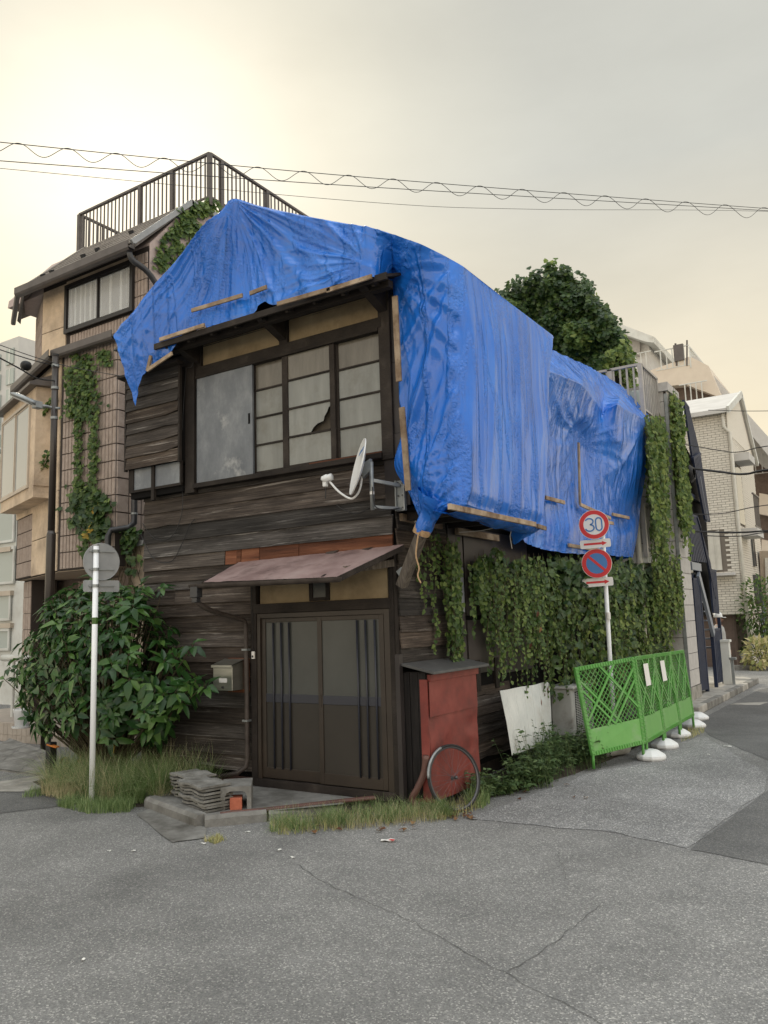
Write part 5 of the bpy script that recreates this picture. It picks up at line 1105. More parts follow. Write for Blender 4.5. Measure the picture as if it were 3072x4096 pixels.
# ground floor: pillar, window, step
mb = MB(); pc = fz(20,1560,.3); mb.prism([ang(2.1,-.15,.0), ang(2.62,-.15,.0), ang(2.62,-.6,.0), ang(2.1,-.6,.0)], (0,0,2.75)); pil = mb.build('pillar', M['grout'], lbd)
for zi in range(9):
    for s0, s1 in ((2.1,2.26),(2.27,2.43),(2.44,2.62)):
        q = MB(); z0 = .02+zi*.3; q.prism([ang(s0+.005,-.15,z0), ang(s1-.005,-.15,z0), ang(s1-.005,-.15,z0+.29), ang(s0+.005,-.15,z0+.29)], AN*.015); q.build('pillar_tile', M['tile'], pil)
stp = MB(); stp.prism([(-5.3,1.3,0),(-6.6,1.28,0),(-8.7,1.3,0),(-10.8,1.9,0),(-10.8,3.2,0),(-5.3,3.0,0)], (0,0,.30)); stepo = stp.build('entrance_step', M['steptile'], lbd)
for i in range(26):
    for zz_ in (0,1):
        a = Vector((-5.35-i*.128,1.296,0)); q = MB(); z0 = (.006,.115)[zz_]; z1 = (.108,.29)[zz_]
        if zz_ == 0 or True: q.box((a.x-.122,1.284,z0), (a.x,1.31,z1)); q.build('step_tile', M['steptile'], stepo)
mb = MB(); mb.tube([fz(-40,1395,.3)*0+Vector((-9.6,1.9,1.32)), Vector((-8.6,1.75,1.32))], .06, 14); mb.build('handrail', M['offwhite'], lbd, smooth=True)
mb = MB(); mb.tube([(-9.2,1.85,.3),(-9.2,1.85,1.32)], .03, 8); mb.build('handrail_post', M['offwhite'], lbd)
# white plant pot on the step
pot = thing('plant_pot', (-7.35,1.55,.3), 'white plant pot on the tiled step at the far left', 'plant pot')
pc = fz(47,1572,.3); pot.location = pc
mb = MB(); mb.lathe([(.085,.02),(.10,.02),(.13,.27),(.135,.29),(.12,.29),(.11,.2)], pc, 20); mb.build('pot', M['white'], pot, smooth=True)
mb = MB(); mb.lathe([(.14,.0),(.15,.025),(.13,.025),(.12,.01)], pc, 20); mb.build('saucer', M['white'], pot)
# street lamp
lx, ly = -6.55,.72
lp = fy(112,1100,ly); lx = lp.x
lamp = thing('street_lamp', (lx,ly,0), 'dark brown street lamp pole with slim grey lamp head', 'street lamp')
zt = fy(121,768,ly).z; zm = fy(113,1155,ly).z
mb = MB(); mb.tube([(lx,ly,0),(lx,ly,zm),(lx,ly,zm+.06)], [.072,.068,.052], 20); mb.build('lower_pole', M['lamppole'], lamp, smooth=True)
mb = MB(); mb.tube([(lx,ly,zm),(lx,ly,zt)], [.052,.048], 20); up_ = mb.build('upper_pole', M['lamppole'], lamp, smooth=True)
mb = MB(); mb.tube([(lx,ly,zt-.01),(lx,ly,zt+.02)], .051, 16); mb.build('pole_cap', M['black'], up_)
for px, py in ((121,790),(120,838),(118,903)):
    zc = fy(px,py,ly).z; q = MB(); q.tube([(lx,ly,zc-.02),(lx,ly,zc+.02)], .058, 16); q.build('pole_band', M['galv'], up_)
h0, h1 = fy(118,882,ly), fy(102,878,ly-.1); h2, h3 = fy(80,876,ly-.25), fy(22,851,ly-.5)
mb = MB(); mb.tube([h0+Vector((.12,.0,-.02)), h0, h1, h2], [.02,.02,.024,.03], 10); mb.build('lamp_arm', M['galv'], lamp, smooth=True)
hd = MB(); dd2 = (h3-h2).normalized(); sd = dd2.cross(Vector((0,0,1))).normalized(); ud = sd.cross(dd2).normalized(); L5 = (h3-h2).length; rows = []
for i in range(13):
    t = i/12; w = .15*(math.sin(math.pi*min(1,.18+t*.72))**.6)+.02; w *= smoothstep(1.02,.9,t)*.9+.1; hh = .05*smoothstep(1.05,.7,t)+.012
    rows.append([h2+dd2*(t*L5)+sd*(w*math.cos(a_))+ud*(hh*max(math.sin(a_),-.25)) for a_ in [2*math.pi*j/18 for j in range(19)]])
hd.grid(rows); hd.f.append(tuple(range(18))); head = hd.build('lamp_head', M['galv'], lamp, smooth=True)
lens = MB(); lens.grid([[h2+dd2*(t*L5)+sd*(.10*s_)-ud*.022 for s_ in (-1,0,1)] for t in (.25,.5,.75,.92)]); lens.build('lens', M['signwhite'], head)
mb = MB(); mb.box(h2-Vector((.05,.06,.05)), h2+Vector((.06,.06,.06))); mb.build('driver_box', M['galv'], head, bevel=.01)
# rubber ramp blocks at the kerb, far left
rmp = [fz(-70,1655), fz(100,1680), fz(148,1660), fz(20,1612)]
for i, (u0, u1) in enumerate(((0,.33),(.335,.66),(.665,1))):
    a0, a1 = rmp[0].lerp(rmp[1], u0), rmp[0].lerp(rmp[1], u1); b0, b1 = rmp[3].lerp(rmp[2], u0), rmp[3].lerp(rmp[2], u1); q = MB(); rows = []
    for j in range(21):
        t = j/20; z = .02+.10*t+(.006 if j % 4 < 2 else 0); rows.append([a0.lerp(b0, t)+Vector((0,0,z)), a1.lerp(b1, t)+Vector((0,0,z))])
    q.grid(rows); n_ = len(q.v); q.add([a0, a1, a1+Vector((0,0,.02)), a0+Vector((0,0,.02))], [(0,1,2,3)]); q.add([a1, b1, b1+Vector((0,0,.12)), a1+Vector((0,0,.02))], [(0,1,2,3)])
    tag(q.build('kerb_ramp', M['concrete'], root=tuple(a0)), ['grooved grey kerb ramp block at the left picture edge', 'middle grooved kerb ramp block before the tiled step', 'grooved kerb ramp block with broken black end nearest the bush'][i], 'ramp', 'kerb ramp blocks')
# short black stub post with orange leaf litter beside the bush
sp_ = fz(107,1705); stb = thing('stub_post', tuple(sp_), 'short black stub post with an orange scrap beside the bush', 'post')
mb = MB(); mb.box(sp_+Vector((-.04,-.04,0)), sp_+Vector((.05,.05,.52))); mb.build('post', M['black'], stb, bevel=.01)
mb = MB(); mb.bar(sp_+Vector((.0,-.03,.5)), sp_+Vector((.13,.0,.47)), .06, .012); mb.build('orange_scrap', mat('orange', [(.3,(.4,.11,.02)),(.7,(.55,.2,.04))], scale=20), stb)
# distant white house, far left
wh = thing('white_house', (-15,6,0), 'white rendered house with blue grey roof tiles at the left edge', 'house')
yw = 5.2
def rectY(name, d0, d1, y, th, mt, parent):
    a = fy(*d0, y); b = fy(*d1, y); q = MB(); q.box((min(a.x,b.x), y, min(a.z,b.z)), (max(a.x,b.x), y+th, max(a.z,b.z))); return q.build(name, M[mt], parent)
a = fy(-150,985,yw); b = fy(34,985,yw); q = MB(); q.box((a.x,yw,0), (b.x+.6,yw+6,b.z)); q.build('wall', M['offwhite'], wh)
rr2 = fy(34,962,yw-.35); q = MB(); q.prism([(a.x,yw-.4,b.z+.02),(a.x,yw+3,b.z+1.5),(a.x,yw+3,b.z+1.35),(a.x,yw-.4,b.z-.08)], (b.x+.6-a.x,0,0)); r_ = q.build('roof', M['towergray'], wh)
for i in range(14):
    x = b.x+.5-i*.28; q = MB(); q.tube([(x,yw-.42,b.z+.04),(x,yw+1.6,b.z+.9)], .07, 8); q.build('roof_tile', mat('rooftile', [(.3,(.14,.17,.2)),(.7,(.22,.25,.28))], rough=.5, scale=6) if i == 0 else bpy.data.materials['rooftile'], r_, smooth=True)
for (p0, p1) in (((-40,1090),(30,1165)),((-40,1195),(30,1255)),((-40,1290),(22,1335)),((-40,1365),(20,1400))):
    w_ = rectY('window', p0, p1, yw-.03, .04, 'farwindow', wh)
    aa, bb = fy(*p0, yw-.05), fy(*p1, yw-.05); q = MB(); q.box((aa.x,yw-.08,aa.z), (bb.x,yw-.03,aa.z+.08)); q.box((aa.x,yw-.08,bb.z-.06),(bb.x,yw-.03,bb.z)); q.box((bb.x-.06,yw-.07,bb.z),(bb.x,yw-.03,aa.z)); q.build('window_frame', M['offwhite'], w_)
for yy_ in (1075,1185,1280,1350):
    aa = fy(-60,yy_,yw); bb = fy(30,yy_,yw); q = MB(); q.box((aa.x,yw-.1,bb.z-.07), (bb.x,yw-.001,bb.z+.05)); q.build('string_course', M['framebeige'], wh)
# far apartment tower
tw_ = thing('apartment_tower', (-75,30,0), 'distant grey apartment tower above the white house at the left edge', 'building')
yt = 30; a = fy(-60,760,yt); b = fy(41,726,yt); q = MB(); q.prism([(a.x,yt,0),(b.x,yt,0),(b.x,yt,b.z),(a.x,yt,b.z)], (0,12,0)); q.build('wall', M['towergray'], tw_)
for r_i in range(7):
    for c0, c1 in ((-14,2),(16,31)):
        y0_ = 765+r_i*43-c0*.5; p = fy(c0,y0_,yt); p2 = fy(c1,y0_+28,yt); q = MB(); q.box((p.x,yt-.12,p2.z), (p2.x,yt-.02,p.z)); wf = q.build('window', M['farwindow'], tw_)
        q = MB(); xm = (p.x+p2.x)/2; q.box((xm-.05,yt-.16,p2.z), (xm+.05,yt-.12,p.z)); q.build('glazing_bar', M['offwhite'], wf)
# ================================================================== RIGHT: BUILDINGS DOWN THE SIDE STREET
gb_ = thing('grey_building', (-1, 9.6, 0), 'grey panel clad building with balconies and ivy beyond the green barrier', 'building')
GX, GY = .7, 9.12
q = MB(); q.box((-2.6,GY+.02,0), (GX-.02,10.0,6.05)); q.build('wall', M['grout'], gb_)
PH = .305
for i in range(19):
    z0 = .36+i*PH; q = MB(); q.box((GX-.018,GY+.012,z0+.005), (GX,9.985,z0+PH-.006)); q.build('wall_panel', M['graypanel'], gb_)
    for a, b in ((-.15,GX-.06),(-1.4,-.16),(-2.6,-1.41)):
        q = MB(); q.box((a,GY,z0+.005), (b-.005,GY+.018,z0+PH-.006)); q.build('wall_panel', M['grayside'], gb_)
q = MB(); q.box((GX-.055,GY-.012,0), (GX+.006,GY+.02,6.0)); q.build('corner_trim', M['galv'], gb_)
q = MB(); q.box((-2.6,GY-.01,0), (GX+.012,10.0,.35)); q.build('plinth', M['concrete_light'], gb_)
q = MB(); q.box((-1.2,GY-.05,6.05), (GX+.04,10.05,6.22)); q.build('parapet', M['graypanel'], gb_)
# upper terrace on the near side with its railing
rc = fx(1382,787,.52); zt = rc.z; zb = zt-.9
q = MB(); q.box((-1.3,rc.y-.05,zb-.18), (.52,GY,zb)); q.build('terrace_slab', M['railgray'], gb_)
railing(gb_, (.52,rc.y,0), (.52,GY,0), zb, zt, 'railgray', posts=(0,.97), gap=.12, w=.035, top=.07)
railing(gb_, (.52,rc.y,0), (-.6,rc.y,0), zb, zt, 'railgray', posts=(.5,1), gap=.12, w=.035, top=.07)
q = MB(); q.lathe([(.2,0),(.24,.0),(.26,.5),(.24,.52),(.1,.55)], (.2,8.5,zb), 16); tag(q.build('water_tub', M['farwindow'], smooth=True, root=(.2,8.5,zb)), 'blue grey tub behind the upper balcony railing', 'tub')
# lower balcony
lt = fx(1388,1090,.42); lb_ = fx(1392,1188,.42)
q = MB(); q.box((-.8,lt.y,lb_.z-.22), (.44,GY,lb_.z-.02)); q.build('balcony_slab', M['offwhite'], gb_)
railing(gb_, (.42,lt.y,0), (.42,GY-.02,0), lb_.z, lt.z, 'railgray', posts=(0,.5,1), gap=.11, w=.04, top=.06)
railing(gb_, (.42,lt.y,0), (-.7,lt.y,0), lb_.z, lt.z, 'railgray', posts=(1,), gap=.11, w=.04, top=.06)
q = MB(); q.tube([fx(1371,1090,.3), fx(1385,1240,.3), fx(1393,1420,.3), Vector((.3, fx(1393,1420,.3).y, 0))], .055, 10); q.build('downpipe', M['vinyl'], gb_, smooth=True)
# eave of the house behind
q = MB(); q.add([fy(1340,720,11), fy(1372,790,11), fy(1352,792,11), fy(1330,770,11)]+[p+Vector((-.6,2,0)) for p in (fy(1340,720,11), fy(1372,790,11), fy(1352,792,11), fy(1330,770,11))], [(0,1,2,3),(7,6,5,4),(0,1,5,4),(1,2,6,5),(2,3,7,6),(3,0,4,7)])
tag(q.build('gable_eave', M['fargray'], root=(-.5,11,7)), 'pale pointed gable eave poking out behind the ivy mass', 'roof eave')
# navy steel staircase enclosure
nv = thing('navy_staircase', (.6,11.5,.1), 'navy blue steel outside staircase with slatted gates', 'staircase')
NX = .62
def slats(y0, y1, z0a, z0b, z1a, z1b, x, n, parent, name='slat', mt='navy', th=.03):
    fr = MB(); fr.bar((x,y0,z1a), (x,y1,z1b), .05, .05); fr.bar((x,y0,z0a), (x,y1,z0b), .05,.05); fr.bar((x,y0,z0a),(x,y0,z1a),.05,.05); fr.bar((x,y1,z0b),(x,y1,z1b),.05,.05)
    pnl = fr.build('gate_frame', M[mt], parent)
    for i in range(n):
        a, b = i/n, (i+.8)/n; q = MB(); ya, yb = y0+(y1-y0)*a, y0+(y1-y0)*b
        l0, l1 = z0a+(z0b-z0a)*a, z0a+(z0b-z0a)*b; t0, t1 = z1a+(z1b-z1a)*a, z1a+(z1b-z1a)*b
        q.prism([(x+.006,ya,l0),(x+.006,yb,l1),(x+.006,yb,t1),(x+.006,ya,t0)], (-.02,0,0)); q.build(name, M[mt], pnl)
    return pnl
def slatquad(tl, tr, br_, bl, n, parent, mt='navy', x=None):
    x = NX if x is None else x; TL2, TR2, BR2, BL2 = (fx(*p, x) for p in (tl, tr, br_, bl))
    fr = MB(); fr.bar(TL2, TR2, .05, .05); pnl = fr.build('gate_frame', M[mt], parent)
    bk = MB(); bk.prism([TL2, TR2, BR2, BL2], (-.02,0,0)); bk.build('panel_backing', M['navy'], pnl)
    for i in range(n):
        a, b = i/n, (i+.72)/n; q = MB(); q.prism([TL2.lerp(TR2,a)+Vector((.022,0,0)), TL2.lerp(TR2,b)+Vector((.022,0,0)), BL2.lerp(BR2,b)+Vector((.022,0,0)), BL2.lerp(BR2,a)+Vector((.022,0,0))], (-.02,0,0)); q.build('slat', M[mt], pnl)
    return pnl
q = MB(); q.prism([fx(*p, NX-.12) for p in ((1476,955),(1500,1000),(1526,1124),(1540,1330),(1512,1330),(1486,1112))], (-.03,0,0)); q.build('dark_interior', M['dark'], nv)
slatquad((1476,866),(1487,882),(1512,982),(1496,1002),7,nv); slatquad((1496,990),(1512,980),(1533,1128),(1522,1122),6,nv,x=NX+.06); slatquad((1482,1110),(1505,1117),(1533,1216),(1491,1212),11,nv,x=NX+.02)
slatquad((1505,1117),(1512,1140),(1545,1300),(1533,1216),4,nv,x=NX+.04); slatquad((1532,1231),(1546,1234),(1553,1326),(1540,1324),5,nv,x=NX+.03); slatquad((1495,1251),(1509,1251),(1529,1488),(1513,1492),8,nv); slatquad((1539,1361),(1554,1359),(1567,1470),(1548,1476),6,nv)
for a, b in ((fx(1508,1240,NX+.03),fx(1541,1370,NX+.03)),(fx(1510,1030,NX+.05),fx(1527,1125,NX+.05)),(fx(1492,1222,NX+.02),fx(1512,1226,NX+.02))):
    q = MB(); q.bar(a, b, .06, .16); q.build('stringer', M['navylight'], nv)
for i in range(9):
    t = i/9; q = MB(); c = Vector((NX-.4,11.05,2.55)).lerp(Vector((NX-.4,12.5,.75)), t); q.box(c+Vector((-.4,-.1,-.015)), c+Vector((.35,.12,.015))); q.build('tread', M['navylight'], nv)
for y in (10.03,11.03,12.0,12.95):
    q = MB(); q.box((NX-.04,y-.04,.1), (NX+.03,y+.03,2.9 if y < 12 else 1.6)); q.build('post', M['navy'], nv)
q = MB(); q.box((-.9,10.02,.1), (-.85,13,6.0)); q.build('back_wall', M['dark'], nv)
q = MB(); q.box((-.85,10.05,4.2), (NX-.05,12.9,4.3)); q.build('landing', M['navy'], nv); q = MB(); q.box((-.85,10.02,2.42), (NX-.05,11.1,2.52)); q.build('landing', M['navy'], nv)
# meter box with red lamp, white gate pillar
mt_ = thing('meter_box', (.45,11.55,1.2), 'white meter cabinet with red mark inside the navy gate', 'meter box')
q = MB(); q.box((.35,11.3,1.25), (.5,11.75,1.95)); q.build('cabinet', M['offwhite'], mt_, bevel=.01)
q = MB(); q.tube([(.5,11.42,1.42),(.52,11.42,1.42)], .05, 10); q.build('red_mark', M['signred'], mt_)
q = MB(); q.box((.3,11.3,.12), (.5,11.8,.9)); q.build('stand', M['brownwall'], mt_)
wp = fz(1578,1478,.115); gpl = thing('gate_pillar', tuple(wp), 'white gate pillar with cap beyond the navy gate', 'pillar')
q = MB(); q.box((wp.x-.13,wp.y-.1,.115), (wp.x+.05,wp.y+.1,1.05)); q.build('shaft', M['offwhite'], gpl, bevel=.006); q = MB(); q.box((wp.x-.16,wp.y-.12,1.05), (wp.x+.08,wp.y+.12,1.1)); q.build('cap', M['offwhite'], gpl)
q = MB(); q.box((wp.x+.06,wp.y-.06,.115),(wp.x+.11,wp.y+.0,.66)); q.box((wp.x+.03,wp.y-.1,.66),(wp.x+.17,wp.y+.04,.71)); tag(q.build('bollard', M['galv'], root=tuple(wp)), 'small grey metal stand with flat top beside the white pillar', 'stand')
# ---- white brick house
wb = thing('white_brick_house', (-2,21,0), 'white brick house with grey gable roof and small balcony down the street', 'house')
WX, WY = .12, 20.0
ze = 8.05
q = MB(); q.box((-2.8,WY+.03,2.0-.4), (WX-.03,25.2,ze)); q.box((-2.8,WY+.9,0), (WX-.1,25.2,1.7)); q.prism([(WX-.03,WY+.03,ze),(WX-.03,25.2,7.4),(WX-.03,22.9,9.1)], (-2.7,0,0)); q.build('wall', M['mortar'], wb)
bm_ = {}; bc = [0]; sp2 = MB()
def bricks(p0, ex, out, L, z0, z1, bw_=.235, bh=.078, skip=None):
    ex = Vector(ex); out = Vector(out); p0 = Vector(p0); r_ = 0; z = z0
    while z+bh < z1:
        x = -(bw_/2 if r_ % 2 else 0)
        while x < L:
            a, b = max(0,x)+.006, min(L, x+bw_)-.006; x += bw_
            if b-a < .04: continue
            c = p0+ex*((a+b)/2)+Vector((0,0,z+bh/2))
            if skip and skip(c): continue
            full = abs((b-a)-(bw_-.012)) < 1e-4; h = bh/2-.006; e = ex*(b-a)/2
            vs = [-e+Vector((0,0,-h)), e+Vector((0,0,-h)), e+Vector((0,0,h)), -e+Vector((0,0,h))]; vs = vs+[v+out*.022 for v in vs]; fs = [(4,5,6,7),(0,1,5,4),(1,2,6,5),(2,3,7,6),(3,0,4,7)]
            if full and bc[0] < 300 and abs(ex.x) > .5 and 2.0 < c.z < 5.2:
                k_ = 'x'
                if k_ not in bm_:
                    mm = MB(); mm.add(vs, fs); o = mm.build('brick', M['whitebrick']); o.parent = wb; o.location = c-wb.location; bm_[k_] = o.data
                else: o = bpy.data.objects.new('brick', bm_[k_]); COL.objects.link(o); o.parent = wb; o.location = c-wb.location
                bc[0] += 1
            else: sp2.add([c+v for v in vs], fs)
        z += bh; r_ += 1
bricks((WX-.03,WY+.03,0), (-1,0,0), (0,-1,0), 1.9, 1.62, ze, skip=lambda c: (-.75 < c.x < -.2 and 2.95 < c.z < 4.3))
bricks((WX-.03,WY+.03,0), (0,1,0), (1,0,0), 5.1, 1.62, ze-.7, bw_=.26, skip=lambda c: (20.7 < c.y < 21.9 and 4.4 < c.z < 6.6))
bricks((WX-.1,WY+.93,0), (-1,0,0), (0,-1,0), .35, .0, 1.6); bricks((WX-.1,WY+.93,0), (0,1,0), (1,0,0), 4.2, 0, 1.6, bw_=.26)
sp2.build('brickwork', M['whitebrick'], wb, kind='stuff')
q = MB(); q.prism([(WX+.05,WY-.25,ze-.12),(WX+.05,WY-.25,ze+.02),(WX+.05,22.9,9.3),(WX+.05,22.9,9.1)], (-3.0,0,0)); q.prism([(WX+.05,25.5,7.2),(WX+.05,25.5,7.05),(WX+.05,22.9,9.1),(WX+.05,22.9,9.3)], (-3,0,0)); q.build('roof', M['fargray'], wb)
q = MB(); q.prism([(WX-.02,WY+.03,ze-.75),(WX-.02,25.2,7.3),(WX-.02,22.9,9.05),(WX-.02,WY+.03,ze-.02)], (.025,0,0)); q.build('gable_panel', M['whitebrick'], wb)
q = MB(); q.bar((WX+.1,WY-.28,ze-.05), (WX+.1,22.9,9.22), .08, .22); q.bar((WX+.1,22.9,9.22), (WX+.1,25.5,7.1), .08,.18); q.build('bargeboard', M['offwhite'], wb)
q = MB(); q.tube([(WX-.1,WY-.1,ze-.1),(WX-.1,WY-.1,7.5),(WX+.06,WY-.05,7.3),(WX+.06,WY-.02,4.0),(WX+.06,WY-.02,0)], .05, 8); q.build('downpipe', M['vinyl'], wb, smooth=True)
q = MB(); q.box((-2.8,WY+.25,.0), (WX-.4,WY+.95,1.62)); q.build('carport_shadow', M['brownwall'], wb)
q = MB(); q.box((WX-.05,20.7,6.5), (WX+.45,21.95,6.75)); q.build('balcony_hood', M['fargray'], wb); q = MB(); q.box((WX-.02,20.75,4.5), (WX,21.85,6.4)); bwn = q.build('window', M['glassdark'], wb)
q = MB(); q.box((WX-.05,20.6,4.05), (WX+.5,21.95,4.3)); q.build('balcony_floor', M['fargray'], wb)
railing(wb, (WX+.45,20.65,0), (WX+.45,21.9,0), 4.3, 5.4, 'railmetal', gap=.14, w=.04)
for y, z in ((22.4,1.9),(23.3,1.9),(22.7,3.2)):
    q = MB(); q.box((WX-.01,y,z), (WX+.06,y+.45,z+1.0)); wn = q.build('window', M['glassdark'], wb); q = MB(); q.box((WX+.06,y+.2,z),(WX+.08,y+.24,z+1.0)); q.build('glazing_bar', M['railmetal'], wn)
q = MB(); rows = [[Vector((-1.4+1.0*i/20, WY-.02-.03*abs(math.sin(i*.8)), z_-.06*math.sin(i/20*math.pi)*(z_ > 4))) for i in range(21)] for z_ in (3.0,4.25)]; q.grid(rows); tag(q.build('vinyl_curtain', M['vinyl'], root=(-1,WY,3)), 'pale plastic curtain hanging on the white brick balcony', 'curtain')
q = MB(); q.box((-1.6,WY-.25,2.82), (-.02,WY+.0,2.9)); q.build('balcony_coping', M['fargray'], wb)
# ---- apartment block far behind with stepped roof and railings
apt = thing('apartment_block', (0,34,0), 'beige apartment block with stepped sloping top floors beyond the white brick house', 'building')
ya = 32
def polyY(name, pp, y, th, mt, parent):
    q = MB(); q.prism([fy(a, b, y) for a, b in pp], (0,th,0)); return q.build(name, M[mt], parent)
polyY('upper_wall', [(1405,800),(1490,770),(1530,790),(1560,860),(1480,830),(1405,838)], ya, 8, 'peach', apt)
polyY('sloping_wall', [(1490,769),(1505,770),(1665,950),(1660,985),(1560,862)], ya+.5, 6, 'fargray', apt)
polyY('recess', [(1405,838),(1480,826),(1560,868),(1560,900),(1405,900)], ya+.6, 6, 'brownwall', apt)
polyY('lower_parapet', [(1470,884),(1535,875),(1560,905),(1470,920)], ya-.2, 3, 'peach', apt)
pA2, pB2 = fy(1470,868,ya-.3), fy(1530,858,ya-.3); railing(apt, pA2*1 - Vector((0,0,pA2.z)), pB2*1-Vector((0,0,pB2.z)), min(pA2.z,pB2.z)-.2, min(pA2.z,pB2.z)+.8, 'offwhite', gap=.22, w=.05)
a3, b3 = fy(1415,778,ya), fy(1490,762,ya); railing(apt, Vector((a3.x,ya,0)), Vector((b3.x,ya,0)), fy(1490,790,ya).z, fy(1490,745,ya).z, 'offwhite', gap=.25, w=.05)
c3 = Vector((b3.x, ya, 0)); zA = fy(1490,750,ya).z; e3 = fx(1538,822,b3.x)
q = MB(); q.bar((b3.x,ya,zA), (b3.x,e3.y,zA), .08,.08); ro = q.build('railing', M['offwhite'], apt)
for i in range(18):
    y = ya+(e3.y-ya)*i/18; q = MB(); q.bar((b3.x,y,zA-1.0), (b3.x,y,zA), .05,.05); q.build('baluster', M['offwhite'], ro)
for px, t0, t1 in ((1484,735,790),(1457,748,770)):
    a_, b_ = fy(px,t0,ya), fy(px,t1,ya); q = MB(); q.tube([a_, b_], .04, 6); q.build('aerial', M['railmetal'], apt)
a_, b_ = fy(1459,742,ya), fy(1462,790,ya); q = MB(); q.tube([a_, b_], .05, 6); q.box(a_+Vector((-.1,-.1,-.9)), a_+Vector((.35,.1,-.1))); q.build('cell_antenna', M['railmetal'], apt)
# right-hand brown and peach block
ap2 = thing('apartment_block', (5,40,0), 'brown and peach apartment block at the right picture edge', 'building')
yb_ = 38
polyY('brown_wall', [(1612,975),(1700,985),(1720,1400),(1640,1400)], yb_, 8, 'brownwall', ap2)
polyY('sloping_wall', [(1610,940),(1625,930),(1720,1020),(1720,1070),(1640,1000)], yb_-.5, 6, 'fargray', ap2)
polyY('peach_balcony', [(1640,1065),(1720,1080),(1720,1125),(1640,1110)], yb_-.6, 2, 'peach', ap2); polyY('peach_balcony', [(1645,1165),(1720,1180),(1720,1230),(1645,1215)], yb_-.6, 2, 'peach', ap2)
polyY('peach_balcony', [(1642,1250),(1720,1258),(1720,1310),(1642,1300)], yb_-.6, 2, 'peach', ap2)
a4, b4 = fy(1612,955,yb_-1), fy(1720,990,yb_-1); railing(ap2, Vector((a4.x,yb_-1,0)), Vector((b4.x,yb_-1,0)), b4.z-.6, b4.z+.5, 'fargray', gap=.3, w=.05)
# grey-white tower top beyond the ivy
tp_ = thing('rooftop_tower', (-6,42,0), 'pale grey rooftop block with flat overhanging roof beyond the ivy mass', 'building')
yt_ = 42
polyY('wall', [(1330,725),(1400,728),(1408,830),(1330,830)], yt_, 6, 'fargray', tp_)
polyY('flat_roof', [(1322,696),(1340,700),(1414,728),(1412,740),(1395,738),(1325,715)], yt_-1, 8, 'offwhite', tp_)
polyY('dark_band', [(1352,730),(1382,738),(1382,768),(1352,760)], yt_-.3, .3, 'railgray', tp_)
a5, b5 = fy(1352,790,yt_-2), fy(1408,785,yt_-2); railing(tp_, Vector((a5.x,yt_-2,0)), Vector((b5.x,yt_-2,0)), a5.z-1, a5.z+.6, 'offwhite', gap=.3, w=.05)
# far low building at the street end
fe = thing('corner_house', (3,24,0), 'beige low house with grey carport post at the right edge', 'house')
ye = 24
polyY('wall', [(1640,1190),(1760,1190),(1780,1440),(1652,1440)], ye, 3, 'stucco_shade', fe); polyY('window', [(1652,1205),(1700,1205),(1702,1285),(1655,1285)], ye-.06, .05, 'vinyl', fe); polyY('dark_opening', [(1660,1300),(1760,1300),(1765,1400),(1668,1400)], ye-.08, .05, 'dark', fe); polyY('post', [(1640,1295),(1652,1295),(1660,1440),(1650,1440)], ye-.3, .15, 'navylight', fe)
# ================================================================== SIGNS, BARRIERS, WIRES, PERSON
def ribbon(mb, pts, w, ex, ey, org, out, th=.0015, closed=False):
    n = len(pts); L_, R2 = [], []
    for i in range(n):
        a = Vector(pts[(i-1) % n] if closed else pts[max(i-1,0)]); b = Vector(pts[(i+1) % n] if closed else pts[min(i+1,n-1)]); d = (b-a).normalized(); nn = Vector((-d.y, d.x)); p = Vector(pts[i])
        L_.append(p+nn*w/2); R2.append(p-nn*w/2)
    W2 = lambda p: org+ex*p.x+ey*p.y+out*th
    o = len(mb.v); mb.v += [W2(p) for p in L_]+[W2(p) for p in R2]
    for i in range(n if closed else n-1): j = (i+1) % n; mb.f.append((o+i, o+j, o+n+j, o+n+i))
def disc(mb, c, ex, ey, out, r, off, n=48, r0=0):
    o = len(mb.v)
    for i in range(n): t = 2*math.pi*i/n; mb.v.append(c+(ex*math.cos(t)+ey*math.sin(t))*r+out*off)
    if r0:
        for i in range(n): t = 2*math.pi*i/n; mb.v.append(c+(ex*math.cos(t)+ey*math.sin(t))*r0+out*off)
        for i in range(n): mb.f.append((o+i, o+(i+1)%n, o+n+(i+1)%n, o+n+i))
    else: mb.f.append(tuple(range(o, o+n)))
def plate_round(mb, c, ex, ey, out, w, h, r, th):
    pts = []
    for sx, sy, a0 in ((1,1,0),(-1,1,90),(-1,-1,180),(1,-1,270)):
        for k_ in range(6): a_ = R(a0+18*k_); pts.append(c+ex*(sx*(w/2-r)+r*math.cos(a_))+ey*(sy*(h/2-r)+r*math.sin(a_)))
    mb.prism(pts, out*th)
sg = thing('road_sign', tuple(Vector((*ft(1325,1495,11.0).xy, 0))), 'speed limit 30 and no parking signs with red arrows on a white pole', 'road sign')
sb_ = ft(1318,1430,11.0)
pt_ = ft(1300,1120,11.0)
q = MB(); q.tube([Vector((sb_.x,sb_.y,0)), sb_, Vector((pt_.x,pt_.y,pt_.z))], .030, 14); spole = q.build('pole', M['polewhite'], sg, smooth=True)
dz = ft(1316,1307,11.0); q = MB(); q.tube([dz+Vector((0,0,-.05)), dz+Vector((0,0,.05))], .0325, 12); 
q = MB(); q.tube([ft(1314,1330,10.97)+Vector((0,0,-.05)), ft(1314,1330,10.97)+Vector((0,0,.045))], .031, 12); q.build('sticker', M['signwhite'], spole)
out_ = (CAM-sb_); out_.z = 0; out_.normalize(); ex_ = Vector((0,0,1)).cross(out_).normalized(); ey_ = Vector((0,0,1))
rot = R(2); ex_, ey_ = ex_*math.cos(rot)+ey_*math.sin(rot), ey_*math.cos(rot)-ex_*math.sin(rot)
def at_sign(px, py): return ft(px, py, 10.93)
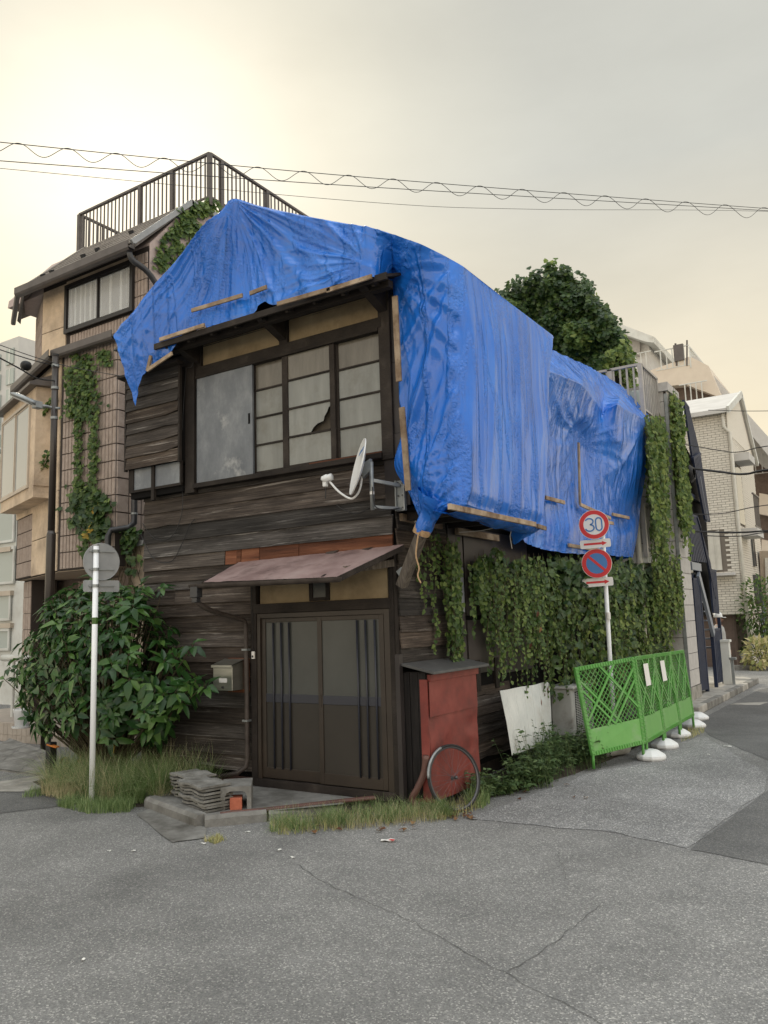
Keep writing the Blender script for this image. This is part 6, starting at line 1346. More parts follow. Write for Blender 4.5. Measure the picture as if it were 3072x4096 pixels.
def sign_disc(c, name):
    q = MB(); q.prism([c+(ex_*math.cos(2*math.pi*i/48)+ey_*math.sin(2*math.pi*i/48))*.204 for i in range(48)], -out_*.012); o = q.build(name, M['signwhite'], sg)
    q = MB(); disc(q, c, ex_, ey_, out_, .198, .002, r0=.142); q.build('red_ring', M['signred'], o); return o
c30 = at_sign(1283,1133); d30 = sign_disc(c30, 'speed_limit_disc')
q = MB()
three = [(-.105+.052*math.cos(a_)*1.0+.0, .045+.042*math.sin(a_)) for a_ in [R(160-i*15) for i in range(17)]]+[(-.105+.057*math.cos(a_), -.042+.046*math.sin(a_)) for a_ in [R(85-i*15) for i in range(18)]]
three = [(x+.045, y) for x, y in three]
ribbon(q, three, .019, ex_, ey_, c30, out_, .004)
zero = []
for a0, cyy in ((0,.042),(180,-.042)):
    zero += [(.065+.040*math.cos(R(a0+i*15)), cyy+.046*math.sin(R(a0+i*15))) for i in range(13)]
ribbon(q, zero, .019, ex_, ey_, c30, out_, .004, closed=True); q.build('numeral_30', M['signblue'], d30)
cnp = at_sign(1289,1217); dnp = sign_disc(cnp, 'no_parking_disc')
q = MB(); disc(q, cnp, ex_, ey_, out_, .1415, .003); q.build('blue_field', M['signblue'], dnp)
q = MB(); ribbon(q, [(-.105,.105),(0,0),(.105,-.105)], .036, ex_, ey_, cnp, out_, .005); q.build('red_slash', M['signred'], dnp)
for px, py in ((1286,1174.5),(1291.5,1257.5)):
    c = at_sign(px, py); q = MB(); plate_round(q, c, ex_, ey_, -out_, .41, .118, .022, .008); po = q.build('arrow_plate', M['signwhite'], sg)
    q = MB(); A2 = lambda x, y: c+ex_*x+ey_*y+out_*.003
    q.add([A2(-.155,-.014), A2(.09,-.014), A2(.09,-.032), A2(.155,0), A2(.09,.032), A2(.09,.014), A2(-.155,.014)], [(0,1,5,6),(2,3,4)]); q.v = q.v; q.f[1:] = [(2,3,4)]; q.build('red_arrow', M['signred'], po)
for px, py in ((1303,1150),(1307,1235)):
    c = ft(px, py, 10.97); q = MB(); q.tube([c+Vector((0,0,-.02)), c+Vector((0,0,.02))], .036, 12); q.build('clamp', M['galv'], sg)
# back of the left-hand sign
b0 = fz(198,1737,0); s2 = thing('road_sign', tuple(b0), 'round road sign seen from behind on a white pole beside the bush', 'road sign')
tp0 = fz(198,1737,0); tz = 2.62
top2 = fy(211,1178,b0.y); top2.x = b0.x; top2.y = b0.y
q = MB(); q.tube([b0, Vector((b0.x,b0.y,0)).lerp(top2, .5), top2], .0295, 16); pl2 = q.build('pole', M['polewhite'], s2, smooth=True)
q = MB(); q.tube([top2-Vector((0,0,.005)), top2+Vector((0,0,.012))], .031, 14); q.build('pole_cap', M['signback'], pl2)
gt = b0.lerp(top2, .70); q = MB(); q.tube([gt-Vector((0,0,.035)), gt+Vector((0,0,.035))], .0305, 14); q.build('tape', M['leaf'], pl2)
fh = Vector((FWD.x,FWD.y,0)).normalized(); rh = Vector((RT.x,RT.y,0)).normalized(); u2_ = (rh*math.cos(R(43))+fh*math.sin(R(43))).normalized(); n2_ = u2_.cross(Vector((0,0,1))).normalized()
if n2_.dot(CAM-b0) < 0: n2_ = -n2_
Dp = (top2-CAM).dot(FWD); dc = ft(219.5,1213.5,Dp+.045); 
q = MB(); q.prism([dc+(u2_*math.cos(2*math.pi*i/48)+Vector((0,0,1))*math.sin(2*math.pi*i/48))*.198 for i in range(48)], n2_*.004); bd2 = q.build('disc', M['signback'], s2)
q = MB(); q.tube([dc+(u2_*math.cos(2*math.pi*i/48)+Vector((0,0,1))*math.sin(2*math.pi*i/48))*.198 for i in range(49)], .006, 6); q.build('rim', M['signback'], bd2)
pc2 = ft(219,1266,Dp+.03); q = MB(); plate_round(q, pc2, u2_, Vector((0,0,1)), n2_, .40, .125, .02, .004); bp2 = q.build('plate', M['signback'], s2)
for cc, par in ((dc+Vector((0,0,.11)), bd2), (dc+Vector((0,0,-.085)), bd2), (pc2, bp2)):
    q = MB(); q.bar(cc-u2_*.14+n2_*.008, cc+u2_*.14+n2_*.008, .012, .022, up=n2_); q.build('mounting_channel', M['galv'], par)
    k3 = Vector((b0.x+(top2.x-b0.x)*.9, b0.y+(top2.y-b0.y)*.9, cc.z)); q = MB(); q.tube([k3+Vector((0,0,-.016)), k3+Vector((0,0,.016))], .035, 12); q.build('clamp', M['galv'], par)
# ---- green mesh barriers on white weights
T = [ft(1238,1443,9.35), ft(1369,1419,9.95)]; B = [fz(1277,1634,.17), fz(1394,1606,.2)]
T4, B4 = ft(1475,1404,12.15), fz(1498,1546,.2)
for i in (1,2,3): T.append(T[1].lerp(T4, i/3)); B.append(B[1].lerp(B4, i/3))
glabels = ['green mesh barrier panel nearest the weeds, turned towards the house', 'green mesh barrier panel with a white sheet, second in the row', 'green mesh barrier panel with a white sheet, third in the row', 'farthest green mesh barrier panel before the grey building']
for i in range(4):
    t0, t1, b0_, b1_ = T[i], T[i+1], B[i], B[i+1]; gap = .012
    t0, t1 = t0.lerp(t1, gap), t1.lerp(t0, gap); b0_, b1_ = b0_.lerp(b1_, gap), b1_.lerp(b0_, gap)
    root = thing('mesh_barrier', tuple((Vector((b0_.x,b0_.y,0))+Vector((b1_.x,b1_.y,0)))/2), glabels[i], 'barrier', 'green barriers along the house')
    P_ = lambda u, v: (b0_.lerp(b1_, u)).lerp(t0.lerp(t1, u), v)
    nn = (b1_-b0_).cross(t0-b0_).normalized()
    if nn.dot(CAM-b0_) < 0: nn = -nn
    W_ = (b1_-b0_).length; H_ = (t0-b0_).length; e = .045/W_; ev = .045/H_
    def chan(a, b, name):
        q = MB(); q.bar(a, b, .05, .035, up=nn); o = q.build(name, M['green'], root, bevel=.004); d = (b-a); n_ = max(3, int(d.length/.045)); sd_ = d.normalized().cross(nn)
        z_ = MB()
        for k_ in range(n_):
            c = a+d*((k_+.5)/n_)+nn*.022; z_.bar(c-sd_*.02, c+sd_*.02, .006, .012, up=nn)
        z_.build('rib', M['green2'], o, kind='stuff')
        return o
    chan(P_(e/2,0), P_(e/2,1), 'side_frame'); chan(P_(1-e/2,0), P_(1-e/2,1), 'side_frame'); chan(P_(e,1-ev/2), P_(1-e,1-ev/2), 'top_frame'); chan(P_(e,ev/2), P_(1-e,ev/2), 'bottom_frame')
    q = MB(); v1 = .29; q.prism([P_(e,ev), P_(1-e,ev), P_(1-e,v1), P_(e,v1)], nn*.008); q.build('kick_panel', M['green2'], root)
    # thin diagonal rods in both directions and the stout braces
    q = MB(); vlo, vhi = v1, 1-ev; HH = (vhi-vlo)*H_; WW = (1-2*e)*W_
    def seg(c, s):
        # line x*1 + s*y = c clipped to the field [0,WW]x[0,HH]
        pts = []
        for x in (0, WW):
            y = (c-x)*s
            if 0 <= y <= HH: pts.append((x, y))
        for y in (0, HH):
            x = c-y*s
            if 0 < x < WW: pts.append((x, y))
        return pts[:2] if len(pts) >= 2 else None
    F_ = lambda x, y, o: P_(e+x/W_, vlo+y/H_)+nn*o
    k4 = -HH
    while k4 < WW+HH:
        for s, o in ((1,.004),(-1,-.004)):
            sg_ = seg(k4, s)
            if sg_: q.bar(F_(*sg_[0],o), F_(*sg_[1],o), .0075, .0075, up=nn)
        k4 += .075
    q.build('mesh', M['green'], root, kind='stuff')
    for c, s in ((WW*.05,1),(WW*.5,1),(WW*.62,1),(WW*1.15,1),(WW*.95,-1),(WW*.35,-1),(-WW*.1,-1),(WW*.5,-1)):
        sg_ = seg(c, s)
        if sg_ and (Vector(sg_[0])-Vector(sg_[1])).length > .12:
            qq = MB(); qq.bar(F_(*sg_[0],.01), F_(*sg_[1],.01), .028, .012, up=nn); qq.build('brace', M['green'], root)
    for u in ((.02,) if i == 0 else (.04,))+((.96,)):
        a = P_(u,0); q = MB(); q.tube([a+Vector((0,0,.02)), Vector((a.x+.0,a.y,.03))], .017, 10); q.build('leg', M['green'], root, smooth=True)
    if i in (1,2):
        qq = MB(); u0, u1 = ((.28,.52) if i == 1 else (.22,.46)); rows = []
        for jj in range(9):
            rows.append([P_(u0+(u1-u0)*ii/6+.02*(jj/8), .9-.27*jj/8)+nn*(.035+.006*math.sin(ii*2.2)) for ii in range(7)])
        qq.grid(rows); tag(qq.build('paper_sheet', M['paper'], smooth=True, root=tuple(rows[0][0])), ['', 'blank white sheet fastened to the second green barrier panel', 'blank white sheet fastened to the third green barrier panel'][i], 'paper sheet', 'white sheets on the barriers')
wlab = ['nearest', 'second', 'third', 'fourth', 'farthest']
for i, (px, py) in enumerate(((1407,1641),(1436,1616),(1465,1592),(1499,1572),(1507,1555))):
    c = fz(px, py, 0); c.z = 0; q = MB(); q.lathe([(.165,.004),(.182,.03),(.178,.06),(.09,.115),(.055,.125),(.03,.125)], c, 10); 
    tag(q.build('barrier_weight', M['white'], bevel=.006, root=tuple(c)), ['nearest white concrete weight under the green barrier', 'second white weight from the front under the green barrier', 'third white weight from the front under the green barrier', 'fourth white weight from the front under the green barrier', 'farthest white weight at the end of the green barrier'][i], 'weight', 'white barrier weights')
# pale drum lying behind the first barrier
c = fz(1310,1640,0); q = MB(); q.tube([c+Vector((-.05,.05,.1)), c+Vector((.12,.42,.1))], .09, 14); tag(q.build('dirty_pipe', M['acwhite'], smooth=True, root=tuple(c)), 'dirty white pipe lying under the nearest green barrier', 'pipe')
# ---- overhead wires
def wire(name, pts, r, label, wav=None, group='overhead wires'):
    P2 = cat(pts, 60) if len(pts) > 2 else lin(pts, 40)
    q = MB(); q.tube(P2, r, 5); return tag(q.build(name, M['cable'], root=tuple(pts[0])), label, 'wire', group)
ta, tb_ = 9.0, 15.5
wire('overhead_wire', [ft(-500,250,7.9), ft(-60,301,ta), ft(800,384,11.6), ft(1720,455,tb_), ft(2400,500,18.5)], .0055, 'top overhead wire with the wavy line, crossing above the tarpaulin roof')
wire('overhead_wire', [ft(-500,308,7.9), ft(-60,343,ta), ft(800,404,11.6), ft(1720,459,tb_), ft(2400,503,18.5)], .0055, 'second straight overhead wire crossing the sky')
wire('overhead_wire', [ft(-60,358,ta), ft(800,437,11.6), ft(1150,452,13), ft(1720,459,tb_), ft(2400,498,18.5)], .0035, 'thin lowest overhead wire crossing the sky')
base_ = cat([ft(-500,250,7.9), ft(-60,301,ta), ft(800,384,11.6), ft(1720,455,tb_), ft(2400,500,18.5)], 800); pts = []
for i, p in enumerate(base_):
    v_ = p-CAM; dep = v_.dot(FWD); pxx = 829.5+1709*v_.dot(RT)/dep; ph = (pxx-40)/(108-.008*pxx)*2*math.pi; amp = 13.5*dep/1709
    pts.append(p+Vector((0,0,-amp*.85+amp*math.cos(ph))))
q = MB(); q.tube(pts, .0045, 5); tag(q.build('wavy_cable', M['cable'], root=tuple(pts[0])), 'wavy cable looping round the top overhead wire', 'wire')
pp_ = Vector((lx,ly,0))
def pz(py): return Vector((lx,ly,fy(121,py,ly).z))
wire('service_wire', [ft(-40,742,10.5), ft(60,775,11.3), pz(790), ], .008, 'dark wire running left from the lamp pole top past an insulator', group='lamp pole wires')
wire('service_wire', [ft(-40,752,10.5), ft(40,795,11.1), ft(80,817,11.5), pz(822)], .011, 'sagging dark cable running left from the lamp pole', group='lamp pole wires')
wire('service_wire', [ft(-40,731,10.5), ft(120,785,11.8), ft(290,818,11.2), Vector((-3.7,-.1,4.85))], .006, 'thin wire from the left edge to the house corner', group='lamp pole wires')
ci = ft(56,790,11.25); q = MB(); q.tube([ci+Vector((-.05,0,.02)), ci+Vector((-.03,0,.01)), ci+Vector((.03,0,-.01)), ci+Vector((.05,0,-.02))], [.03,.07,.07,.03], 14); tag(q.build('insulator', M['black'], smooth=True, root=tuple(ci)), 'round black insulator on the wire left of the lamp pole', 'insulator')
for i, (pts, r) in enumerate((([(1480,960,15.5),(1560,974,16),(1600,976,16),(1720,958,15)], .010), ([(1470,1110,15.5),(1560,1109,16),(1720,1085,15)], .009), ([(1497,1012,16.0),(1560,1020,16),(1610,1024,16),(1720,1010,15)], .024), ([(1500,1148,16.2),(1600,1150,16),(1720,1143,15)], .018), ([(1520,1157,16.4),(1600,1158,16),(1720,1145,15)], .010), ([(1530,886,17),(1720,886,16)], .007))):
    wire('street_wire', [ft(*p) for p in pts]+[ft(2300, pts[-1][1]-30, 14.5)], r, ['thin wire crossing the grey roof eave at the right', 'thin wire crossing the white brick wall at mid height', 'thick black cable from the navy staircase to the right edge', 'thick black cable below the brick balcony coping', 'thin slack wire just below the thick cable at the right', 'faint wire high against the sky at the right edge'][i], group='side street wires')
q = MB(); c = ft(1491,1015,15.9)
for k_ in range(4):
    q.tube([c+Vector((.02*k_, .16*math.cos(a_)*(1+.2*math.sin(k_)), .17*math.sin(a_)*(1-.12*k_)-.08)) for a_ in [2*math.pi*j/24 for j in range(25)]], .014, 6)
tag(q.build('cable_coil', M['cable'], smooth=True, root=tuple(c)), 'coil of black cable hung on the navy staircase', 'cable coil')
# ---- person behind the navy gate
hp = ft(1551,1345,19.6)
person = thing('person', (hp.x, hp.y, .0), 'person in white cap and grey shirt bending behind the navy gate', 'person')
gx, gy = hp.x, hp.y
me = bpy.data.meshes.new('body')
J = [((0,0,.88),.13),((0,0,1.05),.125),((-.02,-.02,1.22),.14),((-.0,-.02,1.34),.10),((.01,-.03,1.42),.05),((.02,-.04,1.50),.075),((.025,-.045,1.58),.085),((.022,-.045,1.64),.05),
     ((.0,-.2,1.32),.06),((.06,-.24,1.08),.045),((.2,-.22,.88),.033),((.25,-.21,.80),.03),
     ((-.0,.19,1.32),.06),((.03,.25,1.06),.045),((.1,.24,.86),.033),((.13,.24,.78),.03),
     ((0,-.09,.82),.095),((.01,-.10,.46),.065),((0,-.10,.09),.045),((.1,-.10,.035),.035),
     ((0,.09,.82),.095),((.01,.10,.46),.065),((0,.10,.09),.045),((.1,.10,.035),.035)]
E_ = [(0,1),(1,2),(2,3),(3,4),(4,5),(5,6),(6,7),(3,8),(8,9),(9,10),(10,11),(3,12),(12,13),(13,14),(14,15),(0,16),(16,17),(17,18),(18,19),(0,20),(20,21),(21,22),(22,23)]
# five fingers per hand
for hi, (wx, wy, wz) in ((11,(.25,-.21,.80)),(15,(.13,.24,.78))):
    for f_ in range(5):
        y = (f_-2)*.016; L1 = (.05,.075,.085,.08,.06)[f_]; k0_ = len(J)
        dirf = Vector((.35,y*4,-.9)).normalized() if f_ else Vector((.8,-.5,-.3)).normalized()
        p1 = Vector((wx,wy+y,wz-.02))+dirf*L1*.5; p2 = p1+(dirf+Vector((-.3,0,-.1))).normalized()*L1*.5
        J.append((tuple(p1),.011)); J.append((tuple(p2),.009)); E_ += [(hi,k0_),(k0_,k0_+1)]
me.from_pydata([j[0] for j in J], E_, [])
bo = bpy.data.objects.new('body', me); COL.objects.link(bo); bo.parent = person
sk = bo.modifiers.new('skin', 'SKIN')
for v, j in zip(me.skin_vertices[0].data, J): v.radius = (j[1], j[1])
me.skin_vertices[0].data[0].use_root = True
sbm = bo.modifiers.new('sub', 'SUBSURF'); sbm.levels = 1; sbm.render_levels = 2
M['skin'] = mat('skin', (.42,.25,.18), rough=.6); M['shirt'] = mat('shirt', [(.3,(.3,.3,.29)),(.7,(.38,.38,.37))], rough=.9, scale=9); M['trousers'] = mat('trousers', (.05,.05,.06), rough=.9)
me.materials.append(M['skin'])
def shell(name, rings, mt, n=14):
    q = MB(); rows = []
    for (x,y,z,rx,ry) in rings: rows.append([Vector((gx+x+rx*math.cos(2*math.pi*i/n), gy+y+ry*math.sin(2*math.pi*i/n), z)) for i in range(n+1)])
    q.grid(rows); return q.build(name, mt, person, smooth=True)
shell('shirt', [(0,0,.82,.17,.2),(0,0,1.0,.155,.19),(-.01,-.01,1.2,.165,.22),(0,-.02,1.34,.13,.2),(.0,-.03,1.41,.06,.07)], M['shirt'])
for s_ in (-1,1):
    q = MB(); a = Vector((gx,gy+.16*s_,1.33)); b = Vector((gx+.045,gy+.235*s_,1.14)); q.tube([a, a.lerp(b,.5), b], [.08,.07,.062], 12); q.build('sleeve', M['shirt'], person, smooth=True)
    q = MB(); q.tube([(gx,gy+.09*s_,.86),(gx+.01,gy+.1*s_,.47),(gx,gy+.1*s_,.1)], [.115,.085,.07], 12); q.build('trouser_leg', M['trousers'], person, smooth=True)
q = MB(); q.lathe([(.098,0),(.105,.02),(.095,.09),(.06,.13),(.01,.145)], (gx+.02,gy-.045,1.585), 16); q.prism([(gx+.05,gy-.13,1.59),(gx+.19,gy-.11,1.575),(gx+.21,gy-.045,1.572),(gx+.19,gy+.02,1.575),(gx+.05,gy+.04,1.59)], (0,0,.012)); q.build('cap', M['white'], person, smooth=True)
q = MB(); hc = Vector((gx+.025,gy-.045,1.53)); q.tube([hc+Vector((.075,0,.02)), hc+Vector((.105,0,-.005)), hc+Vector((.078,0,-.02))], [.008,.016,.012], 8); q.build('nose', M['skin'], person, smooth=True)
for s_ in (-1,1):
    q = MB(); q.tube([hc+Vector((.078,.03*s_,.03)), hc+Vector((.088,.03*s_,.03))], .009, 8); q.build('eye', M['black'], person)
    q = MB(); q.tube([hc+Vector((0,.085*s_,.02)), hc+Vector((-.005,.098*s_,.0)), hc+Vector((0,.085*s_,-.025))], [.008,.014,.008], 8); q.build('ear', M['skin'], person, smooth=True)
q = MB(); q.bar(hc+Vector((.083,-.02,-.045)), hc+Vector((.083,.02,-.045)), .006, .006); q.build('mouth', M['signred'], person)
# ---- pots at the end of the street
def potplant(px, py, r, h, mt, label, leafs, spread, ph):
    c = fz(px, py, .0); t = thing('potted_plant', tuple(c), label, 'potted plant', 'pots at the white brick house')
    q = MB(); q.lathe([(r*.7,.0),(r*.75,.0),(r,h*.9),(r*1.12,h*.92),(r*1.12,h),(r*.9,h),(r*.85,h*.85)], c, 18); q.build('pot', M[mt], t, smooth=False)
    return t, c
# ================================================================== PLANTS
LR = random.Random(21)
def leaf_into(mb, c, d, nrm2, L, W, fold=.25, lobes=False, droop=.2):
    """one leaf: base at c, pointing along d, face normal nrm2"""
    d = Vector(d).normalized(); s = d.cross(nrm2)
    if s.length < 1e-4: s = d.cross(Vector((1,0,0)))
    s.normalize(); n_ = s.cross(d)
    P2 = lambda u, v, h: c+d*(u*L)+s*(v*W)+n_*(h*L)
    if lobes:
        o = len(mb.v); mb.v += [P2(0,0,0), P2(.12,-.5,.04), P2(.5,-.32,.05), P2(.55,-.5,.0), P2(1,0,-droop), P2(.55,.5,.0), P2(.5,.32,.05), P2(.12,.5,.04), P2(.45,0,-.02)]
        for a, b in ((0,1),(1,2),(2,3),(3,4),(4,5),(5,6),(6,7),(7,0)): mb.f.append((o+a, o+b, o+8))
    else:
        o = len(mb.v); mb.v += [P2(0,0,0), P2(.32,-.5,fold*.4), P2(.35,0,0), P2(.32,.5,fold*.4), P2(.72,-.34,fold*.15-droop*.5), P2(.72,0,-droop*.45), P2(.72,.34,fold*.15-droop*.5), P2(1,0,-droop)]
        mb.f += [(o,o+1,o+2),(o,o+2,o+3),(o+1,o+4,o+5,o+2),(o+2,o+5,o+6,o+3),(o+4,o+7,o+5),(o+5,o+7,o+6)]
def rv(a=1): return Vector((LR.uniform(-a,a), LR.uniform(-a,a), LR.uniform(-a,a)))
# ---------- the big glossy-leaved bush
bc_ = fy(214,1440,-.42)
bush = thing('leafy_bush', (bc_.x, bc_.y, 0), 'large glossy green bush in front of the house left of the door', 'bush')
proto = []
for i in range(6):
    q = MB(); leaf_into(q, Vector((0,0,0)), Vector((0,1,0)), Vector((0,0,1)), 1, .40+.05*(i % 3), fold=.22+.06*(i % 2), droop=.12+.07*(i//2)); o = q.build('leaf', M['leaf'], None, smooth=True); proto.append(o.data); bpy.data.objects.remove(o)
stems = MB(); fol = MB(); clusters = []
tries = 0
while len(clusters) < 370 and tries < 9000:
    tries += 1
    d = rv(); 
    if d.length > 1 or d.length < .1: continue
    rr = d.length; d.normalize(); s = LR.choice((1,1,.92,.8,.6))
    if d.z < -.75: continue
    p = Vector((bc_.x+d.x*1.62*s, bc_.y+d.y*.55*s-.18*(d.x+.1), bc_.z-.02+d.z*(1.04 if d.z > 0 else 1.0)*s))
    p.z += .16*nz(p.x*2,p.y*2,3); p.x += .12*nz(p.z*2.3,p.y*2,7)
    if p.z < .35: continue
    if p.x > -3.75: p.y = min(p.y, -.14)
    if p.x > -2.9 and p.z > 1.9-.9*(p.x+2.9): continue
    if any((p-c_[0]).length < .105 for c_ in clusters): continue
    clusters.append((p, d))
# a few outliers to break the outline
for px, py, yy in ((20,1440,-.1),(8,1465,-.1),(40,1515,-.2),(440,1475,-.5),(415,1390,-.45),(350,1268,-.35),(300,1262,-.3),(70,1370,-.1),(110,1320,-.1),(420,1465,-.55),(60,1545,-.2)):
    clusters.append((fy(px,py,yy), Vector((LR.uniform(-.3,.3),-.6,.4)).normalized()))
items = []
basep = Vector((bc_.x+.1, bc_.y+.1, .05))
for p, d in clusters:
    ax = (d*.7+Vector((0,-.15,.55))+rv(.25)).normalized(); n_ = LR.randint(6,9); ph = LR.uniform(0,6)
    a_ = ax.cross(Vector((.3,.9,.1))).normalized(); b_ = ax.cross(a_)
    for k_ in range(n_):
        t = ph+k_*2.4; el = LR.uniform(-.25,.55); dr = (a_*math.cos(t)+b_*math.sin(t))*math.cos(el)+ax*math.sin(el); dr.z -= .18; dr.normalize()
        L5 = LR.uniform(.10,.215)*(.75 if el > .4 else 1); items.append((p-ax*LR.uniform(0,.06)+dr*.02, dr, ax+rv(.2), L5))
    stems.tube([basep.lerp(p,.15)+rv(.05), basep.lerp(p,.55)+Vector((0,0,.05))+rv(.05), p-ax*.03, p], [.012,.008,.005,.003], 5)
items.sort(key=lambda it: it[0].y+.3*abs(it[0].x-bc_.x))
def orient(c, d, n2, L5):
    s = d.cross(n2)
    if s.length < 1e-4: s = d.cross(Vector((1,0,0)))
    s.normalize(); nn2 = s.cross(d); return Matrix(((s.x*L5,d.x*L5,nn2.x*L5,c.x),(s.y*L5,d.y*L5,nn2.y*L5,c.y),(s.z*L5,d.z*L5,nn2.z*L5,c.z),(0,0,0,1)))
for i, (c, d, n2, L5) in enumerate(items):
    if i < 300:
        o = bpy.data.objects.new('leaf', proto[i % 6]); COL.objects.link(o); o.parent = bush; o.matrix_local = Matrix.Translation(-bush.location) @ orient(c, d, n2, L5)
    else: leaf_into(fol, c, d, n2, L5, L5*LR.uniform(.38,.5), fold=LR.uniform(.15,.3), droop=LR.uniform(.1,.3))
fol.build('foliage', M['leaf'], bush, smooth=True, kind='stuff'); stems.build('stem', M['stem'], bush, kind='stuff')
yl = MB()
for px, py in ((535,1080),(495,1100),(500,1105)): pass
for px, py, yy in ((295,1535,-.45),(325,1515,-.3),(240,1600,-.6),(130,1650,-.55),(150,1662,-.55),(170,1665,-.55),(250,1605,-.55)): leaf_into(yl, fy(px,py,yy), rv()+Vector((0,0,-.5)), Vector((0,-1,.2)), .17, .08)
yl.build('yellow_leaf', M['leafyellow'], bush, kind='stuff')
# ---------- grasses
def blade(mb, p, h, lean, w, curl=.5, seg=4):
    lean = Vector((lean[0], lean[1], 0)); s = Vector((-lean.y, lean.x, 0))
    if s.length < 1e-3: s = Vector((1,0,0))
    s.normalize(); o = len(mb.v)
    for i in range(seg+1):
        t = i/seg; c = p+Vector((0,0,h*(t-.45*curl*t*t)))+lean*(h*(t**1.8)); ww = w*(1-t*.9)
        mb.v += [c-s*ww/2, c+s*ww/2]
    for i in range(seg): mb.f.append((o+2*i, o+2*i+1, o+2*i+3, o+2*i+2))
def grass(name, poly, n, h, w, mt, label, lean=.5, category='grass', dens=None, hfun=None):
    q = MB(); xs = [p[0] for p in poly]; ys = [p[1] for p in poly]; cnt = 0
    def inside(x, y):
        c = False; j = len(poly)-1
        for i in range(len(poly)):
            if (poly[i][1] > y) != (poly[j][1] > y) and x < (poly[j][0]-poly[i][0])*(y-poly[i][1])/(poly[j][1]-poly[i][1])+poly[i][0]: c = not c
            j = i
        return c
    while cnt < n:
        x, y = LR.uniform(min(xs), max(xs)), LR.uniform(min(ys), max(ys))
        if not inside(x, y): continue
        if nz(x*2.2, y*2.2, 5) < LR.uniform(-.7,.25): 
            if LR.random() < .55: continue
        cnt += 1; a = LR.uniform(0, 6.28); hh = h*LR.uniform(.35,1)*(hfun(x, y) if hfun else 1); l_ = LR.uniform(.15, lean)
        blade(q, Vector((x,y,.0 if name != 'tall_grass' else .02)), hh, (math.cos(a)*l_, math.sin(a)*l_), w*LR.uniform(.6,1.2), curl=LR.uniform(.3,1.1))
    return tag(q.build(name, M[mt], root=(sum(xs)/len(xs), sum(ys)/len(ys), 0)), label, category, kind='stuff')
g2 = lambda *pp: [(fz(x,y).x, fz(x,y).y) for x, y in pp]
tall = [(-4.25,-.75),(-3.9,-1.05),(-3.2,-1.12),(-2.75,-1.02),(-2.3,-.78),(-2.1,-.35),(-2.4,-.12),(-3.3,-.15),(-4.2,-.2)]
def fountain(poly, nclump, nbl, h, w, mt, label, lean=(.7,2.0), name='tall_grass'):
    q = MB(); xs = [p[0] for p in poly]; ys = [p[1] for p in poly]; c_ = 0
    while c_ < nclump:
        x, y = LR.uniform(min(xs), max(xs)), LR.uniform(min(ys), max(ys)); ins = False; j = len(poly)-1
        for i in range(len(poly)):
            if (poly[i][1] > y) != (poly[j][1] > y) and x < (poly[j][0]-poly[i][0])*(y-poly[i][1])/(poly[j][1]-poly[i][1])+poly[i][0]: ins = not ins
            j = i
        if not ins: continue
        c_ += 1
        for b_ in range(nbl):
            a = LR.uniform(0,6.28); hh = h*LR.uniform(.5,1.1); l_ = LR.uniform(*lean); p0 = Vector((x+LR.uniform(-.05,.05), y+LR.uniform(-.05,.05), .02)); d = Vector((math.cos(a), math.sin(a), 0)); s_ = Vector((-d.y, d.x, 0)); o = len(q.v); kk = LR.uniform(.55,1.0)*l_; bend = rv(.05)
            for i in range(7):
                t = i/6; c = p0+d*(hh*.55*kk*t**1.25)+Vector((0,0,hh*(t-.42*kk*t*t)))+bend*t*t; c.z = max(c.z, .01); ww = w*(1-.8*t)
                if c.y > -.05 and c.x > -3.7: c.y = -.05
                q.v += [c-s_*ww/2+Vector((0,0,ww*.2)), c+s_*ww/2]
            for i in range(6): q.f.append((o+2*i, o+2*i+1, o+2*i+3, o+2*i+2))
    return tag(q.build(name, M[mt], root=(sum(xs)/len(xs), sum(ys)/len(ys), 0)), label, 'grass', kind='stuff')
fountain(tall, 130, 46, .62, .005, 'grass', 'tall tangled green grass between the bush and the doorstep')
fountain(tall, 55, 30, .68, .0038, 'drygrass', 'pale dry grass stalks mixed through the tall grass')
grass('tall_grass', [(-4.3,-.8),(-3.95,-1.12),(-3.4,-1.22),(-3.35,-1.0),(-4.0,-.75)], 700, .45, .005, 'drygrass', 'straw coloured grass left of the white sign pole', lean=.9)
grass('grass_tuft', [(-3.35,-1.35),(-2.75,-1.42),(-2.4,-1.22),(-2.55,-1.0),(-3.3,-1.08)], 1500, .2, .006, 'grass', 'bright green grass tuft round the foot of the white sign pole', lean=.8)
grass('grass_strip', g2((575,1795),(600,1805),(680,1800),(770,1790),(860,1778),(960,1772),(1010,1762),(1050,1740),(1035,1725),(960,1745),(860,1752),(740,1765),(640,1775),(590,1782)), 1700, .15, .005, 'grassdry', 'yellowing grass strip along the edge of the doorstep', lean=.9)
fountain(g2((575,1795),(600,1805),(680,1800),(770,1790),(860,1778),(960,1772),(1010,1762),(1050,1740),(1035,1725),(960,1745),(860,1752),(740,1765),(640,1775),(590,1782)), 75, 30, .2, .0045, 'grass', 'green clumps within the yellowing grass strip by the doorstep', name='grass_strip')
grass('grass_strip', g2((575,1798),(760,1795),(960,1775),(960,1755),(760,1770),(600,1785)), 900, .26, .003, 'drygrass', 'dry seed stalks above the yellowing grass strip', lean=.9)
grass('grass_tuft', g2((440,1818),(465,1824),(490,1815),(470,1806)), 260, .07, .006, 'grassdry', 'small grass tuft growing on the asphalt before the doorstep', lean=.8)
grass('grass_tuft', g2((45,1725),(95,1722),(110,1705),(70,1708)), 260, .14, .006, 'grass', 'small weed tuft by the concrete slab at the left', lean=.8)
grass('grass_tuft', g2((1000,1740),(1040,1750),(1060,1735),(1030,1705)), 380, .3, .007, 'grass', 'tuft of long green grass beside the bicycle wheel', lean=.6)
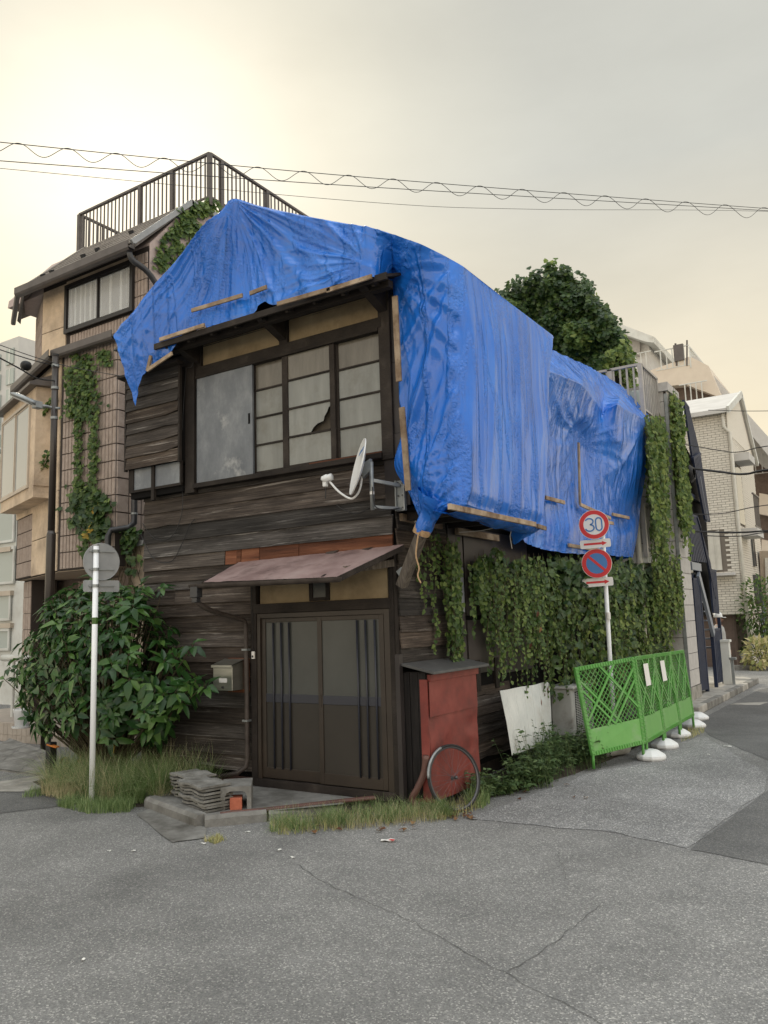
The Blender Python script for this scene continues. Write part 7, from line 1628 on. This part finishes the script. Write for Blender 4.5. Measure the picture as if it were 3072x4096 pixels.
grass('grass_tuft', g2((1470,1605),(1520,1585),(1525,1572),(1480,1575)), 300, .12, .006, 'grassdry', 'low grass at the farthest barrier weights', lean=.8)
# ---------- low weeds in front of the side wall
def weeds(name, regions, n, hmax, L, mt, label):
    q = MB()
    for k_ in range(n):
        (x0,y0),(x1,y1),wd = LR.choice(regions); t = LR.random(); x = x0+(x1-x0)*t+LR.uniform(-wd,wd); y = y0+(y1-y0)*t+LR.uniform(-.1,.1)
        hh = hmax*(.5+.5*nz(x*2.5,y*2.5,1)+.25)*LR.uniform(.3,1); lean = rv(.4); pp = Vector((x,y,0)); tp = pp+Vector((lean.x*hh, lean.y*hh, max(.06,hh)))
        q.tube([pp, pp.lerp(tp,.5)+rv(.02), tp], [.003,.0025,.0015], 3, cap=False)
        for j in range(LR.randint(5,9)):
            u = LR.uniform(.3,1); c = pp.lerp(tp, u); dr = rv(); dr.z = abs(dr.z)*.4-.1; leaf_into(q, c, dr, Vector((0,0,1))+rv(.5), L*LR.uniform(.5,1.2), L*LR.uniform(.3,.6), droop=.2)
    return tag(q.build(name, M[mt]), label, 'weeds', kind='stuff')
weeds('weeds', [((.38,.75),(.75,1.6),.14)], 190, .38, .075, 'weed', 'bushy green weeds right of the bicycle wheel')
weeds('weeds', [((.55,1.5),(.85,3.0),.2),((.4,2.2),(.75,3.3),.2)], 420, .62, .07, 'weed', 'dense weeds in front of the corrugated panel')
weeds('weeds', [((.75,2.9),(.95,6.0),.15)], 260, .4, .06, 'weed', 'weeds growing behind and under the green barriers')
# ---------- ivy
def vine(mb, st, p, length, step, L, drift, wid, lob=False):
    pts = [Vector(p)]; n_ = max(2, int(length/step)); a = LR.uniform(0,6)
    for i in range(n_):
        q_ = pts[-1]+Vector((.25*drift*math.sin(a+i*.5)*step, drift*math.sin(a*1.7+i*.33)*step, -step*LR.uniform(.8,1.1))); pts.append(q_)
        for j in range(LR.choice((1,1,2))):
            out2 = Vector((1,-.55,0)).normalized(); dr = Vector((LR.uniform(-.2,.5), LR.uniform(-.9,.9), LR.uniform(-.9,-.1)))
            leaf_into(mb, q_+Vector((LR.uniform(0,wid*.4), LR.uniform(-wid,wid), 0)), dr, out2+rv(.5), L*LR.uniform(.55,1.15), L*LR.uniform(.6,1.0), lobes=lob, droop=.12)
    st.tube(pts, .0028, 4, cap=False)
ivy = thing('ivy', (.2,4,0), 'ivy hanging in curtains down the side wall behind the road sign', 'ivy')
fo, st = MB(), MB()
for y, ln in ((.42,.75),(.5,.6),(.62,1.2),(.68,.9),(.30,.3)): vine(fo, st, (.06,y,2.32+LR.uniform(-.1,.25)), ln, .045, .06, .25, .02)
for k_ in range(26): vine(fo, st, (.08+LR.uniform(0,.1), LR.uniform(.82,1.08), LR.uniform(2.25,2.7)), LR.uniform(.7,1.35), .045, .065, .2, .03)
for k_ in range(10): vine(fo, st, (.07, LR.uniform(.45,1.1), LR.uniform(2.45,2.75)), LR.uniform(.2,.5), .045, .055, .2, .03)
for k_ in range(170):
    y = LR.uniform(1.42,4.2); 
    if nz(y*3.1, 4, 4) < -.12 and LR.random() < .8: continue
    z0 = LR.uniform(2.2,2.62)-.1*LR.random(); ln = LR.uniform(.25,1.0)+.75*max(0,nz(y*2.3,2,2)*1.8); vine(fo, st, (.08+LR.uniform(0,.28)*smoothstep(1.4,2.5,y), y, z0), ln, .05, .07, .2, .035)
fo3 = MB()
for k_ in range(250):
    y = LR.uniform(3.6,8.9); z0 = LR.uniform(1.0,2.75); vine(fo if LR.random() < .35 else fo3, st, (.12+LR.uniform(0,.42)*smoothstep(3.4,5,y), y, z0), LR.uniform(.4,1.2), .055, .08, .25, .05)
for k_ in range(45): vine(fo, st, (.10+LR.uniform(0,.25), LR.uniform(1.5,4.6), LR.uniform(1.5,2.2)), LR.uniform(.5,1.1), .06, .05, .35, .02)
fo.build('foliage', M['ivy'], ivy, smooth=False, kind='stuff'); fo3.build('foliage', M['ivylight'], ivy, kind='stuff'); st.build('stem', M['stem'], ivy, kind='stuff')
ft2 = MB()
for k_ in range(2300):
    y = LR.choice((LR.uniform(1.5,8.8), LR.uniform(3.6,8.8))); x = .06+.42*smoothstep(1.4,4.5,y)*LR.uniform(.1,1); z0 = 2.35+.22*nz(y*1.7,1,1)+.12*smoothstep(3,5,y)
    z_ = LR.choice((LR.uniform(2.0,z0+.1), LR.uniform(2.15,z0+.12), LR.uniform(.7,2.4) if y > 3.4 else LR.uniform(2.1,z0)))
    leaf_into(ft2, Vector((x,y,z_)), Vector((LR.uniform(.0,.7), LR.uniform(-.8,.8), LR.uniform(-.9,.2))), Vector((1,-.6,.5))+rv(.5), LR.uniform(.07,.13), LR.uniform(.08,.13), lobes=True)
ft2.build('foliage', M['ivydark'], ivy, kind='stuff')
dl = MB()
for k_ in range(9): leaf_into(dl, Vector((.2+LR.uniform(0,.2), LR.choice((LR.uniform(2.3,2.7), LR.uniform(1.5,3.5))), LR.uniform(1.4,2.4))), Vector((0,LR.uniform(-.5,.5),-1)), Vector((1,-.5,0))+rv(.4), .08, .05)
dl.build('withered_leaf', M['deadleaf'], ivy, kind='stuff')
# backing so that the wall reads dark behind the curtain
# ivy-covered mass above the rear tarpaulin
ivm = thing('ivy_mass', (-1.0,9,5.5), 'tall dark mound of ivy rising behind the rear tarpaulin', 'ivy')
prof = [(1090,655),(1098,640),(1115,632),(1140,625),(1165,612),(1185,596),(1215,591),(1240,596),(1258,615),(1272,628),(1285,648),(1300,672),(1320,690),(1338,720),(1350,755),(1350,790),(1330,808),(1290,815),(1240,800),(1190,760),(1130,690)]
prof = [(x+6*nz(i*1.7,2,1), y+9*nz(i*1.3,5,2)) for i, (x, y) in enumerate(prof)]
pg = [fy(x,y,8.6) for x, y in prof]; cc = sum(pg, Vector())/len(pg)
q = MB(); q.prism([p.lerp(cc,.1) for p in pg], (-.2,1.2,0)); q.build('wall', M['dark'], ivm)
q = MB(); q.box((-1.9,8.8,0), (-.45,9.05,6.9)); q.build('wall_base', M['grayside'], ivm)
def inpoly(x, z, poly):
    c = False; j = len(poly)-1
    for i in range(len(poly)):
        if (poly[i].z > z) != (poly[j].z > z) and x < (poly[j].x-poly[i].x)*(z-poly[i].z)/(poly[j].z-poly[i].z)+poly[i].x: c = not c
        j = i
    return c
f1, f2 = MB(), MB(); xs = [p.x for p in pg]; zs_ = [p.z for p in pg]; cnt = 0
while cnt < 7500:
    x, z_ = LR.uniform(min(xs)-.1,max(xs)+.1), LR.uniform(min(zs_)-.1,max(zs_)+.12)
    if not inpoly(x+rv(.14).x, z_+rv(.14).z, pg): continue
    cnt += 1; bul = .35*nz(x*1.6,z_*1.6,3)+.25*nz(x*4,z_*4,7); y = 8.5-.3-1.4*bul+LR.uniform(-.05,.3)
    lit = nz(x*1.6,z_*1.6,3)+.6*nz(x*3,z_*3,9) > .25  # lit patches of the mound painted in with lighter leaves
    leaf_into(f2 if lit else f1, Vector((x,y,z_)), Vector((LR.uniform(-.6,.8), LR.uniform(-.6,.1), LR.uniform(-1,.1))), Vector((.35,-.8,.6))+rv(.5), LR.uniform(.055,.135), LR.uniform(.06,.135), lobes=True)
for k_ in range(800):
    t = LR.random(); y = 8.5+1.4*t; i = LR.randint(8,15); a = pg[i].lerp(pg[(i+1)], LR.random()); leaf_into(f2, Vector((a.x+LR.uniform(-.1,.06)-.12*t, y, a.z+LR.uniform(-.1,.05))), rv()+Vector((.3,0,-.6)), Vector((.8,-.3,.5))+rv(.4), LR.uniform(.08,.13), LR.uniform(.08,.12), lobes=True)
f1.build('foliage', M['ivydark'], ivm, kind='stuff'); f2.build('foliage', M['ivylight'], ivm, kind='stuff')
# ivy draped over the grey building's corner
ivg = thing('ivy', (.6,9.1,2), 'ivy draped over the corner and balconies of the grey building', 'ivy')
f1, st = MB(), MB()
for k_ in range(150):
    px = LR.uniform(1392,1432); top = LR.choice((885,890,900,960)); p = fx(px, top+LR.uniform(0,40), LR.uniform(.55,.78)); p.y = min(p.y, 9.1)
    vine(f1, st, p, LR.uniform(.4,2.2), .07, .1, .3, .07, lob=True)
for k_ in range(150):
    y = LR.uniform(9.1,9.95); vine(f1, st, (.72+LR.uniform(0,.10), y, LR.uniform(4.2,6.15)), LR.uniform(.3,1.5)*(1.3-.8*(y-9.1)), .07, .1, .25, .06, lob=True)
for k_ in range(90): vine(f1, st, (LR.uniform(.45,.75), LR.uniform(7.6,9.05), LR.uniform(2.1,2.9)), LR.uniform(.4,1.0), .06, .085, .3, .06)
for k_ in range(30): vine(f1, st, (.47, LR.uniform(7.9,9.0), LR.uniform(2.6,4.6)), LR.uniform(.3,.9), .06, .08, .3, .03)
f1.build('foliage', M['ivylight'], ivg, kind='stuff'); st.build('stem', M['stem'], ivg, kind='stuff')
# ivy on the tiled building
ivl = thing('ivy', (-6.6,1.4,4), 'ivy climbing the ribbed tiles beside the lamp pole', 'ivy')
f1, f2, st, yl = MB(), MB(), MB(), MB()
def ivY(px0, px1, py0, py1, n, L, mb, y=1.46):
    for k_ in range(n):
        px, py = LR.gauss((px0+px1)/2,(px1-px0)/4), LR.uniform(py0,py1); p = fy(px,py,y-LR.uniform(0,.06)); leaf_into(mb, p, Vector((LR.uniform(-.7,.7),-.2,LR.uniform(-1,.1))), Vector((.2,-1,.35))+rv(.4), L*LR.uniform(.6,1.1), L*LR.uniform(.6,1.1), lobes=True)
ivY(150,212,765,905,430,.09,f1); ivY(160,178,900,1080,230,.08,f1); ivY(192,212,900,1060,180,.08,f1); ivY(140,165,790,900,110,.08,f1); ivY(215,245,755,790,60,.08,f1)
ivY(150,225,1062,1130,300,.15,f2); ivY(180,235,1110,1160,120,.15,f2); ivY(150,200,1040,1075,60,.1,f1); ivY(172,200,1150,1200,40,.09,f1); ivY(215,240,1080,1105,50,.09,f1)
ivY(190,215,1085,1100,7,.15,yl); ivY(188,225,1135,1150,9,.16,yl)
for k_ in range(16):
    a = fy(LR.uniform(255,300), LR.uniform(1150,1165),1.7); pts = [a]; 
    for j in range(6): pts.append(pts[-1]+Vector((LR.uniform(-.1,.1),0,-.16)))
    st.tube(pts, .006, 4, cap=False)
ivY(252,305,1140,1175,60,.13,f2,1.66); ivY(258,300,1170,1240,26,.13,f2,1.66)
for pts, L in (([(108,975),(96,1000),(85,1030),(80,1055)], .07),([(118,862),(105,872),(95,890),(85,905)], .07)):
    cpt = cat([fy(x,y,1.45) for x, y in pts], 24); st.tube(cpt, .004, 4, cap=False)
    for p in cpt:
        for j in range(3): leaf_into(f1, p+rv(.03), rv()+Vector((0,0,-.4)), Vector((0,-1,.3)), L, L, lobes=True)
f1.build('foliage', M['ivy'], ivl, kind='stuff'); f2.build('foliage', M['ivydark'], ivl, kind='stuff'); yl.build('yellow_leaf', M['leafyellow'], ivl, kind='stuff'); st.build('stem', M['stem'], ivl, kind='stuff')
# ivy on its upper gable wall
ivu = thing('ivy', (-6,4,9), 'ivy branching over the upper gable wall under the roof railing', 'ivy')
f1, st = MB(), MB()
def ivX(px, py, n, spread, L, x=XR+.05):
    for k_ in range(n):
        p = fx(px+LR.gauss(0,spread), py+LR.gauss(0,spread), x); leaf_into(f1, p, Vector((.2,LR.uniform(-.7,.7),LR.uniform(-1,.1))), Vector((1,-.2,.35))+rv(.4), L*LR.uniform(.6,1.1), L*LR.uniform(.6,1.1), lobes=True)
for br_ in ([(440,445),(420,455),(400,470),(385,490),(370,500),(355,520),(345,545),(340,570)], [(420,455),(415,480),(420,505),(412,530),(400,545),(385,555)], [(385,490),(380,520),(365,545),(352,565),(345,590)], [(460,440),(450,450),(440,455),(430,470)], [(400,545),(380,560),(365,572)], [(385,525),(400,540),(425,555)]):
    C5 = cat([fx(x,y,XR+.03) for x, y in br_], 20); st.tube(C5, .012, 4, cap=False)
    for x, y in [(br_[i][0]+(br_[i+1][0]-br_[i][0])*t, br_[i][1]+(br_[i+1][1]-br_[i][1])*t) for i in range(len(br_)-1) for t in (0,.33,.66)]: ivX(x, y, 6, 4, .11)
for x, y, n in ((405,470,45),(420,490,22),(395,485,30),(440,450,30),(458,440,24)): ivX(x, y, n, 9, .13)
f1.build('foliage', M['ivy'], ivu, kind='stuff'); st.build('stem', M['stem'], ivu, kind='stuff')
ivp = MB()
# ---------- street-end greenery and pots
def shrub(name, c, rx, rz_, n, L, mt, label, cat_='shrub'):
    t = thing(name, (c.x, c.y, 0), label, cat_); f = MB(); s_ = MB()
    for k_ in range(n):
        d = rv(); 
        if d.length > 1: continue
        p = Vector((c.x+d.x*rx, c.y+d.y*rx, c.z+d.z*rz_)); leaf_into(f, p, d+rv(.6), Vector((0,-.4,1))+rv(.5), L*LR.uniform(.6,1.2), L*LR.uniform(.35,.6))
    for k_ in range(9): s_.tube([Vector((c.x,c.y,0))+rv(.05)*Vector((1,1,0)) if False else Vector((c.x+LR.uniform(-.05,.05),c.y,0)), c+rv(rx*.5), c+rv(rx*.8)], [.02,.012,.005], 5)
    f.build('foliage', M[mt], t, kind='stuff'); s_.build('stem', M['stem'], t, kind='stuff'); return t
c = fz(1648,1442,0); shrub('leafy_shrub', Vector((c.x+.15,c.y,1.75)), .75, 1.0, 1500, .16, 'ivy', 'green shrub against the white brick house at the right edge')
c = fz(1650,1446,0); shrub('leafy_shrub', Vector((c.x,c.y-.3,.45)), .5, .5, 600, .2, 'grassdry', 'low strappy yellow green plant on the kerb at the right edge')
for (px, py, r, h, lab, n, rx, rz_, zc) in ((1608,1437,.22,.46,'large white pot with a plant at the white brick house',260,.3,.45,.95),(1586,1437,.12,.3,'small white pot beside the large one at the white brick house',160,.22,.2,.45)):
    c = fz(px,py,0); t = thing('potted_plant', tuple(c), lab, 'potted plant', 'pots at the white brick house'); q = MB(); q.lathe([(r*.7,.0),(r*.75,.0),(r,h*.88),(r*1.12,h*.9),(r*1.12,h),(r*.9,h),(r*.85,h*.85)], c, 18); q.build('pot', M['white'], t)
    f = MB()
    for k_ in range(n):
        d = rv(); p = Vector((c.x+d.x*rx, c.y+d.y*rx, zc+d.z*rz_)); leaf_into(f, p, d, Vector((0,-.4,1))+rv(.5), .12, .06)
    f.tube([c+Vector((0,0,h*.8)), Vector((c.x,c.y,zc))], .02, 6); f.build('foliage', M['ivydark'], t, kind='stuff')
a, b = fz(1572,1448,0), fz(1690,1448,0); q = MB(); q.bar(a+Vector((0,.1,.07)), b+Vector((0,.1,.07)), .3, .14); struct(q.build('planter_kerb', M['concrete']))
# potted fern leaves on the left step
f = MB()
for k_ in range(40):
    a_ = LR.uniform(0,6.28); blade(f, pot.location+Vector((0,0,.26)), LR.uniform(.15,.4), (math.cos(a_)*.5, math.sin(a_)*.5), .02)
f.build('fern_leaf', M['ivy'], pot, kind='stuff')
# ---------- litter
def litter(px, py, sx, sy, rz_, mt, name, label, th=.004, curl=.006):
    c = fz(px,py,.006); q = MB(); rows = [[c+Matrix.Rotation(rz_,3,'Z') @ Vector(((i/3-.5)*sx,(j/2-.5)*sy,curl*(1+math.sin(i*2+j*1.7)))) for i in range(4)] for j in range(3)]; q.grid(rows); q.grid([[p-Vector((0,0,.0015)) for p in r] for r in rows][::-1]); return tag(q.build(name, M[mt], root=tuple(c)), label, 'litter', 'litter on the road')
lit = litter(838,1816,.11,.06,.4,'paper','paper_scrap','crumpled red and white wrapper on the road before the doorstep'); q = MB(); c = fz(845,1814,.02); q.add([c+Vector((-.02,-.015,0)), c+Vector((.03,-.012,0)), c+Vector((.028,.015,.003)), c+Vector((-.015,.012,.002))], [(0,1,2,3)]); q.build('red_print', M['signred'], lit)
for i, (px, py, s, lab) in enumerate(((1572,1612,.10,'white paper scrap on the side street past the barriers'),(535,1797,.045,'white scrap at the doorstep kerb'),(603,1836,.045,'tan cigarette end left of the crack in the road'),(632,1852,.04,'white fleck at the start of the road crack'),(236,1838,.03,'white fleck on the dark asphalt at the left'),(288,1838,.035,'tiny white fleck beside the other at the left'),(180,2073,.03,'small white scrap near the lower left corner'),(440,1822,.045,'white cigarette end beside the small grass tuft'),(1530,1630,.04,'tiny white fleck on the worn pavement'))):
    litter(px, py, s, s*.5, i*.9, 'paper', 'paper_scrap', lab, curl=.003)
dlv = MB()
for k_ in range(70):
    px, py = LR.choice(((LR.uniform(95,140), LR.uniform(1690,1715)), (LR.uniform(650,900), LR.uniform(1770,1795)), (LR.uniform(1100,1300), LR.uniform(1665,1735)), (LR.uniform(960,1020), LR.uniform(1750,1768)))); c = fz(px,py,.02); leaf_into(dlv, c, Vector((LR.uniform(-1,1),LR.uniform(-1,1),.05)), Vector((0,0,1))+rv(.4), LR.uniform(.04,.09), LR.uniform(.03,.05))
tag(dlv.build('fallen_leaves', M['deadleaf'], root=(0,-.5,0)), 'brown fallen leaves along the weeds and grass edges', 'leaves', kind='stuff')
